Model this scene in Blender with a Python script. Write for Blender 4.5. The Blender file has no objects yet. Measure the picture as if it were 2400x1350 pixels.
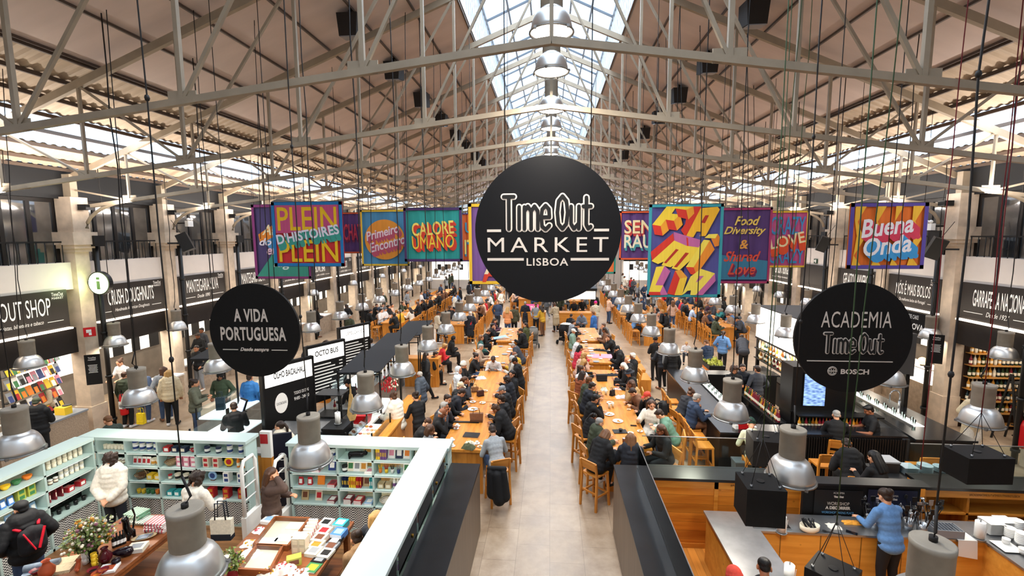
import bpy, math, random
from mathutils import Vector, Matrix, Euler
random.seed(7)
PI=math.pi; R=math.radians
sc=bpy.context.scene
C=sc.collection
# ---------------------------------------------------------------- camera
FPX=1100.0; CAMH=5.7; VP=(1291.,550.); ROLL=.006
_Y=Vector((VP[0]-1200,VP[1]-675,FPX)).normalized()
_d=Vector((ROLL,1,0)); _d.z=-(_d.x*_Y.x+_d.y*_Y.y)/_Y.z; _d.normalize()
_Z=-_d; _X=_Y.cross(_Z)
if _X.x<0: _X=-_X
def ray(px,py):
    c=Vector((px-1200,py-675,FPX)); return Vector((_X.dot(c),_Y.dot(c),_Z.dot(c)))
def az(px,py,z=0.):
    r=ray(px,py); t=(z-CAMH)/r.z; return Vector((r.x*t,r.y*t,z))
def ay(px,py,y):
    r=ray(px,py); t=y/r.y; return Vector((r.x*t,y,CAMH+r.z*t))
def ax(px,py,x):
    r=ray(px,py); t=x/r.x; return Vector((x,r.y*t,CAMH+r.z*t))
cam=bpy.data.cameras.new('camera'); cam.sensor_width=36; cam.lens=36*FPX/2400; cam.clip_start=.1; cam.clip_end=400
co=bpy.data.objects.new('camera',cam); C.objects.link(co); sc.camera=co
cx=Vector((_X.x,_Y.x,_Z.x)); cyd=Vector((_X.y,_Y.y,_Z.y)); cz=Vector((_X.z,_Y.z,_Z.z))
m=Matrix((( cx.x,-cyd.x,-cz.x,0),(cx.y,-cyd.y,-cz.y,0),(cx.z,-cyd.z,-cz.z,CAMH),(0,0,0,1)))
co.matrix_world=m
sc.view_settings.view_transform='Standard'; sc.view_settings.look='None'; sc.view_settings.gamma=1
sc.view_settings.exposure=0.14
sc.view_settings.use_curve_mapping=False
sc.cycles.max_bounces=5; sc.cycles.diffuse_bounces=3; sc.cycles.glossy_bounces=2; sc.cycles.transmission_bounces=4
sc.cycles.transparent_max_bounces=8; sc.cycles.caustics_reflective=False; sc.cycles.caustics_refractive=False
sc.cycles.sample_clamp_indirect=4
# ---------------------------------------------------------------- world (dusk-bright sky over the skylights)
w=bpy.data.worlds.new('sky'); sc.world=w; w.use_nodes=True
bg=w.node_tree.nodes['Background']; bg.inputs[0].default_value=(.62,.79,1,1); bg.inputs[1].default_value=2.6
def alight(name,loc,rot,sx,sy,power,col=(1,.93,.84),shape='RECTANGLE',spread=PI):
    l=bpy.data.lights.new(name,'AREA'); l.shape=shape; l.size=sx; l.size_y=sy; l.energy=power; l.color=col; l.spread=spread
    o=bpy.data.objects.new(name,l); C.objects.link(o); o.location=loc; o.rotation_euler=rot; o.visible_camera=False
    return o
XL,XR=-13.2,11.7
YEND=50.
# led strips on top of the stall fascias (real strips, lighting the white band and the roof)
for k in range(5):
    y=10+k*8.2
    alight('fascia_strip_light',(XL+1.0,y,3.3),(0,R(180-14),0),  .25,8,50,(1,.84,.66))
    alight('fascia_strip_light',(XR-1.0,y,3.3),(0,R(180+14),0),  .25,8,50,(1,.84,.66))
# added fill lights, unseen by the camera, that brighten the roof boards
for k in range(5):
    alight('roof_washer_light',(XL+1.6,10+k*8.2,6.6),(0,R(180-22),0),.3,7,330,(1,.9,.82))
    alight('roof_washer_light',(XR-1.6,10+k*8.2,6.6),(0,R(180+22),0),.3,7,330,(1,.9,.82))
# daylight through the ridge skylight and the roof strips
for k in range(5):
    alight('skylight_daylight',(0,6+k*9.5,13.4),(0,0,0),4.2,9,620,(.76,.87,1))
    for sx,xx in ((-1,-10.9),(1,9.9)):
        alight('roof_strip_daylight',(xx,8+k*9.5,8.25),(0,0,0),1.,9,150,(.76,.87,1))
# ---------------------------------------------------------------- helpers
MATS={}
def _mat(key):
    m=bpy.data.materials.new(key); m.use_nodes=True; MATS[key]=m
    nt=m.node_tree; return m,nt,nt.nodes['Principled BSDF']
def srgb(c):
    if isinstance(c,str):
        c=tuple(int(c[i:i+2],16)/255 for i in (0,2,4)); return tuple(((v+.055)/1.055)**2.4 if v>.04045 else v/12.92 for v in c)
    return c
def mat(c,rough=.6,metal=0,emit=0,noise=0,nscale=8,bump=0,stretch=(1,1,1),spec=.4,alpha=1,key=None):
    key=key or f'{c}_{rough}_{metal}_{emit}_{noise}_{nscale}_{bump}_{stretch}'
    if key in MATS: return MATS[key]
    col=srgb(c); m,nt,b=_mat(key)
    b.inputs['Base Color'].default_value=(*col,1); b.inputs['Roughness'].default_value=rough; b.inputs['Metallic'].default_value=metal
    b.inputs['Specular IOR Level'].default_value=spec
    if emit: b.inputs['Emission Color'].default_value=(*col,1); b.inputs['Emission Strength'].default_value=emit
    if noise or bump:
        tc=nt.nodes.new('ShaderNodeTexCoord'); mp=nt.nodes.new('ShaderNodeMapping'); mp.inputs['Scale'].default_value=stretch
        n=nt.nodes.new('ShaderNodeTexNoise'); n.inputs['Scale'].default_value=nscale; n.inputs['Detail'].default_value=5
        nt.links.new(tc.outputs['Object'],mp.inputs[0]); nt.links.new(mp.outputs[0],n.inputs[0])
        if noise:
            r=nt.nodes.new('ShaderNodeValToRGB'); r.color_ramp.elements[0].position=.3; r.color_ramp.elements[1].position=.7
            r.color_ramp.elements[0].color=(*[max(0,v*(1-noise)) for v in col],1); r.color_ramp.elements[1].color=(*[min(1,v*(1+noise)) for v in col],1)
            nt.links.new(n.outputs[0],r.inputs[0]); nt.links.new(r.outputs[0],b.inputs['Base Color'])
        if bump:
            bp=nt.nodes.new('ShaderNodeBump'); bp.inputs['Strength'].default_value=bump; bp.inputs['Distance'].default_value=.02
            nt.links.new(n.outputs[0],bp.inputs['Height']); nt.links.new(bp.outputs[0],b.inputs['Normal'])
    return m
def glass(key='glass',tint=(.9,.97,.95),fac=.12,rough=.05):
    if key in MATS: return MATS[key]
    m=bpy.data.materials.new(key); m.use_nodes=True; MATS[key]=m; nt=m.node_tree; nt.nodes.clear()
    o=nt.nodes.new('ShaderNodeOutputMaterial'); mx=nt.nodes.new('ShaderNodeMixShader'); t=nt.nodes.new('ShaderNodeBsdfTransparent'); g=nt.nodes.new('ShaderNodeBsdfGlossy')
    t.inputs[0].default_value=(*tint,1); g.inputs['Roughness'].default_value=rough
    fr=nt.nodes.new('ShaderNodeLayerWeight'); fr.inputs[0].default_value=fac*2
    nt.links.new(fr.outputs['Fresnel'],mx.inputs[0]); nt.links.new(t.outputs[0],mx.inputs[1]); nt.links.new(g.outputs[0],mx.inputs[2]); nt.links.new(mx.outputs[0],o.inputs[0])
    return m
def woodmat(key,c1,c2,axis,scale=1.,rough=.42,plank=0,knots=0):
    if key in MATS: return MATS[key]
    m,nt,b=_mat(key); N=nt.nodes.new; L=nt.links.new
    b.inputs['Roughness'].default_value=rough
    tc=N('ShaderNodeTexCoord'); mp=N('ShaderNodeMapping'); s=[9*scale]*3; s[axis]=.8*scale; mp.inputs['Scale'].default_value=s
    n=N('ShaderNodeTexNoise'); n.inputs['Scale'].default_value=1.6; n.inputs['Detail'].default_value=6; n.inputs['Distortion'].default_value=.6
    r=N('ShaderNodeValToRGB'); r.color_ramp.elements[0].position=.3; r.color_ramp.elements[1].position=.68
    r.color_ramp.elements[0].color=(*srgb(c1),1); r.color_ramp.elements[1].color=(*srgb(c2),1)
    L(tc.outputs['Object'],mp.inputs[0]); L(mp.outputs[0],n.inputs[0]); L(n.outputs[0],r.inputs[0])
    last=r.outputs[0]
    if knots:
        v=N('ShaderNodeTexVoronoi'); v.inputs['Scale'].default_value=3.2; mpk=N('ShaderNodeMapping'); L(tc.outputs['Object'],mpk.inputs[0]); L(mpk.outputs[0],v.inputs['Vector'])
        rk=N('ShaderNodeValToRGB'); rk.color_ramp.elements[0].position=.035; rk.color_ramp.elements[0].color=(.1,.1,.1,1); rk.color_ramp.elements[1].position=.09; rk.color_ramp.elements[1].color=(1,1,1,1)
        mk=N('ShaderNodeMixRGB'); mk.blend_type='MULTIPLY'; mk.inputs[0].default_value=knots
        L(v.outputs['Distance'],rk.inputs[0]); L(last,mk.inputs[1]); L(rk.outputs[0],mk.inputs[2]); last=mk.outputs[0]
    if plank:
        ax2,w=plank
        sp=N('ShaderNodeSeparateXYZ'); L(tc.outputs['Object'],sp.inputs[0])
        d=N('ShaderNodeMath'); d.operation='DIVIDE'; d.inputs[1].default_value=w; L(sp.outputs[ax2],d.inputs[0])
        f=N('ShaderNodeMath'); f.operation='FRACT'; L(d.outputs[0],f.inputs[0])
        fl=N('ShaderNodeMath'); fl.operation='FLOOR'; L(d.outputs[0],fl.inputs[0])
        wn=N('ShaderNodeTexWhiteNoise'); wn.noise_dimensions='1D'; L(fl.outputs[0],wn.inputs['W'])
        mr=N('ShaderNodeMapRange'); mr.inputs[3].default_value=.78; mr.inputs[4].default_value=1.12; L(wn.outputs[0],mr.inputs[0])
        g=N('ShaderNodeMath'); g.operation='GREATER_THAN'; g.inputs[1].default_value=.03; L(f.outputs[0],g.inputs[0])
        mu=N('ShaderNodeMath'); mu.operation='MULTIPLY'; L(mr.outputs[0],mu.inputs[0])
        mr2=N('ShaderNodeMapRange'); mr2.inputs[3].default_value=.35; mr2.inputs[4].default_value=1; L(g.outputs[0],mr2.inputs[0]); L(mr2.outputs[0],mu.inputs[1])
        mm=N('ShaderNodeMixRGB'); mm.blend_type='MULTIPLY'; mm.inputs[0].default_value=1; L(last,mm.inputs[1]); L(mu.outputs[0],mm.inputs[2]); last=mm.outputs[0]
    L(last,b.inputs['Base Color']); return m
W1,W2='B9701F','D8913A'
WOODX=woodmat('oak_along_x',W1,W2,0); WOODY=woodmat('oak_along_y',W1,W2,1); WOODZ=woodmat('oak_upright',W1,W2,2)
WOOD=(WOODX,WOODY,WOODZ)
PINE=woodmat('knotty_pine','C97A22','E79F3C',0,.7,.4,plank=(2,.14),knots=.75)
PINEV=woodmat('pine_board','D08A30','EBA748',0,.5,.4,plank=(0,.62),knots=.85)
DARKW=woodmat('brown_table_wood','6B3A1E','96582E',0,.8,.4)
MINT=mat('BFD3CF',.45,key='mint_paint'); MINTD=mat('B4CCC8',.5,key='mint_shelf')
BLACK=mat('0e0d0d',.6,noise=.2,nscale=20,spec=.25,key='black_board'); BLK=mat('0c0c0d',.45,key='black_paint'); DGREY=mat('2a2a2b',.5,key='dark_grey')
STEEL=mat('A9ABAD',.32,.85,noise=.12,nscale=5,key='brushed_steel'); CREAMM=mat('9C8D78',.55,noise=.12,nscale=3,key='cream_steel')
WHITE=mat('EDEBE6',.5,key='white_paint'); GLASS=glass(); SHOPGLASS=glass('green_glass',(.8,.93,.89),.16)
CABLE=mat('1a1512',.6,key='black_cable')
class MB:
    def __init__(s): s.v=[]; s.f=[]; s.m=[]; s.cur=0; s.sm=[]; s.smooth=False
    def add(s,vs,fs):
        n=len(s.v); s.v+= [tuple(v) for v in vs]; s.f+=[tuple(i+n for i in f) for f in fs]; s.m+=[s.cur]*len(fs); s.sm+=[s.smooth]*len(fs); return s
    def box(s,a,b,rot=0,piv=None):
        x0,y0,z0=a; x1,y1,z1=b
        vs=[Vector(p) for p in ((x0,y0,z0),(x1,y0,z0),(x1,y1,z0),(x0,y1,z0),(x0,y0,z1),(x1,y0,z1),(x1,y1,z1),(x0,y1,z1))]
        if rot:
            pv=Vector(piv) if piv else Vector(((x0+x1)/2,(y0+y1)/2,0)); M_=Matrix.Rotation(rot,3,'Z'); vs=[M_@(v-pv)+pv for v in vs]
        return s.add(vs,[(0,3,2,1),(4,5,6,7),(0,1,5,4),(1,2,6,5),(2,3,7,6),(3,0,4,7)])
    def cbox(s,c,d,rot=0): return s.box((c[0]-d[0]/2,c[1]-d[1]/2,c[2]-d[2]/2),(c[0]+d[0]/2,c[1]+d[1]/2,c[2]+d[2]/2),rot,c)
    def hexa(s,vs): return s.add(vs,[(0,3,2,1),(4,5,6,7),(0,1,5,4),(1,2,6,5),(2,3,7,6),(3,0,4,7)])
    def beam(s,p,q,w,h,up=(0,0,1)):
        p=Vector(p);q=Vector(q);d=(q-p).normalized(); u=Vector(up)
        if abs(d.dot(u))>.95: u=Vector((0,1,0))
        a=d.cross(u).normalized()*w/2; b=a.cross(d).normalized()*h/2
        return s.hexa([p-a-b,p+a-b,q+a-b,q-a-b,p-a+b,p+a+b,q+a+b,q-a+b])
    def lathe(s,prof,n=20,c=(0,0,0),sx=1,sy=1,cap=True):
        vs=[];fs=[]
        for r,z in prof:
            for i in range(n):
                a=2*PI*i/n; vs.append((c[0]+r*math.cos(a)*sx,c[1]+r*math.sin(a)*sy,c[2]+z))
        for k in range(len(prof)-1):
            for i in range(n):
                j=(i+1)%n; fs.append((k*n+i,k*n+j,(k+1)*n+j,(k+1)*n+i))
        o=s.smooth; s.smooth=True; s.add(vs,fs); s.smooth=o
        if cap:
            m=len(s.v)-len(vs); k=len(prof)-1
            if prof[0][0]>1e-4: s.f.append(tuple(m+i for i in reversed(range(n)))); s.m.append(s.cur); s.sm.append(False)
            if prof[-1][0]>1e-4: s.f.append(tuple(m+k*n+i for i in range(n))); s.m.append(s.cur); s.sm.append(False)
        return s
    def cyl(s,c,r,h,n=16,r2=None): return s.lathe([(r,0),(r if r2 is None else r2,h)],n,c)
    def tube(s,pts,r,n=6,closed=False):
        pts=[Vector(p) for p in pts]; vs=[];fs=[]; prev=None
        for i,p in enumerate(pts):
            d=(pts[min(i+1,len(pts)-1)]-pts[max(i-1,0)]).normalized()
            u=Vector((0,0,1)) if abs(d.z)<.9 else Vector((1,0,0))
            a=d.cross(u).normalized(); b=a.cross(d)
            rr=r[i] if isinstance(r,(list,tuple)) else r
            for k in range(n):
                t=2*PI*k/n; vs.append(p+a*math.cos(t)*rr+b*math.sin(t)*rr)
        for i in range(len(pts)-1):
            for k in range(n):
                j=(k+1)%n; fs.append((i*n+k,i*n+j,(i+1)*n+j,(i+1)*n+k))
        fs.append(tuple(reversed(range(n)))); fs.append(tuple((len(pts)-1)*n+k for k in range(n)))
        o=s.smooth; s.smooth=True; s.add(vs,fs); s.smooth=o; return s
    def ell(s,c,r,n=12,k=8):
        if not isinstance(r,(tuple,list)): r=(r,r,r)
        vs=[(c[0],c[1],c[2]-r[2])];fs=[]
        for i in range(1,k):
            t=PI*i/k
            for j in range(n):
                a=2*PI*j/n; vs.append((c[0]+r[0]*math.sin(t)*math.cos(a),c[1]+r[1]*math.sin(t)*math.sin(a),c[2]-r[2]*math.cos(t)))
        vs.append((c[0],c[1],c[2]+r[2])); L_=len(vs)-1
        for j in range(n): fs.append((0,1+(j+1)%n,1+j)); fs.append((L_,L_-n+j,L_-n+(j+1)%n))
        for i in range(k-2):
            for j in range(n): a=1+i*n+j; b=1+i*n+(j+1)%n; fs.append((a,b,b+n,a+n))
        o=s.smooth; s.smooth=True; s.add(vs,fs); s.smooth=o; return s
    def prism(s,pts,z0,z1):
        n=len(pts); vs=[(x,y,z0) for x,y in pts]+[(x,y,z1) for x,y in pts]
        fs=[tuple(reversed(range(n))),tuple(range(n,2*n))]+[(i,(i+1)%n,n+(i+1)%n,n+i) for i in range(n)]
        return s.add(vs,fs)
    def quad(s,a,b,c,d): return s.add([a,b,c,d],[(0,1,2,3)])
    def mesh(s,name):
        me=bpy.data.meshes.new(name); me.from_pydata(s.v,[],s.f); me.polygons.foreach_set('material_index',s.m); me.polygons.foreach_set('use_smooth',s.sm); me.update(); return me
    def build(s,name,mats,parent=None,loc=None,rz=0):
        me=s.mesh(name)
        for mm in (mats if isinstance(mats,(list,tuple)) else [mats]): me.materials.append(mm)
        o=bpy.data.objects.new(name,me); C.objects.link(o)
        if parent is not None: o.parent=parent
        if loc is not None: o.location=loc
        if rz: o.rotation_euler.z=rz
        return o
def tag(o,label=None,cat=None,group=None,kind=None):
    if label: o['label']=label
    if cat: o['category']=cat
    if group: o['group']=group
    if kind: o['kind']=kind
    return o
def E(name,label,cat,loc=(0,0,0),rz=0,group=None):
    o=bpy.data.objects.new(name,None); C.objects.link(o); o.location=loc; o.rotation_euler.z=rz; return tag(o,label,cat,group)
def S(o,label=None): return tag(o,label,None,None,'structure')
def kids(o): return [c for c in bpy.data.objects if c.parent==o]
_CH={}
def protoc(o):
    if o.name not in _CH: _CH[o.name]=[(c,[g for g in c.children]) for c in o.children]
    return _CH[o.name]
def dup(root,loc,rz=0,label=None,group=None,scale=None):
    ch=protoc(root); r=root.copy(); C.objects.link(r); r.location=loc; r.rotation_euler.z=rz
    if scale: r.scale=scale if isinstance(scale,tuple) else (scale,)*3
    if label: r['label']=label
    if group: r['group']=group
    for c,gs in ch:
        d=c.copy(); C.objects.link(d); d.parent=r
        for g in gs:
            h=g.copy(); C.objects.link(h); h.parent=d
    return r
ORD=['first','second','third','fourth','fifth','sixth','seventh','eighth','ninth','tenth','eleventh','twelfth','thirteenth','fourteenth','fifteenth','sixteenth','seventeenth','eighteenth','nineteenth','twentieth','twenty-first','twenty-second','twenty-third','twenty-fourth','twenty-fifth','twenty-sixth','twenty-seventh','twenty-eighth','twenty-ninth','thirtieth']+['thirty-'+s for s in ('first','second','third','fourth','fifth','sixth','seventh','eighth','ninth')]+['fortieth']
def textmesh(body,size=1.,sx=1.,off=0.,ext=.0,align='CENTER',shear=0,space=1.):
    cu=bpy.data.curves.new('t','FONT'); cu.body=body; cu.size=size; cu.offset=off; cu.extrude=ext; cu.align_x=align; cu.align_y='CENTER'; cu.shear=shear; cu.space_character=space
    cu.resolution_u=3
    o=bpy.data.objects.new('t',cu); C.objects.link(o)
    dg=bpy.context.evaluated_depsgraph_get(); me=bpy.data.meshes.new_from_object(o.evaluated_get(dg)); 
    bpy.data.objects.remove(o); bpy.data.curves.remove(cu)
    for v in me.vertices: v.co.x*=sx
    return me
def text(name,body,mt,loc,width=None,height=None,facing='-Y',off=0.,ext=.003,parent=None,shear=0,rot=0,space=1.,sx=None):
    """lettering fitted to a width and cap height; facing: wall normal"""
    if 'M' in body or 'W' in body: off=0
    me=textmesh(body,1,1,off/(height or 1),0,'CENTER',shear,space)
    xs=[v.co.x for v in me.vertices]; ys=[v.co.y for v in me.vertices]
    if not xs: return None
    w=max(xs)-min(xs); h=max(ys)-min(ys); kx=(width/w) if width else (height/h); ky=(height/h) if height else kx
    mx=(max(xs)+min(xs))/2; my=(max(ys)+min(ys))/2
    for v in me.vertices: v.co.x=(v.co.x-mx)*kx; v.co.y=(v.co.y-my)*ky
    me.materials.clear(); me.materials.append(mt); me.name=name
    o=bpy.data.objects.new(name,me); C.objects.link(o)
    rz={'-Y':0,'+X':PI/2,'-X':-PI/2}[facing]
    o.matrix_local=Matrix.Translation(Vector(loc))@Matrix.Rotation(rz,4,'Z')@Matrix.Rotation(PI/2,4,'X')@Matrix.Rotation(rot,4,'Z')
    if parent is not None: o.parent=parent
    return o
# ================================================================ SETTING
def floor_mat():
    m,nt,b=_mat('limestone_tiles'); N=nt.nodes.new; L=nt.links.new
    tc=N('ShaderNodeTexCoord'); mp=N('ShaderNodeMapping'); mp.inputs['Rotation'].default_value=(0,0,PI/2)
    br=N('ShaderNodeTexBrick'); br.inputs['Scale'].default_value=1; br.inputs['Brick Width'].default_value=.9; br.inputs['Row Height'].default_value=.6; br.inputs['Mortar Size'].default_value=.004
    br.inputs['Color1'].default_value=(*srgb('A08B74'),1); br.inputs['Color2'].default_value=(*srgb('B09B83'),1); br.inputs['Mortar'].default_value=(*srgb('82705C'),1)
    n=N('ShaderNodeTexNoise'); n.inputs['Scale'].default_value=2.2; n.inputs['Detail'].default_value=8; n.inputs['Roughness'].default_value=.65
    r=N('ShaderNodeValToRGB'); r.color_ramp.elements[0].position=.35; r.color_ramp.elements[0].color=(.6,.54,.48,1); r.color_ramp.elements[1].position=.62; r.color_ramp.elements[1].color=(1,1,1,1)
    mx=N('ShaderNodeMixRGB'); mx.blend_type='MULTIPLY'; mx.inputs[0].default_value=.8
    L(tc.outputs['Object'],mp.inputs[0]); L(mp.outputs[0],br.inputs[0]); L(tc.outputs['Object'],n.inputs[0]); L(n.outputs[0],r.inputs[0]); L(br.outputs[0],mx.inputs[1]); L(r.outputs[0],mx.inputs[2]); L(mx.outputs[0],b.inputs['Base Color'])
    rr=N('ShaderNodeMapRange'); rr.inputs[3].default_value=.22; rr.inputs[4].default_value=.5; L(n.outputs[0],rr.inputs[0]); L(rr.outputs[0],b.inputs['Roughness'])
    return m
S(MB().box((-17,-2,-.1),(15.5,YEND+.5,0)).build('floor',floor_mat()),'pale beige limestone tiled market hall floor')
LIME=mat('C9B6A0',.7,noise=.16,nscale=4,bump=.2,key='pale_limestone')
PLAST=mat('D9CFC6',.7,noise=.04,nscale=2,key='white_plaster')
CEIL=mat('CDBBB1',.75,noise=.07,nscale=1.2,stretch=(.3,2,1),key='roof_board')
CORR=mat('B8A48C',.6,noise=.12,nscale=2,key='corrugated_sheet')
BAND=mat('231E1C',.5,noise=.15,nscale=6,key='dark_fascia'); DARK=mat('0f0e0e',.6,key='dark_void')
def zr(x): # roof height at x
    return 12.6-.385*-x if x<0 else 12.6-.435*x
def zt(x): return 8.07-.119*-x if x<0 else 8.07-.14*x
# roof skins: one mesh per kind
def roofpt(u,side): x=XL*u if side<0 else XR*u; return x,zr(x)
b=MB(); c=MB(); t=MB()
for side in (-1,1):
    us=[.182,.26,.345,.43,.52,.605,.69]
    for u0,u1 in zip(us,us[1:]):
        (x0,z0),(x1,z1)=roofpt(u0,side),roofpt(u1,side)
        o=.04
        b.hexa([(x0,1,z0+o),(x1,1,z1+o),(x1,YEND,z1+o),(x0,YEND,z0+o),(x0,1,z0+o+.05),(x1,1,z1+o+.05),(x1,YEND,z1+o+.05),(x0,YEND,z0+o+.05)])
S(b.build('ceiling',CEIL),'pale pinkish roof boards between the rafters')
def corrug(ranges,name,mt,label):
    for side in (-1,1):
        c=MB()
        for (u0,u1) in ranges:
            (x0,z0),(x1,z1)=roofpt(u0,side),roofpt(u1,side)
            n=int((YEND-1)/.06); vs=[];fs=[]
            for i in range(n+1):
                y=1+i*.06; dz=[.0,.03,.03,.0][i%4]+.06
                vs+=[(x0,y,z0+dz),(x1,y,z1+dz)]
            fs=[(2*i,2*i+1,2*i+3,2*i+2) for i in range(n)]
            c.add(vs,fs)
        S(c.build(name,mt),label+(' above the left stalls' if side<0 else ' above the right stalls'))
corrug([(.69,.835),(.925,1.0)],'ceiling_corrugated_sheet',CORR,'beige corrugated metal roof sheet')
def translucent():
    m=bpy.data.materials.new('translucent_sheet'); m.use_nodes=True; nt=m.node_tree; nt.nodes.clear(); N=nt.nodes.new; L=nt.links.new
    o=N('ShaderNodeOutputMaterial'); a=N('ShaderNodeMixShader'); t_=N('ShaderNodeBsdfTranslucent'); p=N('ShaderNodeBsdfTransparent')
    tc=N('ShaderNodeTexCoord'); wv=N('ShaderNodeTexWave'); wv.bands_direction='Y'; wv.inputs['Scale'].default_value=1.3; wv.inputs['Distortion'].default_value=.4; wv.inputs['Detail'].default_value=2
    n=N('ShaderNodeTexNoise'); n.inputs['Scale'].default_value=1.4; n.inputs['Detail'].default_value=5
    r=N('ShaderNodeValToRGB'); r.color_ramp.elements[0].color=(.75,.8,.86,1); r.color_ramp.elements[1].color=(1,1,1,1)
    mx=N('ShaderNodeMixRGB'); mx.blend_type='MULTIPLY'; mx.inputs[0].default_value=.5; r2=N('ShaderNodeValToRGB'); r2.color_ramp.elements[0].position=.35; r2.color_ramp.elements[0].color=(.6,.7,.78,1); r2.color_ramp.elements[1].position=.6; r2.color_ramp.elements[1].color=(1,1,1,1)
    L(tc.outputs['Object'],wv.inputs[0]); L(wv.outputs[1],r.inputs[0]); L(tc.outputs['Object'],n.inputs[0]); L(n.outputs[0],r2.inputs[0]); L(r.outputs[0],mx.inputs[1]); L(r2.outputs[0],mx.inputs[2])
    L(mx.outputs[0],t_.inputs[0]); L(mx.outputs[0],p.inputs[0]); a.inputs[0].default_value=.45
    L(t_.outputs[0],a.inputs[1]); L(p.outputs[0],a.inputs[2]); L(a.outputs[0],o.inputs[0]); return m
TR=translucent()
corrug([(.835,.925)],'window_1_roof_strip',TR,'translucent daylight strip of corrugated roof')
# ridge monitor: lattice sides, glazed roof
xl,xr=XL*.182,XR*.19
for side,xx in ((-1,xl),(1,xr)):
    g=MB(); z0=zr(xx)
    g.quad((xx,1,z0+.25),(xx,YEND,z0+.25),(xx*1.0,YEND,z0+1.85),(xx*1.0,1,z0+1.85))
    S(g.build('window_2_clerestory_glazing',TR),'glazed side of ridge monitor '+('left' if side<0 else 'right')+' of the lamps')
    la=MB(); la.box((xx-.05,1,z0+.05),(xx+.05,YEND,z0+.25))
    la.box((xx-.05,1,z0+1.75),(xx+.05,YEND,z0+1.87))
    y=1.
    while y<YEND-.4:
        for a,bq in ((0,1),(1,0)):
            la.beam((xx-side*.03,y,z0+.25+1.5*a),(xx-side*.03,y+.4,z0+.25+1.5*bq),.035,.012,(1,0,0))
        for q in (.5,1.0):
            pass
        y+=.4
    S(la.build('trim_1_lattice',mat('9a9c9c',.5,.3,key='grey_lattice')),'grey zigzag lattice along the ridge monitor '+('left' if side<0 else 'right'))
zm=zr(xl)+1.85; zmr=zr(xr)+1.85; zrd=zm+1.0
g=MB()
for (x0,z0),(x1,z1) in (((xl,zm),(0,zrd)),((xr,zmr),(0,zrd))):
    n=int((YEND-1)/.1)
    for i in range(0,1):
        pass
    vs=[];fs=[]
    for i in range(n+1):
        y=1+i*.1; dz=.03*(i%2); vs+=[(x0,y,z0+dz),(x1,y,z1+dz)]
    g.add(vs,[(2*i,2*i+1,2*i+3,2*i+2) for i in range(n)])
S(g.build('window_3_skylight',TR),'long glazed ridge skylight over the central aisle')
gb=MB()
for f in (.0,.35,.68):
    for xe,ze in ((xl,zm),(xr,zmr)):
        gb.beam((xe*(1-f),1,ze+(zrd-ze)*f-.05),(xe*(1-f),YEND,ze+(zrd-ze)*f-.05),.06,.08)
gb.beam((0,1,zrd-.06),(0,YEND,zrd-.06),.08,.1)
y=1.2
while y<YEND:
    for xe,ze in ((xl,zm),(xr,zmr)): gb.beam((xe,y,ze-.06),(0,y,zrd-.06),.05,.07)
    y+=1.53
S(gb.build('trim_2_skylight_bars',mat('8f9296',.5,.2,key='grey_bars')),'grey glazing bars of the ridge skylight')
# purlins
for side in (-1,1):
    pl=MB()
    for u in (.182,.26,.345,.43,.52,.605,.69):
        x,z=roofpt(u,side); pl.beam((x,1,z+.015),(x,YEND,z+.015),.045,.05)
    for u in (.695,.745,.79,.835,.88,.925,.97,1.0):
        x,z=roofpt(u,side); pl.beam((x,1,z+.01),(x,YEND,z+.01),.055,.08)
    S(pl.build('trim_3_purlins',mat('54453a',.6,key='purlin_brown')),'brown purlins under the '+('left' if side<0 else 'right')+' roof slope')
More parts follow.
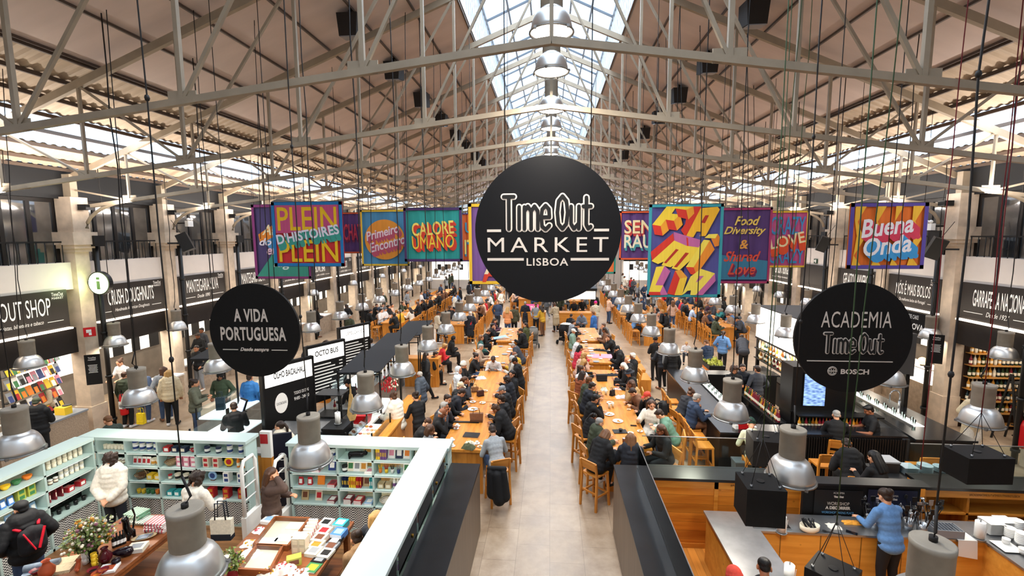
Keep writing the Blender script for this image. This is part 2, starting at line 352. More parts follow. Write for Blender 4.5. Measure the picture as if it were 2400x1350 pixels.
# trusses
NT=15
def trussY(k,side): return 6.1+3.02*k if side<0 else 6.1+2.93*k
for k in range(-1,NT):
    yl,yr=trussY(k,-1),trussY(k,1)
    def P(x,z): 
        f=(x-XL)/(XR-XL); return Vector((x,yl+(yr-yl)*f,z))
    near='nearest' if k<=0 else ORD[k]
    t_=E('roof_truss',f'cream steel roof truss, {ORD[k+1]} from the camera end of the hall' if k>=0 else 'cream steel roof truss passing overhead at the camera end','roof truss',(0,(yl+yr)/2,0),0,'cream steel roof trusses')
    off=Vector((0,(yl+yr)/2,0))
    def bm(name,segs,w,h):
        q=MB()
        for p1,p2 in segs: q.beam(P(*p1)-off,P(*p2)-off,w,h)
        return q.build(name,CREAMM,t_)
    bm('rafter',[((XL,zr(XL)-.18),(0,zr(0)-.18))],.09,.15); bm('rafter',[((0,zr(0)-.18),(XR,zr(XR)-.18))],.09,.15)
    bm('tie_beam',[((XL,zt(XL)),(0,zt(0))),((0,zt(0)),(XR,zt(XR)))],.08,.09)
    us=[.182,.37,.555,.72,.87]
    for X in (XL,XR):
        top=lambda u:(X*u,zr(X*u)-.2); bot=lambda u:(X*u,zt(X*u))
        for u in us:
            bm('post',[(top(u),bot(u))],.06 if u<.6 else .045,.06)
        bm('diagonal',[(bot(.182),(0,zr(0)-.3))],.045,.045)
        for a_,b_ in ((.37,.182),(.555,.37)): bm('diagonal',[(bot(a_),top(b_))],.048,.048)
        for a_,b_ in ((.555,.72),(.72,.87)): bm('diagonal',[(bot(a_),top(b_))],.042,.042)
        bm('diagonal',[(bot(.87),(X,zr(X)-.5))],.042,.042)
        for u in us:
            q=MB(); p=P(*bot(u))-off; q.beam(p+Vector((-.2,0,.05)),p+Vector((.2,0,.05)),.015,.17)
            q.build('gusset_plate',CREAMM,t_)
    bm('post',[((0,zr(0)-.2),(0,zt(0)))],.05,.05)
    # curved bracket to the pillar
    for X in (XL,XR):
        s_=1 if X<0 else -1; q=MB(); pts=[]
        for i in range(9):
            a=PI/2*i/8; pts.append(P(X+s_*(.35+2.0*(1-math.cos(a))),5.95+.0+(zt(X+s_*2.4)-5.98)*math.sin(a))-off)
        q.tube(pts,.045,6); q.build('curved_bracket',CREAMM,t_)
# side walls ----------------------------------------------------------
WINFR=mat('1b1614',.5,key='dark_window_frame')
def darkglass():
    m,nt,b=_mat('upper_window_glass'); b.inputs['Roughness'].default_value=.08; b.inputs['Base Color'].default_value=(.02,.025,.03,1); b.inputs['Specular IOR Level'].default_value=1; b.inputs['IOR'].default_value=2.2; return m
DG=darkglass()
def side_wall(X,s,py0,step,n,name):
    nm='left' if X<0 else 'right'
    w_=MB().box((min(X,X-s*.3),-2,4.28),(max(X,X-s*.3),YEND,5.02)); S(w_.build(f'wall_{nm}',PLAST),f'white band of the {nm} hall wall above the stall signs')
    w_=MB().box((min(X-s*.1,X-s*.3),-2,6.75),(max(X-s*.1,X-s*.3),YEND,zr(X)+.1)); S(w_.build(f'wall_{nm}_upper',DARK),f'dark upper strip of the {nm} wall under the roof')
    w_=MB().box((min(X-s*.05,X-s*.3),-2,2.5),(max(X-s*.05,X-s*.3),YEND,3.2)); S(w_.build(f'wall_{nm}_fascia',BAND),f'black fascia band over the {nm} stall openings')
    w_=MB().box((min(X-s*.3,X-s*.36),-2,3.2),(max(X-s*.3,X-s*.36),YEND,4.3)); S(w_.build(f'wall_{nm}_behind_signs',PLAST),f'plaster behind the {nm} stall signs')
    gl=MB().box((min(X-s*.3,X-s*.32),-2,5.02),(max(X-s*.3,X-s*.32),YEND,6.75)); S(gl.build('window_4_gallery' if X<0 else 'window_5_gallery',DG),f'dark glazed gallery windows above the {nm} stalls')
    # back of the stalls
    w_=MB().box((min(X-s*3,X-s*3.1),-2,0),(max(X-s*3,X-s*3.1),YEND,3.2)); S(w_.build(f'wall_{nm}_stall_back',mat('7d746a',.6,noise=.2,nscale=2,key='stall_back')),f'pale back wall inside the {nm} stalls')
    w_=MB().box((min(X-s*.3,X-s*3),-2,3.2),(max(X-s*.3,X-s*3),YEND,3.3)); S(w_.build(f'ceiling_{nm}_stalls',WHITE),f'ceiling of the {nm} stalls')
    fr=MB(); ra=MB()
    for k in range(-4,n):
        y0=py0+k*step; y1=y0+step
        for j in range(5):
            yy=y0+.25+(step-.5)*j/4; fr.box((X-s*.30-.03,yy-.05,5.02),(X-s*.30+.03,yy+.05,6.75)) if 1 else 0
        yy=y0+.3
        while yy<y1-.25: ra.cyl((X-s*.05,yy,5.02),.012,.55,5); yy+=.22
    fr.box((X-s*.3-.035,-2,6.65),(X-s*.3+.035,YEND,6.78))
    ra.box((X-s*.05-.02,-2,5.56),(X-s*.05+.02,YEND,5.6))
    S(fr.build('window_4_frames' if X<0 else 'window_5_frames',WINFR),f'dark mullions of the {nm} gallery windows')
    S(ra.build('trim_4_balustrade' if X<0 else 'trim_5_balustrade',BLK),f'black balustrade of the {nm} gallery')
    for k in range(-4,n):
        y=py0+k*step
        if y>YEND-.5: break
        pr=E('pillar',f'pale limestone pillar with capital and black drainpipe on {nm} wall, {ORD[k+4]} from camera','pillar',(X,y,0),0,'limestone pillars'); pr['kind']='structure'
        q=MB().box((-.3,-.2,0),(.16,.2,5.55)); q.box((-.34,-.24,0),(.2,.24,.9)); 
        if s<0: q=MB().box((-.16,-.2,0),(.3,.2,5.55)); q.box((-.2,-.24,0),(.34,.24,.9))
        q.build('shaft',LIME,pr)
        q=MB(); a=.0
        for (e,z0,z1) in ((.02,5.3,5.4),(.08,5.4,5.5),(.13,5.5,5.85)): q.box((-.2-e,-.22-e,z0),(.2+e,.22+e,z1))
        q.build('capital',LIME,pr)
        MB().box((-.24,-.24,5.85),(.24,.24,6.8)).build('upper_block',LIME,pr)
        q=MB().cyl((s*.24,.33,0),.065,5.45,10); q.box((s*.24-.16,.33-.16,5.45),(s*.24+.16,.33+.16,5.75))
        for z in (.3,1.6,2.9,4.2): q.cyl((s*.24,.33,z),.09,.07,10)
        q.build('drainpipe',BLK,pr)
        MB().box((s*.3,-.12,6.45),(s*.55,.12,6.6)).build('wall_washer',BLK,pr)  # made-up fixture box, added to go with the roof fill lights
        MB().box((-.12,-.1,6.8),(.12,.1,zr(X)-.1)).build('iron_bracket',CREAMM,pr)
side_wall(XL,1,12.1,3.05,13,'l')
side_wall(XR,-1,14.6,2.87,13,'r')
# end wall -------------------------------------------------------------
ew=MB(); ew.box((-17,YEND,0),(15.5,YEND+.3,7.4)); ew.box((-17,YEND,11.6),(15.5,YEND+.3,15)); 
ew.box((-17,YEND,7.4),(-10.6,YEND+.3,11.6)); ew.box((9.6,YEND,7.4),(15.5,YEND+.3,11.6))
S(ew.build('wall_back',mat('CBBFB4',.7,key='end_wall')),'far end wall of the hall')
ef=MB(); x=-10.6
while x<9.7: ef.box((x-.04,YEND-.05,7.4),(x+.04,YEND+.1,11.6)); x+=.6
for z in (7.4,8.1,8.8,9.5,10.2,10.9,11.55): ef.box((-10.6,YEND-.05,z-.03),(9.6,YEND+.1,z+.03))
S(ef.build('window_6_frames',mat('3a3f4a',.5,key='end_bars')),'grid of bars across the end windows')
S(MB().box((-10.6,YEND+.2,7.4),(9.6,YEND+.22,11.6)).build('window_6',TR),'bluish lit windows in the far gable')
# near wall closing the room behind the camera
S(MB().box((-17,-2.2,0),(15.5,-2,14)).build('wall_front',PLAST),'wall behind the camera')
# stall fronts on side walls --------------------------------------------
LET=mat('E9E4DC',.5,emit=.25,key='sign_white'); GLOW=mat((1,.83,.66),.5,emit=3.2,key='led_glow')
SIGN=mat('241E1B',.45,noise=.1,nscale=3,key='sign_board')
def sign(X,s,y0,y1,title,sub,label,sx=None,logo=True,f=1.0):
    t_=E('stall_sign',label,'sign',(X+s*.03,(y0+y1)/2,3.78),0,'stall name boards along the walls')
    L_=y1-y0; MB().box((-.03,-L_/2,-.5),(.03,L_/2,.52)).build('board',SIGN,t_)
    fc='+X' if s>0 else '-X'
    if title: text('lettering',title,LET,(s*.035,-.0*L_,.12),L_*min(.66,.055*len(title)+.02)*f,.46,fc,.004,parent=t_)
    if sub:
        text('tagline',sub,LET,(s*.035,0,-.28),min(L_*.5,len(sub)*.065),.13,fc,parent=t_,shear=.3)
        q=MB(); w=min(L_*.5,len(sub)*.065)/2+.1
        for a in (-1,1): q.box((s*.033-.003,min(a*w,a*L_*.44),-.30),(s*.033+.003,max(a*w,a*L_*.44),-.285))
        q.build('rule',LET,t_)
    if logo:
        text('logo',"TimeOut",LET,(s*.035,(L_/2-.25) if s>0 else (-L_/2+.25),.42),.3,.1,fc,parent=t_); text('logo',"MARKET",LET,(s*.035,(L_/2-.25) if s>0 else (-L_/2+.25),.32),.3,.06,fc,parent=t_)
    MB().box((-.02 if s>0 else -.12,-L_/2,-.56),(.12 if s>0 else .02,L_/2,-.515)).build('light_strip',GLOW,t_)
ls=[(9.0,11.65,'TIME OUT SHOP','jornais, revistas, bilheteira e tabaco'),(12.4,14.85,'CRUSH DOUGHNUTS','Handmade American Doughnuts'),(15.45,17.9,'MANTEIGARIA SILVA','Desde 1890'),(18.5,20.95,'MANTEIGARIA SILVA','Desde 1890'),(21.55,24.0,'PINHEIRO','pescadores desde 1922'),(24.6,27.05,'BOWL BAR','poke e saladas')]
for i,(a,b_,t1,t2) in enumerate(ls): sign(XL,1,a,b_,t1,t2,f'black stall sign reading {t1} on left wall'+(', second of that name' if i==3 else ', nearer of that name' if i==2 else ''))
for k in range(6): sign(XL,1,27.65+k*3.05,30.1+k*3.05,'MERCADO','comida e bebida',f'small distant black stall sign, {ORD[k]} beyond the bowl bar on left wall')
rs=[(11.95,14.25,'GARRAFEIRA NACIONAL','Desde 1927'),(14.95,17.15,'NÓS É MAIS BOLOS','Os melhores bolos de Portugal'),(17.8,20.05,'GELATO DAVVERO','Gelato artesanal'),(20.65,22.9,None,None),(23.5,25.8,'GROUND BURGER','Hambúrgueres artesanais'),(9.0,11.4,'VINHOS','')]
for i,(a,b_,t1,t2) in enumerate(rs): sign(XR,-1,a,b_,t1,t2,f'black stall sign reading {t1} on right wall' if t1 else 'blank black stall board between the burger and ice cream signs',logo=bool(t1))
for k in range(6): sign(XR,-1,26.4+k*2.87,28.7+k*2.87,'MERCADO','comida e bebida',f'small distant black stall sign, {ORD[k]} beyond the burger stall on right wall')
# counters, lit ceilings and goods of the side stalls
LITW=mat((1,.93,.82),.5,emit=1.3,key='lit_panel')
def stall(X,s,y0,y1,n,nm,stonetop='A99580'):
    L_=y1-y0; t_=E('stall_counter',f'stone fronted service counter under the {nm}','counter',(X,(y0+y1)/2,0),0,'service counters of the wall stalls')
    x0,x1=(-.75,-.05) if s>0 else (.05,.75)
    MB().box((x0,-L_/2,0),(x1,L_/2,1.0)).build('front_panel',mat(stonetop,.5,noise=.2,nscale=9,key='stone'+stonetop),t_)
    MB().box((x0-.03,-L_/2,1.0),(x1+.03,L_/2,1.05)).build('worktop',WHITE,t_)
    u=E('lit_menu_panel',f'glowing menu panel at the back of the {nm}','menu panel',(X-s*2.95,(y0+y1)/2,1.3),0,'glowing panels at the backs of the stalls')
    MB().box((-.03,-L_/2+.2,0),(.03,L_/2-.2,1.5)).build('panel',LITW,u)
    q=MB()
    for i in range(3): q.box((s*.04-.01,-L_/2+.3+i*L_/3.2,.0),(s*.04+.01,-L_/2+.3+i*L_/3.2+.35+.1*((k+i)%2),1.45))
    q.build('menu_board',[DGREY],u)
    alight('stall_ceiling_light',(X-s*1.4,(y0+y1)/2,3.15),(0,0,0),1.2,L_*.8,48,(1,.9,.75))
for k in range(12):
    if k!=0:
        stall(XL,1,12.35+k*3.05,14.9+k*3.05,k,f'left wall stall, {ORD[k]} after the doughnut stall')
for k in range(11): 
    stall(XR,-1,14.85+k*2.87,17.2+k*2.87,k,f'right wall stall, {ORD[k]} after the wine shop','A08C76')

for a,b_,l in ((-12.8,-8.6,'left'),(7.6,10.8,'right')):
    t=E('lit_stall_front',f'bright white lit stall front on the far end wall, {l} one','stall front',((a+b_)/2,YEND-.1,0)); w=(b_-a)/2
    MB().box((-w,-.05,.9),(w,0,2.9)).build('lit_panel',LITW,t); MB().box((-w,-.5,0),(w,-.05,.95)).build('counter',PLAST,t); MB().box((-w,-.2,2.9),(w,0,3.3)).build('header_board',BAND,t)
    for i in range(4): MB().box((-w+.6+i*.8,-.07,2.0),(-w+1.0+i*.8,-.05,2.6)).build('menu_board',DGREY,t)
alight('end_wall_daylight',(0,YEND-1,9.4),(R(-90),0,0),18,3.5,500,(.72,.86,1))
# ================================================================ LAMPS
ALU=mat('DCDAD6',.36,.9,noise=.05,nscale=7,key='spun_aluminium'); CAN=mat('958B7C',.6,noise=.12,nscale=7,bump=.1,key='grey_canister'); LENS=mat((1,.95,.86),.4,emit=12,key='lamp_lens')
def make_lamp(label,roofz=10.,z=2.55,lit=True,canh=.36):
    t=E('pendant_lamp',label,'pendant lamp',(0,0,0))
    q=MB(); q.smooth=True
    q.lathe([(.145,.305),(.15,.285),(.185,.262),(.215,.23),(.242,.18),(.263,.12),(.276,.06),(.286,.0),(.278,.004),(.262,.08),(.225,.19),(.15,.26)],28,cap=False); q.build('reflector_dome',ALU,t)
    q=MB(); q.lathe([(.283,-.008),(.302,-.005),(.302,.008),(.283,.014)],28,cap=False)
    for i in range(4):
        a=PI/4+i*PI/2; q.cbox((.3*math.cos(a),.3*math.sin(a),0),(.035,.035,.035))
    q.build('rim',mat('8e8c88',.4,.8,key='rim_metal'),t)
    q=MB().lathe([(.137,.29),(.148,.31),(.148,.31+canh*.86),(.152,.312+canh*.87),(.152,.31+canh),(.14,.315+canh)],24); q.build('canister',CAN,t)
    q=MB().lathe([(0,.012),(.27,.012)],24,cap=False); q.build('lens',LENS,t)
    q=MB().cyl((0,0,.31+canh),.03,.05,8); pts=[(0,0,.34+canh),(.05,.02,.42+canh),(.0,0,.62+canh)]; q.tube(pts,.012,5); q.build('cord_grip',CABLE,t)
    return t
L0=make_lamp('x')
random.seed(3)
def lamp_at(x,y,z,label,group,power=60,first=[True],cablez=None,near=False):
    if first[0]: r=L0; first[0]=False; r.location=(x,y,z); r['label']=label; r['group']=group; protoc(r)
    else: r=dup(L0,(x,y,z),random.random()*6,label,group)
    zt_=(zr(x)+.02)-z
    q=MB(); pts=[]; n=7
    for i in range(n+1):
        f=i/n; pts.append(((random.random()-.5)*.05*(0<i<n),(random.random()-.5)*.05*(0<i<n),.95+(zt_-.95)*f))
    q.tube(pts,.008 if y<8 else .011,4)
    if y<8: 
        for p in pts[1:-1:2]: q.ell(p,(.022,.022,.03),6,4)
    cbl=q.build('hanging_cable',CABLE,r)
    l=alight('pendant_light',(x,y,z-.02),(0,0,0),.5,.5,power,(1,.87,.7),'DISK')
    return r
YS=[3.8,6.03,8.08,10.2,12.5,14.8,17.1,19.35,21.6,24.1,26.6,29.2,31.8,34.4,37,39.6,42.2,44.8]
for i,y in enumerate(YS):
    pw=17 if y<28 else 23
    rw=f'{ORD[i]} lamp from the camera end'
    lamp_at(-3.33-.004*y,y,2.55,f'aluminium dome pendant lamp, {rw} over left aisle table row','pendant lamps over the left aisle tables',pw)
    lamp_at(3.06+.006*y,y,2.55,f'aluminium dome pendant lamp, {rw} over right aisle table row','pendant lamps over the right aisle tables',pw)
    if y>5: lamp_at(-7.85-.03*max(0,y-12),y,2.55,f'aluminium dome pendant lamp, {ORD[i-1]} lamp of the middle left row','pendant lamps of the middle left row',pw)
    if y>7: lamp_at(7.1+.03*max(0,y-12),y,2.55,f'aluminium dome pendant lamp, {ORD[i-2]} lamp of the middle right row','pendant lamps of the middle right row',pw)
    if y>9 and i%2==1 or 10<y<16: lamp_at(-12.72,y,2.55,f'aluminium dome pendant lamp, {ORD[max(0,i-3)]} lamp beside the left stalls','pendant lamps beside the left stalls',12)
    if y>12 : lamp_at(11.35,y,2.55,f'aluminium dome pendant lamp, {ORD[max(0,i-4)]} lamp beside the right stalls','pendant lamps beside the right stalls',12)
for i,(y,z) in enumerate([(6.6,8.36),(8.25,8.4),(11,8.47),(13.2,8.55),(16.9,8.73),(19.4,8.9),(24,9),(30,9),(36,9),(42,9)]):
    r=dup(L0,(0,y,z),.5*i,f'lit aluminium high bay lamp under the ridge skylight, {ORD[i]} from the camera','high bay lamps under the skylight')
    MB().cyl((0,0,.66),.15,.75 if i<6 else .5,20).build('ballast_tube',CAN,r)
    MB().tube([(0,0,1.1),(0,0,zrd-z-.05)],.012,4).build('hanging_cable',CABLE,r)
    alight('high_bay_light',(0,y,z-.05),(0,0,0),.5,.5,110,(1,.92,.82),'DISK')
# floodlight boxes on the roof
i=0
for side in (-1,1):
    for k,y in enumerate([11.1,14.1,17.1,20.1,23.1,26.1,29.1,32.1]):
        x=4.62*side if side<0 else 4.35; z=zr(x)-.3
        t=E('floodlight',f'black box floodlight under the {"left" if side<0 else "right"} roof slope, {ORD[k]} from the camera','floodlight',(x,y,z),0,'box floodlights on the roof')
        MB().hexa([(-.2,-.2,-.3),(.2,-.2,-.3),(.24,.24,-.22),(-.24,.24,-.22),(-.24,-.22,.2),(.24,-.22,.2),(.24,.24,.24),(-.24,.24,.24)]).build('housing',mat('1d1712',.6,key='flood_black'),t)
        MB().hexa([(-.18,-.21,-.32),(.18,-.21,-.32),(.2,.2,-.245),(-.2,.2,-.245),(-.18,-.21,-.3),(.18,-.21,-.3),(.2,.2,-.23),(-.2,.2,-.23)]).build('glass_front',mat('8d8f92',.15,.2,key='flood_glass'),t)
        MB().box((-.03,-.03,.2),(.03,.03,.35)).build('mount',BLK,t)
# ================================================================ ROUND SIGNS
SW=mat('D9CFC4',.55,key='sign_offwhite')
def hang(t,pts,top,r=.008,m_=CABLE,name='suspension_cable'):
    for (x,z) in pts: MB().tube([(x,.03,z),(x,.03,zr(t.location.x+x)+.02-t.location.z)],r,4).build(name,m_,t)
def disc(name,label,px,py,y,rad,m_=None):
    p=ay(px,py,y); t=E(name,label,'sign',p)
    q=MB(); n=72; pts=[(rad*math.cos(2*PI*i/n),rad*math.sin(2*PI*i/n)) for i in range(n)]
    vs=[(x,0,z) for x,z in pts]+[(x,.05,z) for x,z in pts]
    q.add(vs,[tuple(reversed(range(n)))]+[tuple(range(n,2*n))]+[(i,(i+1)%n,n+(i+1)%n,n+i) for i in range(n)])
    q.build('disc_panel',m_ or BLACK,t); return t,p
def bar(t,x0,x1,z,h,name='rule'):
    q=MB(); q.box((x0,-.012,z-h/2),(x1,-.002,z+h/2)); return q.build(name,SW,t)
def outlined(t,body,x,z,w,h,th,face,yy=-.006):
    text('logo_outline',body,SW,(x,yy,z),w,h,'-Y',th,parent=t)
    text('logo_letters',body,face,(x,yy-.006,z),w*.955,h*.9,'-Y',th*.25,parent=t)
def timeout_logo(t,cx,cz,w,h,lw,face):
    """condensed outlined lettering drawn stroke by stroke: off-white outline under black strokes"""
    S_={'T':[[(0,1),(1,1)],[(.5,1),(.5,0)]],'i':[[(.5,.68),(.5,0)]],'m':[[(0,0),(0,.68)],[(0,.55),(.25,.7),(.5,.55),(.5,0)],[(.5,.55),(.75,.7),(1,.55),(1,0)]],
        'e':[[(0,.36),(.95,.36),(.9,.6),(.5,.72),(.1,.6),(0,.36),(.1,.08),(.5,-.02),(.95,.1)]],'O':[[(.5,1),(.12,.85),(0,.5),(.12,.15),(.5,0),(.88,.15),(1,.5),(.88,.85),(.5,1)]],
        'u':[[(0,.68),(0,.15),(.35,0),(.85,.15)],[(.9,.68),(.9,0)]],'t':[[(.4,.95),(.4,.12),(.7,0),(1,.06)],[(0,.68),(1,.68)]]}
    W_=[('T',.95),('i',.35),('m',1.25),('e',.8),(' ',.05),('O',.95),('u',.8),('t',.7)]
    gap=.32; tot=sum(a for _,a in W_)+gap*(len(W_)-1); k=w/tot
    for ly,(rad,mm) in enumerate(((lw,SW),(lw*.55,face))):
        q=MB(); x=-w/2; y0=-.006-.014*ly
        for ch,a in W_:
            for st in S_.get(ch,[]):
                pts=[(cx+x+px_*a*k,cz-h/2+pz*h) for px_,pz in st]
                for (x0,z0),(x1,z1) in zip(pts,pts[1:]):
                    d=Vector((x1-x0,0,z1-z0)); 
                    nrm=Vector((-d.z,0,d.x)).normalized()*rad; y0-=6e-5
                    A=Vector((x0,y0,z0));B=Vector((x1,y0,z1)); q.quad(A+nrm,A-nrm,B-nrm,B+nrm)
                for (x0,z0) in pts:
                    n=12; y0-=6e-5; q.add([(x0+rad*math.cos(2*PI*i/n),y0,z0+rad*math.sin(2*PI*i/n)) for i in range(n)],[tuple(range(n))])
            x+=(a+gap)*k
        q.build('logo_outline' if ly==0 else 'logo_letters',mm,t)
def perforated():
    m,nt,b=_mat('perforated_black'); N=nt.nodes.new; L=nt.links.new
    b.inputs['Base Color'].default_value=(.006,.006,.007,1); b.inputs['Roughness'].default_value=.4; b.inputs['Specular IOR Level'].default_value=.25; return m
t,p=disc('round_sign','huge round black sign reading TimeOut MARKET LISBOA hanging over the central aisle',1283,539,9.0,1.385,perforated())
mpp=9.0/1100*1.0
def sx_(px): return (px-1283)*mpp
def sz_(py): return -(py-539)*mpp
timeout_logo(t,sx_(1282),sz_(499),(1380-1180)*mpp,(538-464)*mpp,7.6*mpp,mat('0d0d0d',.5,key='logo_black'))
q=MB()
text('lettering','MARKET',SW,(0,-.01,sz_(573)),(1424-1144)*mpp,(590-556)*mpp,'-Y',.004,parent=t,space=1.35)
text('lettering','LISBOA',SW,(0,-.01,sz_(613)),(1332-1235)*mpp,(622-604)*mpp,'-Y',.002,parent=t,space=1.1)
for a,b_,z,n_ in ((1142,1175,540,1),(1390,1424,540,1),(1142,1228,607,1),(1337,1425,607,1)): bar(t,sx_(a),sx_(b_),sz_(z),6*mpp)
hang(t,[(-.8,1.1),(.8,1.1)],4.5,.01)
t,p=disc('round_sign','round black sign reading A VIDA PORTUGUESA Desde sempre above the gift shop',596,775,8.4,.905)
mpp=8.4/1100*1.0
def P2(px,py,cx_=596,cy_=775): return ((px-cx_)*mpp,-(py-cy_)*mpp)
text('lettering','A VIDA',SW,(P2(590,736)[0],-.01,P2(590,736)[1]),(635-546)*mpp,(752-719)*mpp,'-Y',.008,parent=t,space=1.1)
text('lettering','PORTUGUESA',SW,(P2(593,783)[0],-.01,P2(593,783)[1]),(679-507)*mpp,(801-766)*mpp,'-Y',.008,parent=t,space=1.1)
text('tagline','Desde sempre',SW,(P2(594,824)[0],-.01,P2(594,824)[1]),(632-556)*mpp,12*mpp,'-Y',.004,parent=t,shear=.35)
for a,b_ in ((510,550),(639,680)): bar(t,P2(a,0)[0],P2(b_,0)[0],P2(0,824)[1],2.*mpp)
hang(t,[(-.45,.78),(.45,.78)],6.,.008)
t,p=disc('round_sign','round black sign reading ACADEMIA TimeOut BOSCH above the kitchen school',1999,792,8.0,.92)
mpp=8.0/1100*1.0
def P3(px,py): return P2(px,py,1999,792)
text('lettering','ACADEMIA',SW,(P3(2003,750)[0],-.01,P3(2003,750)[1]),(2078-1928)*mpp,(768-731)*mpp,'-Y',.008,parent=t,space=1.05)
timeout_logo(t,P3(2000,804)[0],P3(2000,804)[1],(2062-1938)*mpp,(824-781)*mpp,4.4*mpp,mat('141414',.5,key='logo_black2'))
text('lettering','BOSCH',SW,(P3(2008,870)[0],-.01,P3(2008,870)[1]),(2039-1978)*mpp,12*mpp,'-Y',.003,parent=t)
q=MB(); cxz=P3(1959,869)
for r_ in (.072,.055):
    pts=[(cxz[0]+r_*math.cos(2*PI*i/24),-.012,cxz[1]+r_*math.sin(2*PI*i/24)) for i in range(25)]; q.tube(pts,.006,4)
q.box((cxz[0]-.05,-.015,cxz[1]-.007),(cxz[0]+.05,-.005,cxz[1]+.007)); q.box((cxz[0]-.022,-.015,cxz[1]-.035),(cxz[0]-.012,-.005,cxz[1]+.035)); q.box((cxz[0]+.012,-.015,cxz[1]-.035),(cxz[0]+.022,-.005,cxz[1]+.035))
q.build('emblem',SW,t); bar(t,P3(1903,0)[0],P3(2087,0)[0],P3(0,846)[1],2*mpp)
hang(t,[(-.45,.79),(.45,.79)],6.,.008)
# ================================================================ BANNERS
def cloth(key,c): return mat(c,.75,noise=.06,nscale=3,stretch=(6,1,.4),key='cloth_'+c)
class Ban:
    def __init__(s,label,tl,tr,bl,y,bg,border,bw=.09):
        s.tl=ay(*tl,y); s.tr=ay(*tr,y); s.bl=ay(*bl,y); s.y=y
        c=(s.tr+s.bl)/2; s.c=c; s.W=(s.tr-s.tl).x; s.H=s.tl.z-s.bl.z
        s.t=E('banner',label,'banner',c,0,'printed banners hanging over the tables'); s.lay=0
        n=24; vs=[];fs=[]; W,H=s.W,s.H; rnd=random.Random(int(tl[0]))
        ph=rnd.random()*6
        for j in range(2):
            for i in range(n+1):
                f=i/n; d=.018*math.sin(f*19+ph)+.012*math.sin(f*37+ph)
                vs.append((-W/2+W*f,.03+d,-H/2+H*j))
        for j in range(2):
            for i in range(n+1): v=vs[j*(n+1)+i]; vs.append((v[0],v[1]+.006,v[2]))
        m_=2*(n+1)
        fs=[(i,i+1,n+2+i,n+1+i) for i in range(n)]+[(m_+i+1,m_+i,m_+n+1+i,m_+n+2+i) for i in range(n)]
        q=MB(); q.smooth=True; q.add(vs,fs); q.build('cloth',cloth('',bg),s.t)
        q=MB(); 
        for a,b_ in (((-W/2,-H/2),(-W/2+bw,H/2)),((W/2-bw,-H/2),(W/2,H/2)),((-W/2,H/2-bw),(W/2,H/2)),((-W/2,-H/2),(W/2,-H/2+bw))): q.box((a[0],-.012,a[1]),(b_[0],-.006,b_[1]))
        q.build('border',cloth('',border),s.t)
        MB().tube([(-W/2,0,H/2),(W/2,0,H/2)],.014,6).build('top_pole',BLK,s.t)
        MB().tube([(-W/2,0,-H/2),(W/2,0,-H/2)],.012,6).build('bottom_pole',BLK,s.t)
        for x in (-W/2+.1,W/2-.1): MB().tube([(x,0,H/2),(x,0,zr(c.x+x)-c.z)],.007,4).build('suspension_cable',CABLE,s.t)
    def poly(s,pts,col,name='print'):
        s.lay+=1; y=-.014-.0008*s.lay
        q=MB(); q.add([((u-.5)*s.W,y,(v-.5)*s.H) for u,v in pts],[tuple(range(len(pts)))]); q.build(name,cloth('',col),s.t)
    def txt(s,body,u,v,w,h,col,side=None,d=(.04,-.05),steps=8,rot=0,shear=0,off=.006,side2=None):
        for i in range(steps if side else 0,0,-1):
            s.lay+=1; c_=side if (not side2 or i<=steps*.5) else side2
            text('print',body,cloth('',c_),((u-.5+d[0]*i/steps)*s.W,-.014-.0008*s.lay,(v-.5+d[1]*i/steps)*s.H),w*s.W,h*s.H,'-Y',off,parent=s.t,rot=rot,shear=shear)
        s.lay+=1; return text('lettering',body,cloth('',col),((u-.5)*s.W,-.014-.0008*s.lay,(v-.5)*s.H),w*s.W,h*s.H,'-Y',off,parent=s.t,rot=rot,shear=shear)
b=Ban('tall purple and green banner with script lettering, partly behind the PLEIN banner',(590,479),(722,479),(598,652),15.5,'4E4370','8E3C78')
b.poly([(.03,.03),(.97,.03),(.97,.55),(.5,.62),(.3,.3)],'3F9A86'); b.poly([(.1,.6),(.35,.72),(.45,.62),(.4,.5),(.12,.5)],'E98B2D'); b.poly([(.2,.5),(.5,.62),(.6,.45),(.4,.3)],'4C8FC0')
b.txt('Aa',.3,.66,.26,.14,'F0E0B0',shear=.3); b.txt('do',.22,.5,.22,.1,'EDE6F0',shear=.3); b.txt('em',.36,.37,.25,.09,'EFC6D5',shear=.3); b.txt('lug',.5,.2,.32,.16,'D8EDE4',shear=.3)
b=Ban('blue bordered banner reading PLEIN over pink and red in yellow capitals',(637,472),(803,474),(642,622),13.,'D43437','1E78B8')
b.poly([(.05,.52),(.95,.52),(.95,.95),(.05,.95)],'C4507F'); b.txt('PLEIN',.5,.74,.84,.36,'F0C21E'); b.txt('PLEIN',.5,.24,.84,.34,'F0C21E')
b.txt("D'HISTOIRES",.5,.5,.9,.16,'E9E4F2','3E9E90',(.03,-.1),8,rot=.16,off=.008)
b=Ban('small purple banner with pink block letters between PLEIN and Primeiro Encontro',(800,497),(852,499),(802,592),17,'5B3A70','D2572B',.05)
b.txt('CHAT',.5,.52,.8,.4,'C83850','7a2440',(.02,-.06),5)
b=Ban('blue banner with orange circle reading Primeiro Encontro',(845,492),(957,492),(848,622),16,'4F92BE','EFC63C',.06)
b.poly([(.5+.42*math.cos(i*PI/20),.47+.36*math.sin(i*PI/20)) for i in range(40)],'EC9A3A')
b.txt('Primeiro',.45,.6,.72,.16,'F1DDE6','C2566E',(.06,-.08),6,rot=.25,shear=.3); b.txt('Encontro',.55,.4,.78,.17,'F1DDE6','C2566E',(.06,-.08),6,rot=.25,shear=.3)
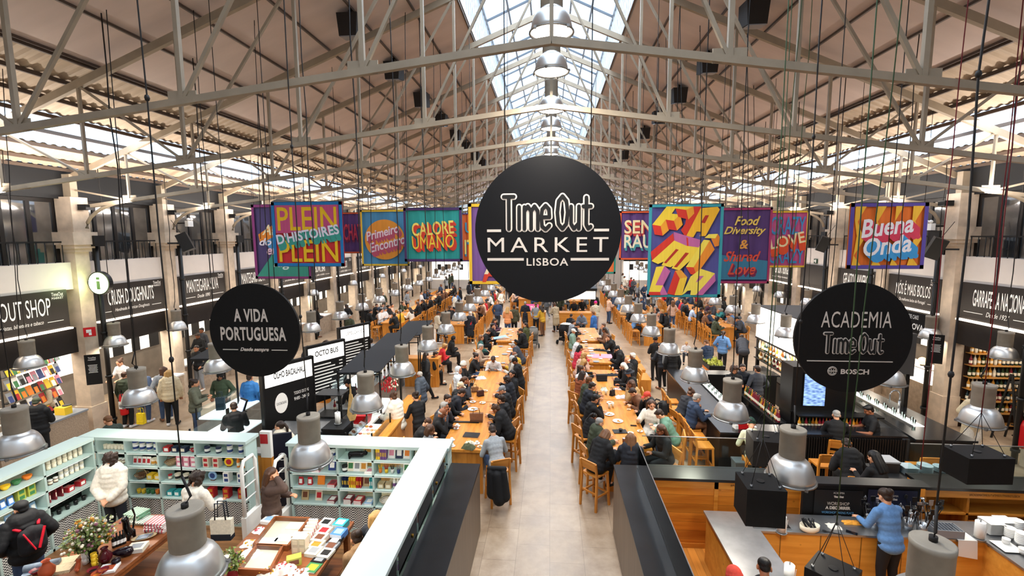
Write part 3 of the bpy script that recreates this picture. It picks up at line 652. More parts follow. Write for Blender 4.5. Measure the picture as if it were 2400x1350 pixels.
b=Ban('teal banner reading CALORE UMANO in yellow letters with purple border',(946,487),(1083,487),(948,612),15,'2F9C94','4C3565',.08)
b.txt('CALORE',.5,.62,.72,.25,'F4DC6A','D8432E',(.05,-.06),8,rot=.06); b.txt('UMANO',.5,.37,.72,.25,'F4D040','D8432E',(.05,-.06),8,rot=.04)
b=Ban('orange banner edge with blue letters left of the yellow bordered banner',(1081,500),(1118,500),(1082,612),17,'D2602F','5B3A70',.04)
b.txt('IT',.5,.3,.6,.3,'EDD36A','3F8FB0',(.03,-.05),4); b.txt('U',.5,.7,.5,.22,'3F8FB0')
b=Ban('purple banner with yellow border partly behind the huge round sign',(1098,477),(1200,477),(1100,665),14,'7A5490','EFC033',.09)
b.txt('A',.6,.25,.5,.25,'F0DDB8','D8432E',(-.05,-.1),6)
b=Ban('purple banner reading SEN RAU with orange border right of the round sign',(1452,495),(1540,495),(1452,608),15,'5A3A72','DE5A2A',.05)
b.txt('SEN',.5,.68,.75,.28,'F0DDA8','C8433E',(.03,-.06),7); b.txt('RAU',.5,.38,.75,.28,'EFE3C0','4C9A9E',(.03,-.06),7)
b=Ban('tall teal bordered banner reading FAMILIA in yellow and red block letters',(1522,479),(1697,478),(1516,695),12,'5C5A9C','3E9FA8',.07)
FAM=[('D93A2B',[(355,130),(400,48),(472,48),(475,62),(415,170),(350,298),(310,240),(345,190)]),('F7D23E',[(70,193),(190,45),(410,48),(350,75),(262,62),(232,105),(300,110),(250,163),(182,153),(140,205)]),
('F0A030',[(140,205),(182,153),(210,240),(158,285)]),('F0A030',[(250,163),(300,110),(325,195),(278,243)]),('F0A030',[(350,75),(410,48),(418,105),(370,155)]),('D93A2B',[(70,193),(140,205),(158,285),(90,275)]),('D93A2B',[(182,153),(250,163),(278,243),(205,232)]),('D93A2B',[(262,62),(350,75),(370,155),(285,130)]),
('F6B92F',[(350,298),(470,62),(610,52),(628,75),(515,290),(465,290),(480,255),(440,252),(415,298)]),('B83428',[(510,120),(540,120),(508,185),(475,180)]),('C76AA0',[(250,255),(470,320),(480,400),(370,375),(255,325)]),('D93A2B',[(355,298),(370,305),(375,375),(362,372)]),
('D93A2B',[(58,420),(245,265),(255,325),(70,490)]),('F8D648',[(65,495),(255,325),(360,370),(475,385),(455,430),(300,575),(235,555),(250,535),(225,548),(150,530),(170,500),(120,520)]),('B83428',[(170,510),(270,395),(293,402),(190,515)]),('B83428',[(255,545),(350,425),(380,430),(280,548)]),
('F9DF57',[(355,545),(500,320),(550,325),(420,548)]),('F0922F',[(420,548),(550,325),(592,400),(445,610)]),('E8862C',[(560,310),(592,378),(625,370),(632,300),(615,272),(595,310)]),('F9DF57',[(505,305),(540,275),(615,272),(595,310)]),('E2452C',[(355,545),(420,548),(445,615),(395,605)]),
('F8DA4C',[(105,545),(175,535),(100,698),(165,700),(140,755),(45,755)]),('D93A2B',[(45,755),(140,755),(145,782),(45,782)]),('C76AA0',[(175,535),(225,580),(165,700),(100,698)]),('C76AA0',[(165,700),(205,780),(145,782),(140,755)]),('EFA23A',[(265,575),(315,570),(368,630),(305,642)]),('D93A2B',[(265,575),(305,642),(262,782),(200,770)]),('F5C93F',[(305,642),(368,630),(325,782),(262,782)]),
('C76AA0',[(598,598),(605,660),(500,780),(440,780),(520,690)]),('F9E05A',[(325,780),(395,625),(480,560),(598,598),(520,690),(440,780),(395,780),(400,740),(370,745),(350,765)]),('C76AA0',[(465,620),(505,620),(475,655),(440,675)])]
for c_,pp_ in FAM: b.poly([((x-(45-15*(y-28)/770))/618,1-(y-28)/770) for x,y in pp_],c_,'lettering')
b=Ban('plum banner reading Food Diversity and Shared Love in yellow and red script',(1690,487),(1811,487),(1683,663),14,'5A3E74','B03C68',.06)
b.poly([(.05,.05),(.95,.05),(.95,.3),(.05,.38)],'3F7F9C'); b.txt('Food',.52,.83,.5,.12,'F2CF62',shear=.4); b.txt('Diversity',.48,.69,.82,.13,'F2CF62',shear=.4); b.txt('&',.47,.52,.18,.12,'EFA64A',shear=.2); b.txt('Shared',.45,.36,.72,.14,'E2523C',shear=.4); b.txt('Love',.45,.19,.55,.15,'E2523C','7c2c50',(.03,-.03),4,shear=.4)
b=Ban('pink banner reading CRAZY LOVE with yellow border',(1800,494),(1896,494),(1795,626),16,'C6588C','F0C33A',.06)
b.txt('CRAZY',.5,.74,.85,.32,'3F8FC4'); b.txt('CRAZY',.5,.2,.85,.26,'3F8FC4'); b.txt('LOVE',.5,.48,.86,.2,'F7E6B0','E8552C',(.02,-.14),9,rot=.22)
b=Ban('orange swirled banner reading Buena Onda with violet border',(1993,478),(2176,473),(1985,631),12.5,'E9762B','5B4BA0',.09)
for k,(x0,x1) in enumerate(((.06,.2),(.34,.46),(.58,.68),(.8,.94))): b.poly([(x0,.95),(x1,.95),(x1-.1,.72),(x1,.45),(x1-.12,.2),(x1-.02,.05),(x0-.02 if k else x0,.05),(x0+.02,.25),(x0+.04,.5),(x0,.75)],'F6BE3A')
b.txt('Buena',.48,.65,.68,.28,'F6F0F2','D8405A',(.1,-.1),9,rot=.12,shear=.25,off=.01); b.txt('Onda',.5,.36,.62,.28,'F6F0F2','3F9AD6',(.1,-.1),9,rot=.12,shear=.25,off=.01)
b=Ban('orange banner corner with green border low behind the huge round sign',(1385,588),(1443,588),(1385,641),19,'E8763A','2F8F7C',.07)
# ================================================================ HUNG BOXES, SPEAKERS, SMALL SIGNS
GREENR=mat('2C4220',.7,key='green_rope'); REDR=mat('6b1518',.7,key='red_cable')
def spk_box(label,px,py,y,w,h,d,rz,rope):
    p=ay(px,py,y); t=E('hanging_speaker',label,'speaker',p,R(rz),'black subwoofer boxes hung over the hall')
    MB().box((-w/2,-d/2,-h/2),(w/2,d/2,h/2)).build('cabinet',BLACK,t)
    q=MB()
    for a in (-1,1):
        for b_ in (-1,1): q.cyl((a*w*.36,b_*d*.36,h/2),.015,.03,6)
    q.build('eye_bolt',STEEL,t)
    MB().cyl((0,0,h/2),.045,.01,12).build('socket',BLK,t)
    for a in (-1,1):
        for b_ in (-1,1): MB().tube([(a*w*.36,b_*d*.36,h/2+.02),(0,0,h/2+.55)],.004,4).build('sling_wire',CABLE,t)
    MB().tube([(0,0,h/2+.5),(.02,0,h/2+2.5),(0,0,zr(p.x)-p.z)],.0065,5).build('rope',rope,t)
spk_box('black speaker box hanging in front of the pine counter beside the paper roll',1780,1170,5.6,.44,.46,.42,-3,GREENR)
spk_box('wide black speaker box hanging at the right edge over the floor',2287,1088,6.6,.6,.36,.42,4,REDR)
spk_box('black speaker box hanging behind the dome lamp near the bar stools',1795,1052,7.6,.5,.42,.45,-8,GREENR)
spk_box('black speaker box hanging lowest, its top corner at the bottom edge',1950,1372,5.0,.42,.4,.42,44,GREENR)
def wall_speaker(label,p,rz):
    t=E('wall_speaker',label,'speaker',p,rz)
    q=MB().hexa([(-.19,-.17,-.3),(.19,-.17,-.3),(.12,.17,-.3),(-.12,.17,-.3),(-.19,-.17,.3),(.19,-.17,.3),(.12,.17,.3),(-.12,.17,.3)]); o=q.build('cabinet',BLK,t); o.rotation_euler=(R(-22),R(8),0)
    MB().box((-.02,.15,-.05),(.02,.5,.0)).build('wall_bracket',BLK,t); MB().tube([(0,.1,.3),(0,.35,.75)],.008,4).build('safety_cable',CABLE,t)
wall_speaker('black wall speaker angled down beside left pillar above the MANTEIGARIA sign',ax(434,568,XL+.8),R(120))
wall_speaker('black wall speaker angled down on the right, beside the Buena Onda banner',ax(2193,582,XR-.7),R(-120))
wall_speaker('black wall speaker angled down right of the CRAZY LOVE banner',ax(1930,572,XR-.7),R(-120))
for px,py,X,rz,l in ((443,523,XL+.5,PI/2,'white twin emergency light above the left speaker'),(2180,530,XR-.5,-PI/2,'white twin emergency light beside the Buena Onda banner')):
    t=E('emergency_light',l,'emergency light',ax(px,py,X),rz); MB().box((-.12,-.06,-.12),(.12,.06,.08)).build('battery_box',WHITE,t); MB().box((-.02,.0,-.02),(.02,.85,.02)).build('wall_bracket',BLK,t)
    for s in (-1,1): MB().ell((s*.07,-.04,.13),(.06,.05,.05)).build('lamp_head',WHITE,t)
p=ax(231,664,XL+.55); t=E('information_sign','round glowing white information sign with a letter i on left pillar','sign',p,0)
q=MB(); n=32
for y0,y1,r_ in ((0,.12,.33),):
    vs=[(r_*math.cos(2*PI*i/n),y0,r_*math.sin(2*PI*i/n)) for i in range(n)]+[(r_*math.cos(2*PI*i/n),y1,r_*math.sin(2*PI*i/n)) for i in range(n)]
    q.add(vs,[tuple(reversed(range(n))),tuple(range(n,2*n))]+[(i,(i+1)%n,n+(i+1)%n,n+i) for i in range(n)])
q.build('casing',BLK,t)
q=MB(); q.add([(.3*math.cos(2*PI*i/n),-.005,.3*math.sin(2*PI*i/n)) for i in range(n)],[tuple(reversed(range(n)))]); q.build('lit_face',mat((.86,1,.7),.5,emit=2.2,key='lit_green_white'),t)
q=MB().box((-.045,-.02,-.17),(.045,-.008,.06)); q.cyl((0,-.02,.0),.001,.001,4); q.box((-.045,-.02,.1),(.045,-.008,.17)); q.build('letter',mat('2d4a1f',.5,key='sign_green'),t)
t['label']='round glowing white information sign with a letter i on left pillar'
MB().box((-.3,.05,-.04),(-.5,.09,.04)).build('bracket',BLK,t)
l=bpy.data.lights.new('information_sign_light','POINT'); l.energy=18; l.color=(.75,1,.45); l.shadow_soft_size=.3; lo=bpy.data.objects.new('information_sign_light',l); C.objects.link(lo); lo.location=p+Vector((-.1,-.25,0))
RED=mat('C4161C',.35,key='fire_red')
p=ax(210,778,XL+.35); t=E('fire_sign','small red fire hose sign on left drainpipe','sign',p,R(45)); MB().box((-.13,-.01,-.13),(.13,.01,.13)).build('plate',RED,t); q=MB().box((-.07,-.016,-.02),(.04,-.011,.07)); q.box((-.02,-.016,-.09),(.04,-.011,.0)); q.build('symbol',WHITE,t)
def placard(label,p,rz,h=.85,w=.34):
    t=E('wall_placard',label,'placard',p,rz); MB().box((-w/2,-.02,-h/2),(w/2,.02,h/2)).build('plate',BLACK,t)
    text('lettering','TimeOut',LET,(0,-.03,h*.4),w*.5,.04,'-Y',parent=t); text('lettering','MARKET',LET,(0,-.03,h*.33),w*.5,.03,'-Y',parent=t)
    q=MB()
    for i in range(7): q.box((-w*.3+.01*(i%3),-.026,h*.15-i*.035),(w*.3-.01*(i%2),-.021,h*.15-i*.035+.008))
    q.build('fine_print',LET,t)
placard('black placard with white print on left pillar beside the doughnut stall',ax(219,866,XL+.5),R(30))
placard('black placard with white print on right pillar by the wine shop',ax(2193,818,XR-.55),R(-30))
def extinguisher(label,p,rz=0,s=1.):
    t=E('fire_extinguisher',label,'fire extinguisher',p,rz)
    MB().lathe([(.02,0),(.08,.0),(.085,.03),(.085,.42),(.06,.5),(.025,.53),(.02,.56)],16).build('cylinder',RED,t)
    q=MB().box((-.02,-.07,.56),(.02,.05,.6)); q.beam((0,-.05,.6),(0,.07,.66),.02,.015); q.build('valve_lever',BLK,t)
    MB().tube([(0,-.04,.57),(.06,-.1,.5),(.1,-.07,.3),(.1,-.02,.12)],.012,6).build('hose',BLK,t)
    MB().box((-.05,-.088,.16),(.05,-.083,.34)).build('label_plate',WHITE,t); t.scale=(s,)*3
extinguisher('red fire extinguisher standing against the left pillar by the doughnut counter',(XL+.55,12.5,.45),0,1.25)
extinguisher('red fire extinguisher on a stand at the far right edge by the wine shop',az(2396,1062,.3)+Vector((0,0,.15)),0,1.3)
p=ax(1912,612,XR-.02); t=E('exit_sign','small green and black exit pictogram on right white wall','sign',p,-PI/2); MB().box((-.14,-.01,-.1),(.14,.01,.1)).build('plate',mat('183b22',.4,key='exit_green'),t); q=MB().box((-.03,-.015,-.07),(.05,-.011,.07)); q.box((-.11,-.015,-.03),(-.05,-.011,.05)); q.build('pictogram',WHITE,t)
# ================================================================ FURNITURE
TH=1.05; SH=.75
def make_stool():
    t=E('bar_stool','x','bar stool'); w=.2; d=.19
    MB().box((-w,-d,SH-.035),(w,d+.01,SH)).build('seat',WOODX,t)
    q=MB().hexa([(-w,-d-.02,SH+.1),(w,-d-.02,SH+.1),(w,-d+.01,SH+.1),(-w,-d+.01,SH+.1),(-w,-d-.06,SH+.3),(w,-d-.06,SH+.3),(w,-d-.03,SH+.3),(-w,-d-.03,SH+.3)]); q.build('backrest',WOODX,t)
    for sx in (-1,1):
        MB().beam((sx*(w+.01),d+.02,0),(sx*(w-.02),d-.02,SH-.03),.04,.045).build('leg',WOODZ,t)
        q=MB().beam((sx*(w+.01),-d-.03,0),(sx*(w-.0),-d+.0,SH),.04,.045); q.beam((sx*w,-d,SH),(sx*w,-d-.05,SH+.29),.038,.04); q.build('leg',WOODZ,t)
        MB().beam((sx*w,-d,.3),(sx*w,d,.3),.025,.035).build('stretcher',WOODY,t)
    MB().beam((-w,d,.28),(w,d,.28),.035,.025).build('footrest',WOODX,t)
    MB().beam((-w,-d,.36),(w,-d,.36),.025,.035).build('stretcher',WOODX,t)
    return t
ST0=make_stool(); _st=[True]
def stool(x,y,rz,label,group='oak bar stools at the high tables'):
    if _st[0]: _st[0]=False; protoc(ST0); ST0.location=(x,y,0); ST0.rotation_euler.z=rz; tag(ST0,label,None,group); return ST0
    return dup(ST0,(x,y,0),rz,label,group)
def high_table(x0,x1,y0,y1,label):
    t=E('high_table',label,'table',((x0+x1)/2,y0,0),0,'high oak communal tables'); w=(x1-x0)/2; L_=y1-y0
    MB().box((-w,0,TH-.06),(w,L_,TH)).build('tabletop',WOODY,t)
    for yy in (.08,L_-.14): MB().box((-w+.06,yy,0),(w-.06,yy+.06,TH-.06)).build('end_panel',WOODZ,t)
    MB().box((-w+.06,.1,TH-.2),(-w+.09,L_-.1,TH-.06)).build('apron',WOODY,t); MB().box((w-.09,.1,TH-.2),(w-.06,L_-.1,TH-.06)).build('apron',WOODY,t)
    return t
def bench_cube(x,y,w,d,h,label,rz=0):
    t=E('wooden_bench',label,'bench',(x,y,0),rz,'oak block benches')
    MB().box((-w/2,-d/2,h-.04),(w/2,d/2,h)).build('seat',WOODX,t); q=MB().box((-w/2+.01,-d/2+.01,0),(w/2-.01,-d/2+.05,h-.04)); q.box((-w/2+.01,d/2-.05,0),(w/2-.01,d/2-.01,h-.04)); q.box((-w/2+.01,-d/2+.05,0),(-w/2+.05,d/2-.05,h-.04)); q.box((w/2-.05,-d/2+.05,0),(w/2-.01,d/2-.05,h-.04)); q.build('base',WOODZ,t)
# ================================================================ PEOPLE
def remesh(q,vox,name,dec=.5,sm=4):
    me=q.mesh('tmp'); o=bpy.data.objects.new('tmp',me); C.objects.link(o)
    r=o.modifiers.new('r','REMESH'); r.mode='VOXEL'; r.voxel_size=vox; r.use_smooth_shade=True
    if sm: s=o.modifiers.new('s','SMOOTH'); s.factor=.5; s.iterations=sm
    if dec<1: d=o.modifiers.new('d','DECIMATE'); d.ratio=dec
    dg=bpy.context.evaluated_depsgraph_get(); m2=bpy.data.meshes.new_from_object(o.evaluated_get(dg)); bpy.data.objects.remove(o); bpy.data.meshes.remove(me)
    m2.name=name; m2.polygons.foreach_set('use_smooth',[True]*len(m2.polygons)); m2.materials.clear(); m2.materials.append(DGREY); return m2
def cap(q,a,ra,b,rb,n=12,fl=1.):
    a=Vector(a);b=Vector(b); q.ell(a,ra,10,8); q.ell(b,rb,10,8)
    d=(b-a); 
    if d.length<1e-5: return
    d.normalize(); u=Vector((0,0,1)) if abs(d.z)<.9 else Vector((0,1,0)); x=d.cross(u).normalized(); y=x.cross(d)
    vs=[a+(x*math.cos(2*PI*i/n)+y*math.sin(2*PI*i/n))*ra for i in range(n)]+[b+(x*math.cos(2*PI*i/n)+y*math.sin(2*PI*i/n))*rb for i in range(n)]
    q.add(vs,[tuple(reversed(range(n))),tuple(range(n,2*n))]+[(i,(i+1)%n,n+(i+1)%n,n+i) for i in range(n)])
def ik(s,w,l1,l2,pole):
    s=Vector(s);w=Vector(w);d=w-s; L_=min(d.length,(l1+l2)*.995); d.normalize(); w=s+d*L_
    a=(l1*l1-l2*l2+L_*L_)/(2*L_); h=math.sqrt(max(0,l1*l1-a*a)); p=Vector(pole); p=(p-d*p.dot(d)).normalized(); return s+d*a+p*h,w
# pose: lean, head pitch/yaw, wrists (absolute), legs
POSES={
 'stand':dict(wr=[(-.25,.06,.86),(.25,.06,.86)]),
 'stand_phone':dict(wr=[(-.1,.3,1.18),(.1,.3,1.16)],hp=25),
 'stand_pocket':dict(wr=[(-.22,.13,.98),(.22,.13,.98)],hy=15),
 'stand_behind':dict(wr=[(-.06,-.2,.98),(.06,-.21,.96)],hp=12,hy=-10,pole=(0,-.3,-1)),
 'stand_work':dict(wr=[(-.17,.42,1.08),(.17,.42,1.08)],lean=12,hp=25),
 'stand_ear':dict(wr=[(-.1,.3,1.12),(.13,.13,1.58)],hp=8),
 'bend':dict(wr=[(-.12,.5,.62),(.15,.52,.7)],lean=48,hp=10),
 'walk':dict(wr=[(-.24,.18,.9),(.24,-.12,.9)],legs='walk'),
 'sit_table':dict(sit=1,wr=[(-.16,.44,1.1),(.16,.44,1.1)],lean=12,hp=12),
 'sit_eat':dict(sit=1,wr=[(-.12,.44,1.1),(.1,.3,1.32)],lean=16,hp=20,hy=8),
 'sit_chin':dict(sit=1,wr=[(-.1,.34,1.3),(.13,.34,1.3)],lean=20,hp=-5),
 'sit_down':dict(sit=1,wr=[(-.15,.42,1.1),(.15,.45,1.1)],lean=28,hp=35),
 'sit_talk':dict(sit=1,wr=[(-.18,.38,1.12),(.22,.36,1.2)],lean=4,hy=35),
 'sit_up':dict(sit=1,wr=[(-.12,.3,.95),(.12,.3,.95)],lean=2,hp=8,hy=-30),
 'low_sit':dict(sit=2,wr=[(-.12,.36,.75),(.12,.36,.78)],lean=18,hp=15),
}
_PC={}
def pose_geo(name):
    if name in _PC: return _PC[name]
    p=POSES[name]; sit=p.get('sit',0)
    pz={0:.93,1:SH+.10,2:.56}[sit]
    lean=R(p.get('lean',2)); pel=Vector((0,0,pz)); RM=Matrix.Rotation(-lean,3,'X')
    T=lambda x,y,z: pel+RM@Vector((x,y,z))
    ch=T(0,0,.32); nk=T(0,-.0,.53); hd=T(0,.025,.67)
    G=dict(pel=pel,waist=T(0,.0,.14),ch=ch,nk=nk,hd=hd,hp=R(p.get('hp',5)),hy=R(p.get('hy',0)),sh=[T(-.175,0,.46),T(.175,0,.46)],T=T,lean=lean)
    pole=p.get('pole',(0,-.25,-1)); G['el']=[];G['wr']=[]
    for i,sg in enumerate((-1,1)):
        e,w=ik(G['sh'][i],p['wr'][i],.29,.26,(pole[0]+sg*.5,pole[1],pole[2])); G['el'].append(e);G['wr'].append(w)
    hip=[];kn=[];an=[];to=[]
    for i,sg in enumerate((-1,1)):
        if sit==1: h=Vector((sg*.09,.0,pz-.02)); k=Vector((sg*.12,.40,pz-.03)); a=Vector((sg*.11,.3,.41)); t_=a+Vector((sg*.02,.16,-.06))
        elif sit==2: h=Vector((sg*.09,0,pz-.02)); k=Vector((sg*.14,.41,.52)); a=Vector((sg*.14,.42,.1)); t_=a+Vector((sg*.02,.16,-.05))
        elif p.get('legs')=='walk': h=Vector((sg*.085,0,.89)); f=sg; k=Vector((sg*.09,.1 if f<0 else .06,.49)); a=Vector((sg*.08,.26 if f<0 else -.3,.1 if f<0 else .16)); t_=a+(Vector((0,.17,-.05)) if f<0 else Vector((0,.12,-.11)))
        else: h=Vector((sg*.085,0,.89)); k=Vector((sg*.1,.03,.48)); a=Vector((sg*.11,-.01,.09)); t_=a+Vector((sg*.03,.17,-.05))
        hip.append(h);kn.append(k);an.append(a);to.append(t_)
    G.update(hip=hip,kn=kn,an=an,to=to,sit=sit); 
    hm=Matrix.Translation(hd)@Matrix.Rotation(-lean*.5,4,'X')@Matrix.Rotation(G['hy'],4,'Z')@Matrix.Rotation(-G['hp'],4,'X'); G['hm']=hm
    _PC[name]=G; return G
_PM={}
def hand(q,e,w,sg,curl=.5):
    d=(w-e).normalized(); s=Vector((0,0,-1)) if abs(d.z)<.8 else Vector((0,1,0)); s=(s-d*s.dot(d)).normalized(); lat=d.cross(s)
    # palm normal s; fingers spread on lat
    for k in range(3): cap(q,w+d*.01+lat*(k-1)*.022,.017,w+d*.075+lat*(k-1)*.026,.014,8)
    for k,(l_,o_) in enumerate(((.058,-.036),(.068,-.013),(.064,.011),(.05,.034))):
        a=w+d*.08+lat*o_; b=a+(d*.8+s*curl*.6).normalized()*l_*.55; c=b+(d*.35+s*curl*1.6).normalized()*l_*.5
        cap(q,a,.0092,b,.0088,8); cap(q,b,.0088,c,.0078,8)
    th=w+d*.03-lat*.03*sg; b=th+(d*.6-lat*sg*.8+s*.3).normalized()*.035; c=b+(d+s*.5).normalized()*.028
    cap(q,th,.012,b,.0105,8); cap(q,b,.0105,c,.009,8)
def tv(m_,v): return m_@Vector(v)
def body_mesh(pn):
    if ('b',pn) in _PM: return _PM['b',pn]
    G=pose_geo(pn); q=MB(); hm=G['hm']
    hq=MB()
    def he(c,r): 
        k=len(q.v); q.ell((0,0,0),r,14,10)
        for i in range(k,len(q.v)): q.v[i]=tuple(hm@(Vector(q.v[i])+Vector(c)))
    he((0,-.012,.035),(.075,.092,.085)); he((0,.018,-.03),(.06,.068,.075)); he((0,.045,-.075),(.036,.035,.03))
    he((0,.092,-.015),(.013,.02,.022)); he((0,.085,.008),(.009,.014,.028)); he((0,.078,-.052),(.024,.012,.007)); he((0,.075,-.064),(.02,.012,.008)); he((0,.066,.03),(.05,.02,.012))
    for sg in (-1,1): he((sg*.078,-.008,-.01),(.012,.022,.032)); he((sg*.033,.06,-.03),(.022,.022,.02))
    cap(q,hm@Vector((0,-.02,-.07)),.052,G['nk']-Vector((0,0,.05)),.06)
    cap(q,G['nk']-Vector((0,0,.06)),.08,G['ch'],.12); cap(q,G['ch']-(G['T'](0.05,0,0)-G['pel']),.11,G['waist'],.11); cap(q,G['waist'],.11,G['pel'],.12)
    for i,sg in enumerate((-1,1)):
        cap(q,G['sh'][i],.055,G['el'][i],.042); cap(q,G['el'][i],.042,G['wr'][i],.027); hand(q,G['el'][i],G['wr'][i],sg)
        cap(q,G['hip'][i],.085,G['kn'][i],.055); cap(q,G['kn'][i],.055,G['an'][i],.036); cap(q,G['an'][i],.036,G['to'][i],.03)
        cap(q,G['nk']-Vector((0,0,.05)),.05,G['sh'][i],.055)
    m_=remesh(q,.0085,'body',.4,2); _PM['b',pn]=m_; return m_
def top_mesh(pn,style):
    k=('t',pn,style)
    if k in _PM: return _PM[k]
    G=pose_geo(pn); q=MB(); T=G['T']; e={'fit':.014,'loose':.03,'puffer':.042,'coat':.03,'short':.014}[style]
    lo=-.02 if G['sit'] else -.06
    # torso as flattened rings
    for (z,rx,ry) in ((lo,.182,.14),(.05,.178,.135),(.14,.145,.115),(.24,.155,.12),(.33,.17,.125),(.41,.17,.11),(.47,.13,.085)):
        c=T(0,0,z); n0=len(q.v); q.ell((0,0,0),(rx+e,ry+e,.12+e*.4),16,10); RM=Matrix.Rotation(-G['lean'],3,'X')
        for i in range(n0,len(q.v)): q.v[i]=tuple(RM@Vector(q.v[i])+c)
        if style=='puffer' : cap(q,c+Vector((-.06,0,.035)),.135,c+Vector((.06,0,.035)),.135)
    cap(q,G['nk']-Vector((0,0,.09)),.075+e*.6,G['nk']-Vector((0,0,.0)),.058+e*.7)
    for i,sg in enumerate((-1,1)):
        cap(q,G['nk']-Vector((0,0,.07)),.06+e*.6,G['sh'][i],.062+e*.7)
        s_,el,wr=G['sh'][i],G['el'][i],G['wr'][i]
        if style=='short': cap(q,s_,.068,s_.lerp(el,.7),.062)
        elif style=='puffer':
            n=4
            for k in range(n): cap(q,s_.lerp(el,k/n),.085,s_.lerp(el,(k+.55)/n),.08)
            for k in range(n): cap(q,el.lerp(wr,k/n),.074,el.lerp(wr,(k+.5)/n),.066)
        else: cap(q,s_,.058+e*.8,el,.046+e*.8); cap(q,el,.046+e*.8,el.lerp(wr,.93),.034+e*.7)
        if style in('coat',):
            if G['sit']==0: cap(q,G['pel']+Vector((sg*.05,-.0,0)),.15,G['pel']+Vector((sg*.08,-.02,-.42)),.14)
            else: cap(q,G['hip'][i],.13,G['hip'][i].lerp(G['kn'][i],.6),.115); cap(q,G['pel']+Vector((0,-.06,-.02)),.13,G['pel']+Vector((sg*.08,-.1,-.22)),.09)
    if style in('puffer','loose','coat'): # hood folded on the back
        cap(q,T(-.07,-.09,.49),.05,T(.07,-.09,.49),.05); cap(q,T(-.09,-.04,.52),.035,T(.09,-.04,.52),.035)
        cap(q,T(-.05,-.12,.42),.045,T(.05,-.12,.42),.045)
    m_=remesh(q,.014,'top',.45,1 if style=='puffer' else 6); _PM[k]=m_; return m_
def leg_mesh(pn,wide=0):
    k=('l',pn,wide)
    if k in _PM: return _PM[k]
    G=pose_geo(pn); q=MB()
    cap(q,G['pel']+Vector((-.055,0,-.03)),.118,G['pel']+Vector((.055,0,-.03)),.118)
    for i in range(2):
        cap(q,G['hip'][i],.105,G['kn'][i],.072+wide); cap(q,G['kn'][i],.072+wide,G['an'][i]+Vector((0,0,.02)),.052+wide*1.3)
    m_=remesh(q,.015,'trousers',.45,2); _PM[k]=m_; return m_
def shoe_mesh(pn,i):
    k=('s',pn,i)
    if k in _PM: return _PM[k]
    G=pose_geo(pn); q=MB(); a,t_=G['an'][i],G['to'][i]
    cap(q,a,.05,a-Vector((0,.03,.04)),.045); cap(q,a-Vector((0,.02,.035)),.046,t_,.04)
    m_=remesh(q,.013,'shoe',.6,1); _PM[k]=m_; return m_
def hair_mesh(st):
    k=('h',st)
    if k in _PM: return _PM[k]
    q=MB()
    def sk(a=.09,b=.103,c=.09,z=.045,y=-.025): q.ell((0,y,z),(a,b,c),16,12)
    if st=='short': sk(.083,.098,.082,.05,-.028); q.ell((0,-.06,-.01),(.072,.05,.06)); q.ell((0,.04,.1),(.055,.04,.025))
    if st=='crop': sk(.079,.093,.073,.048,-.022); q.ell((0,-.06,0),(.066,.042,.05))
    if st in('long','wavy'):
        sk(.088,.1,.085,.048,-.028); n=5 if st=='long' else 7
        for i in range(n):
            a=-1.25+2.5*i/(n-1); x=math.sin(a)*.085; y=-.03-math.cos(a)*.07; cap(q,(x,y,.04),.035,(x*1.05,y-.015,-.13),.036); cap(q,(x*1.05,y-.015,-.13),.036,(x*1.1,y-.02,-.27 if st=='long' else -.2),.026 if st=='long' else .045)
    if st=='bob': 
        sk(.092,.1,.085,.045,-.025)
        for i in range(5): a=-1.4+2.8*i/4; cap(q,(math.sin(a)*.088,-.02-math.cos(a)*.07,.04),.035,(math.sin(a)*.092,-.02-math.cos(a)*.07,-.09),.04)
    if st=='bun': sk(.085,.1,.082,.045,-.03); q.ell((0,-.135,.06),(.055,.05,.055)); q.ell((0,-.06,-.02),(.074,.055,.06))
    if st=='pony': sk(.083,.097,.08,.048,-.025); q.ell((0,-.05,0),(.07,.055,.05)); cap(q,(0,-.12,.05),.028,(0,-.16,-.04),.032); cap(q,(0,-.16,-.04),.032,(0,-.15,-.2),.018)
    if st=='curly':
        rnd=random.Random(5)
        sk(.095,.105,.095,.045,-.03)
        for i in range(60):
            a=rnd.uniform(.9,5.4)+PI/2-PI; z=rnd.uniform(-.1,.12); rr=.1*math.sqrt(max(.1,1-(z/.16)**2)); q.ell((math.cos(a)*rr*1.0 if 1 else 0,-.03+math.sin(a)*rr if math.sin(a)<.4 else .02,z+.01),.03,8,6)
    if st=='fringe': q.ell((0,-.055,.0),(.08,.055,.045)); q.ell((0.07,-.02,.0),(.016,.04,.03)); q.ell((-.07,-.02,.0),(.016,.04,.03))
    if st=='cap': sk(.088,.1,.075,.055,-.018); q.ell((0,.1,.04),(.07,.065,.013)); q.ell((0,-.06,-.005),(.068,.045,.045))
    if st=='beanie': sk(.09,.102,.1,.06,-.022); q.lathe([(.085,-.02),(.098,-.015),(.098,.03),(.085,.035)],20,(0,-.022,.03),1,1.1)
    if st=='hood':
        q.ell((0,-.045,.035),(.1,.105,.115),16,12); cap(q,(-.08,-.0,-.06),.04,(0,-.08,-.12),.06); cap(q,(.08,.0,-.06),.04,(0,-.08,-.12),.06)
    if st=='hat': q.lathe([(.0,.135),(.085,.13),(.098,.05),(.16,.035),(.165,.045),(.1,.07)],20,(0,-.02,0)); q.ell((0,-.02,.09),(.09,.1,.06)); q.ell((0,-.05,-.02),(.08,.055,.08))
    if st=='scarf': q.ell((0,-.02,.03),(.097,.108,.105),16,12); cap(q,(-.05,-.02,-.1),.06,(.05,-.02,-.1),.06); q.ell((0,0.0,-.12),(.1,.08,.04))
    m_=remesh(q,.010,'hair',.5,1 if st=='curly' else 2)
    if st in('hood','scarf','beanie','hat','cap') or 1:
        pass
    _PM[k]=m_; return m_
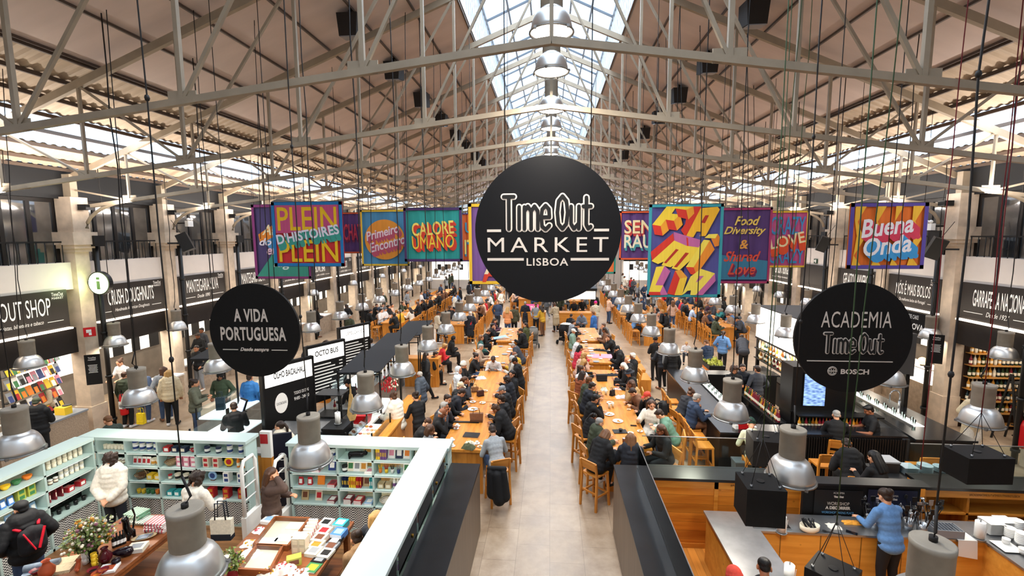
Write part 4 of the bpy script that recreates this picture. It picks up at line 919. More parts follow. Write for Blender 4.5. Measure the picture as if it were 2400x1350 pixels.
def eye_mesh():
    if 'eye' in _PM: return _PM['eye']
    q=MB()
    for sg in (-1,1): q.ell((sg*.03,.077,.005),(.011,.007,.006),8,6); q.box((sg*.03-.016,.078,.024),(sg*.03+.016,.086,.029))
    m_=q.mesh('eyes'); m_.materials.append(mat('1a100b',.4,key='eye_dark')); _PM['eye']=m_; return m_
SKINS=[mat(c,.5,noise=.05,key='skin_'+c) for c in ('C98E6B','B87B58','D8A07E','8A563A','5E3824')]
def fab(c): return mat(c,.8,noise=.12,nscale=30,bump=.15,key='fabric_'+c)
def hairm(c): return mat({'1a120d':'2b1b12','3a2416':'4a2e1c'}.get(c,c),.45,noise=.25,nscale=40,bump=.3,stretch=(3,3,.4),key='hair_'+c)
def oset(name,me,mt,par,m_=None):
    o=bpy.data.objects.new(name,me); C.objects.link(o); o.parent=par
    o.material_slots[0].link='OBJECT'; o.material_slots[0].material=mt
    if m_ is not None: o.matrix_local=m_
    return o
CN={'101114':'black','1c2029':'dark navy','26364f':'navy','e6e0d2':'cream','d8d8da':'white','8d9196':'grey','5c5f63':'dark grey','b3202a':'red','c7364a':'crimson','3b4230':'olive','6e4a33':'brown','a86a3a':'tan','5d86b8':'blue','2f5d5a':'teal green','d98f5c':'peach','c79a2b':'mustard yellow','c9a48f':'pale pink','4b2e3f':'plum','7d9a8a':'sage green','8c4a2b':'rust brown','cfd6dc':'pale grey','3a3d45':'charcoal','d9c7a5':'beige'}
HN={'1a120d':'dark','3a2416':'brown','6a4426':'light brown','b98f55':'blonde','9b9893':'grey','d9d2c6':'white','0c0a0a':'black'}
SN={'fit':'top','loose':'jacket','puffer':'puffer jacket','coat':'long coat','short':'T-shirt'}
HS={'short':'short {} hair','crop':'cropped {} hair','long':'long {} hair','wavy':'wavy {} hair','bob':'{} bob','bun':'{} hair in a bun','pony':'{} ponytail','curly':'curly {} hair','fringe':'balding head','cap':'{} cap','beanie':'{} beanie','hood':'{} hood up','hat':'{} brimmed hat','scarf':'{} headscarf'}
DO={'stand':'standing','stand_phone':'standing with hands raised','stand_pocket':'standing','stand_behind':'standing with hands behind the back','stand_work':'standing and reaching forward','stand_ear':'standing with phone to ear','bend':'bending forward','walk':'walking','sit_table':'seated','sit_eat':'seated eating','sit_chin':'seated with hands at chin','sit_down':'seated looking down','sit_talk':'seated looking sideways','sit_up':'seated upright','low_sit':'seated low'}
PPOS=[]
def person(x,y,rz,pose,top,leg,hair,where,z=0,skin=None,s=1.,group='market visitors',shoe=None,lod=0,wide=0,label=None):
    """rz degrees: 0 faces away from the camera (+Y)"""
    ts,tc=top; hs,hc=hair
    hcn=HN.get(hc) or CN.get(hc,'dark')
    lb=label or f"person in {CN.get(tc,'dark')} {SN[ts]} with {HS[hs].format(hcn)}, {where}"
    if len(lb.split())>16: lb=f"person in {CN.get(tc,'dark')} {SN[ts]}, {where}"
    if z==0 and POSES[pose].get('sit',0)!=1:
        for _ in range(2):
            for (u,v) in PPOS:
                d=math.hypot(x-u,y-v)
                if d<.42: k=(.43-d); a=math.atan2(y-v,x-u) if d>.01 else 1.; x+=k*math.cos(a); y+=k*math.sin(a)
    PPOS.append((x,y))
    t=E('person',lb,'person',(x,y,z),R(rz),group)
    if s!=1: t.scale=(s,)*3
    G=pose_geo(pose); sk=SKINS[skin if skin is not None else random.choice((0,0,1,2,2,3))]
    b=oset('body',body_mesh(pose),sk,t); oset('top',top_mesh(pose,ts),fab(tc),t)
    oset('trousers',leg_mesh(pose,wide),fab(leg),t)
    for i in range(2): oset('shoe',shoe_mesh(pose,i),fab(shoe or random.choice(('e6e0d2','101114','101114','d8d8da','6e4a33'))),t)
    hat=hs in('cap','beanie','hood','hat','scarf')
    oset('hair' if not hat else {'cap':'cap','beanie':'beanie','hood':'hood','hat':'hat','scarf':'headscarf'}[hs],hair_mesh(hs),(fab(hc) if hat else hairm(hc)),t,G['hm'])
    if y<24: oset('eyes',eye_mesh(),MATS['eye_dark'] if 'eye_dark' in MATS else mat('1a100b',.4,key='eye_dark'),t,G['hm'])
    return t
# ================================================================ TABLE ROWS
L2='aisle side, right aisle table'; R2='outer side, right aisle table'
for i,(a,b_) in enumerate([(9.65,12.6),(12.63,15.6),(16.3,19.4),(20.2,23.2)]): high_table(-2.4,-1.42,a,b_,f'long oak high table left of the aisle, {ORD[i]} from the camera end')
for i,(a,b_) in enumerate([(9.95,13.0),(13.03,16.0),(16.9,19.9),(20.5,23.4)]): high_table(1.25,2.22,a,b_,f'long oak high table right of the aisle, {ORD[i]} from the camera end')
NS=[0]; SEATS=[]
def seatname(side,i): return f'{ORD[i]} from the camera'
WH_={}
def pp(px,py,rz,pose,top,leg,hair,where,stl=True,z0=0,**kw):
    """a visitor whose head is at the pixel; returns the root"""
    G=pose_geo(pose); s=kw.get('s',1.); h=G['hm'].translation
    P=az(px,py,h.z*s+z0); off=Matrix.Rotation(R(rz),3,'Z')@Vector((h.x,h.y,0))*s; x,y=P.x-off.x,P.y-off.y
    if -13.8<x<-12.8:
        k=round((y-12.1)/3.05)*3.05+12.1
        if abs(y-k)<.8: y=k+.8
    if G['sit']==1:
        if where==L_: x=min(x,-2.72)
        if where==Rr and abs(rz)<150 and y>9.7: x=max(x,-1.1)
        if where==L2 and rz<-30: x=min(x,.95)
        if where==R2: x=max(x,2.52)
        for _ in range(3):
            for (u,v) in SEATS:
                d=math.hypot(x-u,y-v)
                if 1e-3<d<.5 and abs(x-u)<.45: y=v+(.5 if y>=v else -.5)*1.0
        SEATS.append((x,y))
    person(x,y,rz,pose,top,leg,hair,where,**kw)
    if G['sit']==1 and stl:
        NS[0]+=1; stool(x,y,R(rz),f'oak bar stool under {CN.get(top[1],"dark")} {SN[top[0]]}, {where}')
    WH_[(px,py)]=(x,y,R(rz)); return x,y
D,BR,LB,BL,GY,WH,BK='1a120d','3a2416','6a4426','b98f55','9b9893','d9d2c6','0c0a0a'
blk,nav,navy2,cre,whi,gre,dgr,red,oli,bro,jean,tea='101114','1c2029','26364f','e6e0d2','d8d8da','8d9196','5c5f63','b3202a','3b4230','6e4a33','3a4e6e','2f5d5a'
L_='left side, left aisle table'; Rr='aisle side, left aisle table'
for a in [
 (1009,1008,-85,'sit_table',('fit',gre),blk,('bob',BR)),(989,1012,-80,'sit_down',('fit',blk),blk,('crop',BR)),(1027,984,-85,'sit_eat',('fit',blk),nav,('fringe',GY)),
 (1035,966,-95,'sit_chin',('loose','3a3d45'),blk,('short',GY)),(1041,949,-110,'sit_table',('loose',blk),blk,('short',D)),(1087,936,-70,'sit_down',('loose',nav),nav,('short',D)),
 (1084,913,-85,'sit_eat',('loose',blk),blk,('cap','d9c7a5')),(1095,892,-75,'sit_chin',('loose','3a3d45'),blk,('pony',BR)),(1076,869,-80,'sit_up',('loose','cfd6dc'),gre,('hood','cfd6dc')),
 (1087,856,-95,'sit_talk',('loose',blk),blk,('beanie',cre)),(1117,836,-95,'sit_eat',('fit',blk),jean,('bun',D)),(1127,814,-90,'sit_table',('loose','a8917c'),bro,('short',GY)),
 (1128,792,-70,'sit_up',('fit',tea),blk,('bob',LB)),(1145,778,-80,'sit_down',('fit',blk),blk,('short',D)),(1155,764,-80,'sit_chin',('fit',blk),blk,('short',BK)),(1160,752,-95,'sit_table',('loose','4b2e3f'),blk,('long',D))]:
    P_=pp(*a,where=L_,s=1.)
for a in [
 (1154,1011,25,'sit_down',('fit','9a9fa3'),jean,('short',D)),(1163,960,80,'sit_down',('puffer',blk),blk,('short',BR)),(1168,942,70,'sit_table',('loose',blk),blk,('short',D)),
 (1159,914,85,'sit_eat',('loose',blk),blk,('cap',gre)),(1184,893,75,'sit_table',('puffer',nav),jean,('curly',D)),(1173,877,120,'sit_talk',('loose',blk),blk,('long',BK)),
 (1190,842,80,'sit_eat',('loose','b9b6ae'),dgr,('scarf','b9b9b6')),(1199,833,75,'sit_table',('loose','c79a2b'),dgr,('fringe',GY)),(1156,843,178,'sit_down',('fit',whi),blk,('short',D)),
 (1176,811,85,'sit_down',('puffer','3a3d45'),blk,('crop',GY)),(1204,776,80,'sit_eat',('loose',blk),blk,('short',D)),(1193,757,85,'sit_table',('loose',blk),blk,('hood',blk)),(1212,762,70,'sit_talk',('loose','4c5230'),jean,('long',D))]:
    pp(*a,where=Rr)
pp(1207,847,85,'stand_work',('coat',blk),blk,('cap',blk),'standing in the aisle beside the left table',shoe='101114')
for a in [
 (1436,1021,-45,'sit_down',('puffer',blk),blk,('bob',LB)),(1478,1029,-5,'sit_table',('puffer',nav),blk,('long',LB)),(1434,992,-70,'sit_table',('puffer',oli),bro,('crop',GY)),
 (1392,978,-60,'sit_down',('puffer',blk),nav,('pony',BK)),(1408,938,-75,'sit_eat',('loose',blk),blk,('short',BK)),(1400,907,-80,'sit_eat',('loose',nav),blk,('short',D)),(1385,900,-85,'sit_table',('loose',oli),blk,('short',LB)),
 (1367,881,-50,'sit_table',('loose','8c4a2b'),blk,('long',D)),(1377,866,-140,'sit_talk',('fit',whi),blk,('bun',BR)),(1376,850,-90,'sit_table',('loose',blk),blk,('bob',BL)),(1378,836,-85,'sit_eat',('loose','c9a48f'),dgr,('curly',BL)),
 (1379,817,-80,'sit_table',('loose','c7364a'),blk,('long',BK)),(1369,797,-85,'sit_table',('short',whi),gre,('crop',LB)),(1361,777,-100,'sit_up',('loose','7d9a8a'),blk,('cap',cre)),(1354,764,-80,'sit_down',('loose',blk),blk,('short',BK)),(1366,758,-80,'sit_table',('loose',gre),blk,('short',D))]:
    P_=pp(*a,where=L2,s=.82 if a[0]==1392 else 1.)
for a in [
 (1530,1008,110,'sit_table',('loose',blk),blk,('long',BR)),(1546,972,80,'sit_down',('loose','5f8573'),jean,('short',D)),(1526,961,150,'sit_talk',('coat',cre),blk,('long',BR)),
 (1517,929,90,'sit_eat',('puffer',blk),blk,('cap','c7402f')),(1486,925,100,'sit_down',('loose',bro),blk,('short',D)),(1471,904,80,'sit_chin',('loose','a8875a'),blk,('long',BR)),(1475,876,85,'sit_table',('loose',blk),blk,('hat',nav)),
 (1461,859,80,'sit_eat',('loose',blk),blk,('bob',WH)),(1470,845,90,'sit_table',('loose',blk),blk,('fringe',WH)),(1483,836,95,'sit_up',('coat',blk),blk,('short',WH)),(1447,818,85,'sit_eat',('puffer',blk),blk,('cap',blk)),
 (1427,792,80,'sit_chin',('loose',blk),blk,('short',BR)),(1410,774,90,'sit_table',('loose',bro),blk,('long',D)),(1414,764,100,'sit_chin',('loose',dgr),blk,('short',BR))]:
    pp(*a,where=R2)
# --- bar guests, bartenders
for a,w_ in [((1634,934,-80,'sit_table',('loose',navy2),bro,('short',GY)),'leaning on the black bar'),((1621,923,-70,'sit_down',('loose',nav),blk,('bun',BR)),'by the black bar behind the man in navy'),
 ((1761,994,-8,'sit_down',('fit','c9cbb0'),blk,('beanie','1f3d33')),'at the front of the black bar'),((1960,973,-15,'sit_table',('fit',blk),blk,('crop',GY)),'at the front of the black bar'),
 ((1984,1043,-5,'sit_down',('puffer',blk),blk,('short',D)),'behind the glass screen of the kitchen'),((2024,1056,20,'sit_eat',('fit',blk),blk,('long',BK)),'behind the glass screen of the kitchen')]: pp(*a,where=w_)
for a,w_ in [((2036,962,75,'stand_work',('short',blk),blk,('short',BK)),'bartender in front of the bald guest'),((1721,868,175,'stand_phone',('short',blk),blk,('curly',BR)),'smiling bartender inside the bar'),((1737,864,170,'stand',('fit',nav),blk,('short',D)),'inside the bar, partly hidden by two others'),
 ((1760,864,5,'stand_pocket',('fit','3a3d45'),dgr,('short',D)),'inside the bar with back turned'),
 ((2073,1163,12,'stand_work',('fit','5d86b8'),blk,('bun',D)),'at the steel kitchen counter'),((1791,1330,-15,'stand_work',('fit',blk),blk,('crop',BK)),'at the bottom edge by the kitchen counter'),((1752,1350,10,'stand_phone',('fit','c7402f'),blk,('beanie','c7402f')),'at the bottom edge beside a dark haired man')]: pp(*a,where=w_)
pp(2290,925,185,'stand_pocket',('coat','d9c7a5'),cre,('long',BR),'behind the lamp by the wine shop',wide=.05)
pp(1548,812,25,'stand_work',('loose',nav),blk,('short',D),'carrying a grey backpack by the low benches'); pp(1536,797,20,'stand_phone',('loose',blk),blk,('beanie',blk),'by the low benches'); pp(1576,818,5,'stand',('loose',blk),blk,('hood',blk),'seen from behind, half hidden by a lamp')
pp(1656,804,15,'stand_work',('loose',navy2),blk,('crop',LB),'by the planter right of the aisle'); pp(1696,782,-40,'stand_pocket',('loose','5d86b8'),blk,('pony',D),'standing left of the bar'); pp(1738,792,-10,'bend',('puffer','3a3d45'),blk,('short',D),'bending over a bench left of the bar')
pp(1609,806,170,'low_sit',('fit',whi),nav,('pony',BL),'child beside the green planter',s=.75)
# --- gift shop
for a,w_ in [((262,1078,12,'stand_behind',('puffer',cre),nav,('curly',D)),'facing the mint shelves with hands behind the back'),((463,1124,-8,'stand_work',('coat',cre),jean,('curly',D)),'with a canvas tote bag by the mint shelves'),
 ((48,1192,70,'stand_pocket',('puffer',blk),jean,('cap',blk)),'with a red strapped backpack in the gift shop'),((638,1112,-65,'stand_ear',('loose','4a3830'),jean,('long',BR)),'on the phone in the shop entrance'),
 ((655,1000,80,'stand_pocket',('puffer','e3d8c2'),jean,('pony',D)),'holding a purple bundle outside the shop entrance'),((884,1215,-20,'stand_pocket',('coat',nav),nav,('bob',BL)),'between the book table and the white counter'),((836,1262,40,'bend',('loose','8a6a48'),bro,('bun',D)),'stooping at the book table')]: pp(*a,where=w_)
for a,w_ in [((253,986,75,'stand_phone',('loose','2f3a33'),blk,('crop',LB)),'behind the back corner of the mint shelves'),((86,944,25,'stand_phone',('puffer',blk),blk,('cap',oli)),'at the newspaper stall'),((92,905,185,'stand_work',('fit','b9a98f'),blk,('short',D)),'vendor inside the newspaper stall'),
 ((280,851,180,'stand_work',('short',whi),blk,('bun',BR)),'vendor at the doughnut counter'),((293,880,0,'stand',('loose',oli),blk,('crop',BR)),'queueing at the doughnut counter, leftmost'),((331,872,10,'stand',('loose','5a6a86'),jean,('short',D)),'queueing behind the nearest doughnut stall lamp'),
 ((381,868,50,'stand_pocket',('loose',gre),jean,('long',BR)),'queueing by the doughnut stall'),((396,876,30,'stand',('puffer','d9c7a5'),blk,('bob',BL)),'queueing by the doughnut stall'),((416,832,175,'stand_pocket',('fit',blk),gre,('short',D)),'by the grey canopy post'),
 ((458,899,-60,'stand_phone',('loose','5d5f50'),jean,('bun',D)),'walking by the glass fish counter'),((516,882,190,'stand_pocket',('coat','3b4a36'),tea,('scarf',blk)),'holding a dark shopping bag'),((463,788,180,'stand_work',('fit',blk),blk,('short',D)),'barista at the coffee stall'),((472,775,170,'stand',('fit','3a3d45'),blk,('short',BK)),'second barista, behind the first'),
 ((815,899,80,'stand_work',('fit',blk),whi,('cap',blk)),'cook with apron at the island stall'),((921,932,65,'stand_work',('puffer',cre),blk,('bun',BR)),'customer at the island counter'),((973,930,50,'stand_work',('fit',blk),blk,('bun',D)),'customer seen from behind at the island counter'),((982,880,80,'stand_pocket',('puffer','3c4653'),nav,('crop',GY)),'at the end of the island counter'),
 ((1000,834,-60,'walk',('coat',blk),blk,('long',D)),'walking past the low benches'),((586,885,0,'stand',('loose','2f6fb0'),jean,('short',D)),'with backpack behind the fish counter'),((548,955,40,'stand_work',('loose',blk),jean,('short',D)),'crouched behind the fish stall board')]: pp(*a,where=w_)
for a,w_ in [((1021,831,-70,'low_sit',('loose',blk),blk,('short',D)),'on a block bench'),((1042,812,-60,'low_sit',('fit','c4262e'),blk,('short',BL)),'on a block bench'),((1064,795,-70,'low_sit',('coat',blk),blk,('hood',blk)),'on a block bench'),((766,804,-60,'low_sit',('fit','b3202a'),blk,('pony',D)),'near the green planter on the left'),
 ((795,794,170,'low_sit',('loose',nav),blk,('short',BR)),'child near the green planter'),((722,818,-100,'low_sit',('loose',nav),blk,('long',D)),'behind the tall menu boards'),((854,790,5,'stand',('loose',oli),blk,('short',BR)),'seen from behind left of the canopies'),((868,800,60,'stand',('loose',gre),blk,('short',D)),'left of the canopies'),
 ((820,742,-15,'walk',('coat','3b4230'),blk,('crop',GY)),'walking between stalls'),((811,718,60,'stand_pocket',('coat',blk),blk,('long',D)),'at the stone stall counter'),((737,727,-40,'stand_phone',('coat',blk),blk,('long',D)),'at the stone stall counter, nearest the round sign'),((853,712,0,'stand',('coat',blk),blk,('short',D)),'at the stone stall counter, furthest of three')]: pp(*a,where=w_)
for i,(x,y,l) in enumerate([(-4.6,17.35,'nearest'),(-4.7,18.5,'second'),(-4.85,19.75,'third'),(-4.95,20.9,'furthest')]): bench_cube(x,y,.5,1.0,.45,f'oak block bench left of the left aisle table, {l} of four')
for i,(x,y,l) in enumerate([(3.4,17.3,'nearest'),(3.45,18.6,'middle'),(3.5,19.9,'furthest')]): bench_cube(x,y,.5,.9,.45,f'oak block bench right of the right aisle table, {l} of three')
# --- middle of the hall
for a,w_ in [((1166,710,178,'walk',('loose','33415a'),nav,('pony',LB)),'walking toward the camera in the aisle'),((1190,724,-10,'stand_phone',('loose','d98f5c'),jean,('long',BL)),'beside the strollers'),((1231,711,10,'stand',('coat',nav),blk,('crop',GY)),'by the left kiosk'),((1256,716,170,'stand_pocket',('fit',gre),blk,('short',D)),'by the left kiosk'),
 ((1266,722,60,'stand_work',('fit','c79a2b'),bro,('long',D)),'leaning over the grey stroller'),((1205,721,0,'stand',('loose','4b4a35'),blk,('short',D)),'in front of the left kiosk'),((1173,682,0,'walk',('coat','b09a80'),gre,('long',LB)),'walking away in the aisle'),((1157,676,10,'stand',('loose',navy2),blk,('short',D)),'far down the left of the aisle'),
 ((1102,735,5,'stand',('coat','1c2029'),blk,('scarf','c4b8b2')),'at the end of the middle left table'),((1027,735,-70,'stand_phone',('loose','c9bda8'),blk,('short',D)),'left of the middle left table'),((1396,711,-5,'stand_phone',('loose','b9b3a0'),'8a7f96',('beanie','e02a86')),'beside the right kiosk'),
 ((1394,692,0,'stand',('coat',blk),blk,('short',D)),'behind the pink beanie'),((1339,741,-30,'low_sit',('fit',blk),blk,('short',D)),'in front of the right kiosk'),((1363,739,170,'low_sit',('puffer','6a7280'),blk,('fringe',GY)),'in front of the right kiosk'),((1390,735,60,'stand',('loose','2d5fa0'),blk,('short',LB)),'child beside the right kiosk'),
 ((1345,708,160,'stand_work',('fit',blk),blk,('long',BL)),'inside the right kiosk'),((1365,704,180,'stand_work',('fit',blk),blk,('short',D)),'inside the right kiosk'),((1300,715,30,'stand_work',('coat','b3a184'),blk,('short',BR)),'between the two kiosks'),
 ((1576,709,0,'stand_pocket',('fit','c9a48f'),jean,('long',LB)),'right of the middle right table'),((1551,731,60,'stand_pocket',('loose',blk),blk,('short',BL)),'at the end of the middle right table')]: pp(*a,where=w_)
for a in [(869,730,-60,'sit_table',('loose',blk),blk,('short',D)),(883,716,-60,'sit_table',('loose',blk),blk,('crop',BR)),(898,716,170,'sit_talk',('fit',whi),blk,('short',D)),(889,732,-80,'sit_down',('fit','c9a48f'),blk,('bob',LB)),(921,738,85,'sit_chin',('coat',blk),blk,('long',BK)),(937,731,80,'sit_table',('loose','c79a2b'),blk,('short',GY)),(960,725,70,'sit_table',('fit',cre),blk,('long',D)),(978,712,80,'sit_table',('coat',blk),blk,('long',BR))]: pp(*a,where='outer left table group beyond the canopies')
for a in [(1681,748,-85,'sit_table',('coat',oli),blk,('curly',BK)),(1664,733,-85,'sit_talk',('loose',navy2),jean,('short',BR)),(1644,726,-80,'sit_table',('fit',blk),blk,('short',D)),(1628,724,-90,'sit_table',('fit','9fb0cc'),blk,('short',D)),(1686,728,80,'sit_chin',('loose','2f7f80'),blk,('short',GY)),(1706,740,90,'sit_down',('loose','8a7563'),blk,('short',BR)),(1727,748,80,'sit_down',('loose','3a3d45'),blk,('short',BK)),(1665,716,170,'sit_down',('loose','4b2e3f'),blk,('short',BR)),(1607,712,-80,'sit_table',('loose',blk),blk,('short',D))]: pp(*a,where='outer right table group left of the bar')
# --- procedural rows further down the hall
TOPS=[('loose',blk),('loose',nav),('puffer',blk),('fit',blk),('loose','5c5f63'),('fit','d8d8da'),('loose','6e4a33'),('puffer','26364f'),('fit','8d9196'),('coat','c4a47c'),('loose','3b4230'),('fit','b3202a'),('loose','e6e0d2'),('fit','c9a48f'),('puffer','3a3d45'),('loose','26364f'),('fit','5d86b8'),('coat',blk)]
HR=[('short',D),('long',BR),('short',BK),('long',D),('bob',LB),('pony',D),('crop',BR),('short',GY),('curly',D),('beanie','5c5f63'),('bun',BR),('long',BL),('cap',blk),('short',LB),('hood',nav)]
rnd=random.Random(11)
def row(x0,x1,tabs,nm,occ=.85,sides=(1,1)):
    for ti,(a,b_) in enumerate(tabs): high_table(x0,x1,a,b_,f'oak high table, {ORD[ti]} of the {nm}')
    for side in (0,1):
        if not sides[side]: continue
        k=0; sn='left' if side==0 else 'right'
        for (a,b_) in tabs:
            n=int((b_-a)/.62)
            for i in range(n):
                y=a+.31+i*.62; x=(x0-.36) if side==0 else (x1+.36); rz=-90 if side==0 else 90
                if k<40: 
                    stool(x,y+.03*rnd.uniform(-1,1),R(rz+rnd.uniform(-8,8)),f'oak bar stool, {ORD[k]} on {sn} side of the {nm}')
                    if rnd.random()<occ:
                        p_=rnd.choice(['sit_table','sit_eat','sit_chin','sit_down','sit_talk','sit_up']); tp=rnd.choice(TOPS); hh=rnd.choice(HR)
                        person(x,y,rz+rnd.uniform(-14,14),p_,tp,rnd.choice((blk,nav,jean,dgr)),hh,f'{ORD[k]} on {sn} side, {nm}',s=rnd.uniform(.94,1.04),group='seated visitors further down the hall')
                k+=1
row(4.72,5.72,[(24.0,27.6),(28.2,31.8),(32.4,36.0),(36.6,40)],'middle right row',.68)
row(-5.48,-4.48,[(23.9,27.5),(28.1,31.7),(32.3,35.9),(36.5,40)],'middle left row',.7)
row(8.5,9.35,[(23.9,27.5),(28.1,31.7),(32.5,36)],'outer right row',.5,(1,1))
row(-9.1,-8.3,[(24.2,27.8),(28.2,31.8),(32.5,36),(37,40)],'outer left row',.6,(1,1))
row(1.3,2.2,[(33,36.6),(37.2,40.8)],'far right aisle row',.65)
row(-2.4,-1.4,[(34,37.6),(38,41.6)],'far left aisle row',.65)
k=0
for i in range(62):
    y=rnd.uniform(30,49); x=rnd.choice((rnd.uniform(-1,1),rnd.uniform(-4,-3),rnd.uniform(3,4),rnd.uniform(-7.4,-6.4),rnd.uniform(6.8,7.8),rnd.uniform(-12,-10),rnd.uniform(10,11)))
    if any(math.hypot(x-u,y-v)<.55 for u,v in PPOS) or any(abs(x-c_)<w_ for c_,w_ in ((-1.9,1.1),(1.75,1.1),(5.2,1.1),(-5,1.1),(8.9,1),(-8.7,1))): continue
    tp=rnd.choice(TOPS); hh=rnd.choice(HR)
    lane='central aisle' if abs(x)<1.2 else ('left' if x<0 else 'right')+(' inner passage' if abs(x)<5 else ' outer passage' if abs(x)<9 else ' stall passage')
    person(x,y,rnd.uniform(0,360),rnd.choice(['stand','walk','stand_pocket','stand_phone']),tp,rnd.choice((blk,nav,jean,dgr)),hh,f'far away in the {lane}',group='people walking at the far end')
NPEOPLE=len([o for o in bpy.data.objects if o.get('category')=='person'])
print('PEOPLE',NPEOPLE)

print('STOOLS',len([o for o in bpy.data.objects if o.name.startswith('bar_stool')]))
# ================================================================ GIFT SHOP
Z4=[.55,.88,1.18,1.47]; ZT=1.72
GING=None
def gingham():
    m,nt,b=_mat('gingham'); N=nt.nodes.new; L=nt.links.new; tc=N('ShaderNodeTexCoord'); c=N('ShaderNodeTexChecker'); c.inputs['Scale'].default_value=42; c.inputs[1].default_value=(.75,.75,.72,1); c.inputs[2].default_value=(.03,.03,.035,1)
    L(tc.outputs['Object'],c.inputs[0]); L(c.outputs[0],b.inputs['Base Color']); b.inputs['Roughness'].default_value=.8; return m
GING=gingham()
def unit(label,x0,x1,y0,y1,divs,axis):
    t=E('mint_shelf_unit',label,'shelf unit',((x0+x1)/2,(y0+y1)/2,0)); ox,oy=(x0+x1)/2,(y0+y1)/2
    def bx(n,a,b_,mt): return MB().box((a[0]-ox,a[1]-oy,a[2]),(b_[0]-ox,b_[1]-oy,b_[2])).build(n,mt,t)
    bx('top_board',(x0-.03,y0-.03,ZT),(x1+.03,y1+.03,ZT+.06),MINT)
    for z in Z4: bx('shelf_board',(x0,y0,z-.03),(x1,y1,z),MINTD)
    bx('plinth',(x0,y0+.02,0),(x1,y1,.06),MINTD)
    for d in divs:
        if axis=='x': bx('divider',(d-.018,y0,0),(d+.018,y1,ZT),MINTD)
        else: bx('divider',(x0,d-.018,0),(x1,d+.018,ZT),MINTD)
    if axis=='x': bx('back_glass',(x0,y1-.012,.55),(x1,y1-.004,ZT),SHOPGLASS); bx('back_board',(x0,y1-.02,.0),(x1,y1-.013,.55),MINTD)
    else: bx('back_glass',(x0+.004,y0,.55),(x0+.012,y1,ZT),SHOPGLASS); bx('back_board',(x0+.013,y0,.0),(x0+.02,y1,.55),MINTD)
    q=MB(); L0_,L1=(x0,x1) if axis=='x' else (y0,y1); n=int((L1-L0_)/.05)
    pts=[]
    for i in range(n+1):
        u=L0_+(L1-L0_)*i/n; w=.02*math.sin(i*1.3)
        pts.append((u-ox,y0-.0+w-oy+.03) if axis=='x' else (x1-.03+w-ox,u-oy))
    q.add([(a,b_,.05) for a,b_ in pts]+[(a,b_,.5) for a,b_ in pts],[(i,i+1,n+2+i,n+1+i) for i in range(n)]); q.build('gingham_curtain',GING,t)
    q=MB()
    for z in [ZT]+Z4[1:]:
        if axis=='x': q.box((x0+.05-ox,y0+.02-oy,z-.045 if z<ZT else z-.015),(x1-.05-ox,y0+.05-oy,z-.031 if z<ZT else z-.001))
        else: q.box((x1-.05-ox,y0+.05-oy,z-.045 if z<ZT else z-.015),(x1-.02-ox,y1-.05-oy,z-.031 if z<ZT else z-.001))
    q.build('shelf_light',mat((1,.96,.88),.5,emit=1.4,key='shelf_led'),t)
    return t
DB=[ay(p,1050,8.2).x for p in (292,367,456)]; DR=[ay(p,1060,8.2).x for p in (789,872,962)]
unit('mint green display shelves at the back left of the gift shop',-9.3,-5.86,8.2,8.55,[-9.0]+DB+[-5.88],'x')
unit('mint green display shelves right of the gift shop entrance',-5.0,-1.9,8.2,8.55,[-4.98]+DR+[-2.37,-1.92],'x')
DL=[8.15,7.25,6.45,5.65,4.85,4.0]
unit('long mint green display shelves along the left of the gift shop',-9.35,-9.0,3.9,8.13,DL,'y')
# right arm with glazed aisle side
t=E('white_topped_display_counter','long mint counter with white top and glazed side beside the aisle','display counter',(-2.15,6.2,0)); 
MB().box((-.27,-2.6,ZT),(.25,1.965,ZT+.06)).build('top_board',mat('C9D6D2',.4,key='counter_white'),t)
for z in (.9,1.36,): MB().box((-.2,-2.6,z-.03),(.22,1.95,z)).build('shelf_board',MINTD,t)
MB().box((-.2,-2.6,0),(.2,1.95,.85)).build('base_cabinet',MINTD,t)
for i in range(6): MB().box((-.2,-2.6+i*.9,.9),(.2,-2.57+i*.9,ZT)).build('divider',MINTD,t)
for i in range(5): MB().box((.225,-2.58+i*.9,1.37),(.232,-1.72+i*.9,ZT+.0)).build('glass_pane',SHOPGLASS,t)
MB().box((-.215,-2.6,.9),(-.2,1.95,1.0)).build('rim',MINTD,t)
for i in range(3): MB().cyl((.24,-1.6+i*1.4,1.5),.012,.05,8).build('pane_clip',mat('B88a3a',.3,.9,key='brass'),t)
BT=mat('17181A',.28,noise=.35,nscale=3,key='black_stone_top'); BSIDE=mat('6E5F52',.4,noise=.15,nscale=2,stretch=(1,6,.5),key='brown_side')
def lowcab(label,x0,x1,y0,y1,aisle,h=1.36):
    t=E('low_wall_counter',label,'counter',((x0+x1)/2,(y0+y1)/2,0)); w=(x1-x0)/2; d=(y1-y0)/2
    MB().box((-w,-d,h-.03),(w,d,h)).build('stone_top',BT,t); MB().box((-w+.01,-d+.01,0),(w-.01,d-.01,h-.03)).build('side_panel',BSIDE,t)
lowcab('long black topped partition left of the aisle, beside the glazed counter',-1.89,-1.33,3.6,8.45,1)
lowcab('long black topped partition right of the aisle, around the kitchen school',1.2,1.66,3.6,8.6,-1)
t=E('gift_shop_floor','polished brown board floor inside the gift shop','flooring',(-5.6,5.9,0)); t['kind']='structure'
MB().box((-3.4,-2.6,.0),(3.2,2.28,.012)).build('boards',woodmat('shop_boards','6d4a2c','94683f',0,1,.35,plank=(1,.12)),t)
for k_ in range(2): alight('shop_fill_lamp',(-7.6+k_*3.6,6.4,2.5),(0,0,0),.5,.5,12,(1,.9,.78),'DISK')
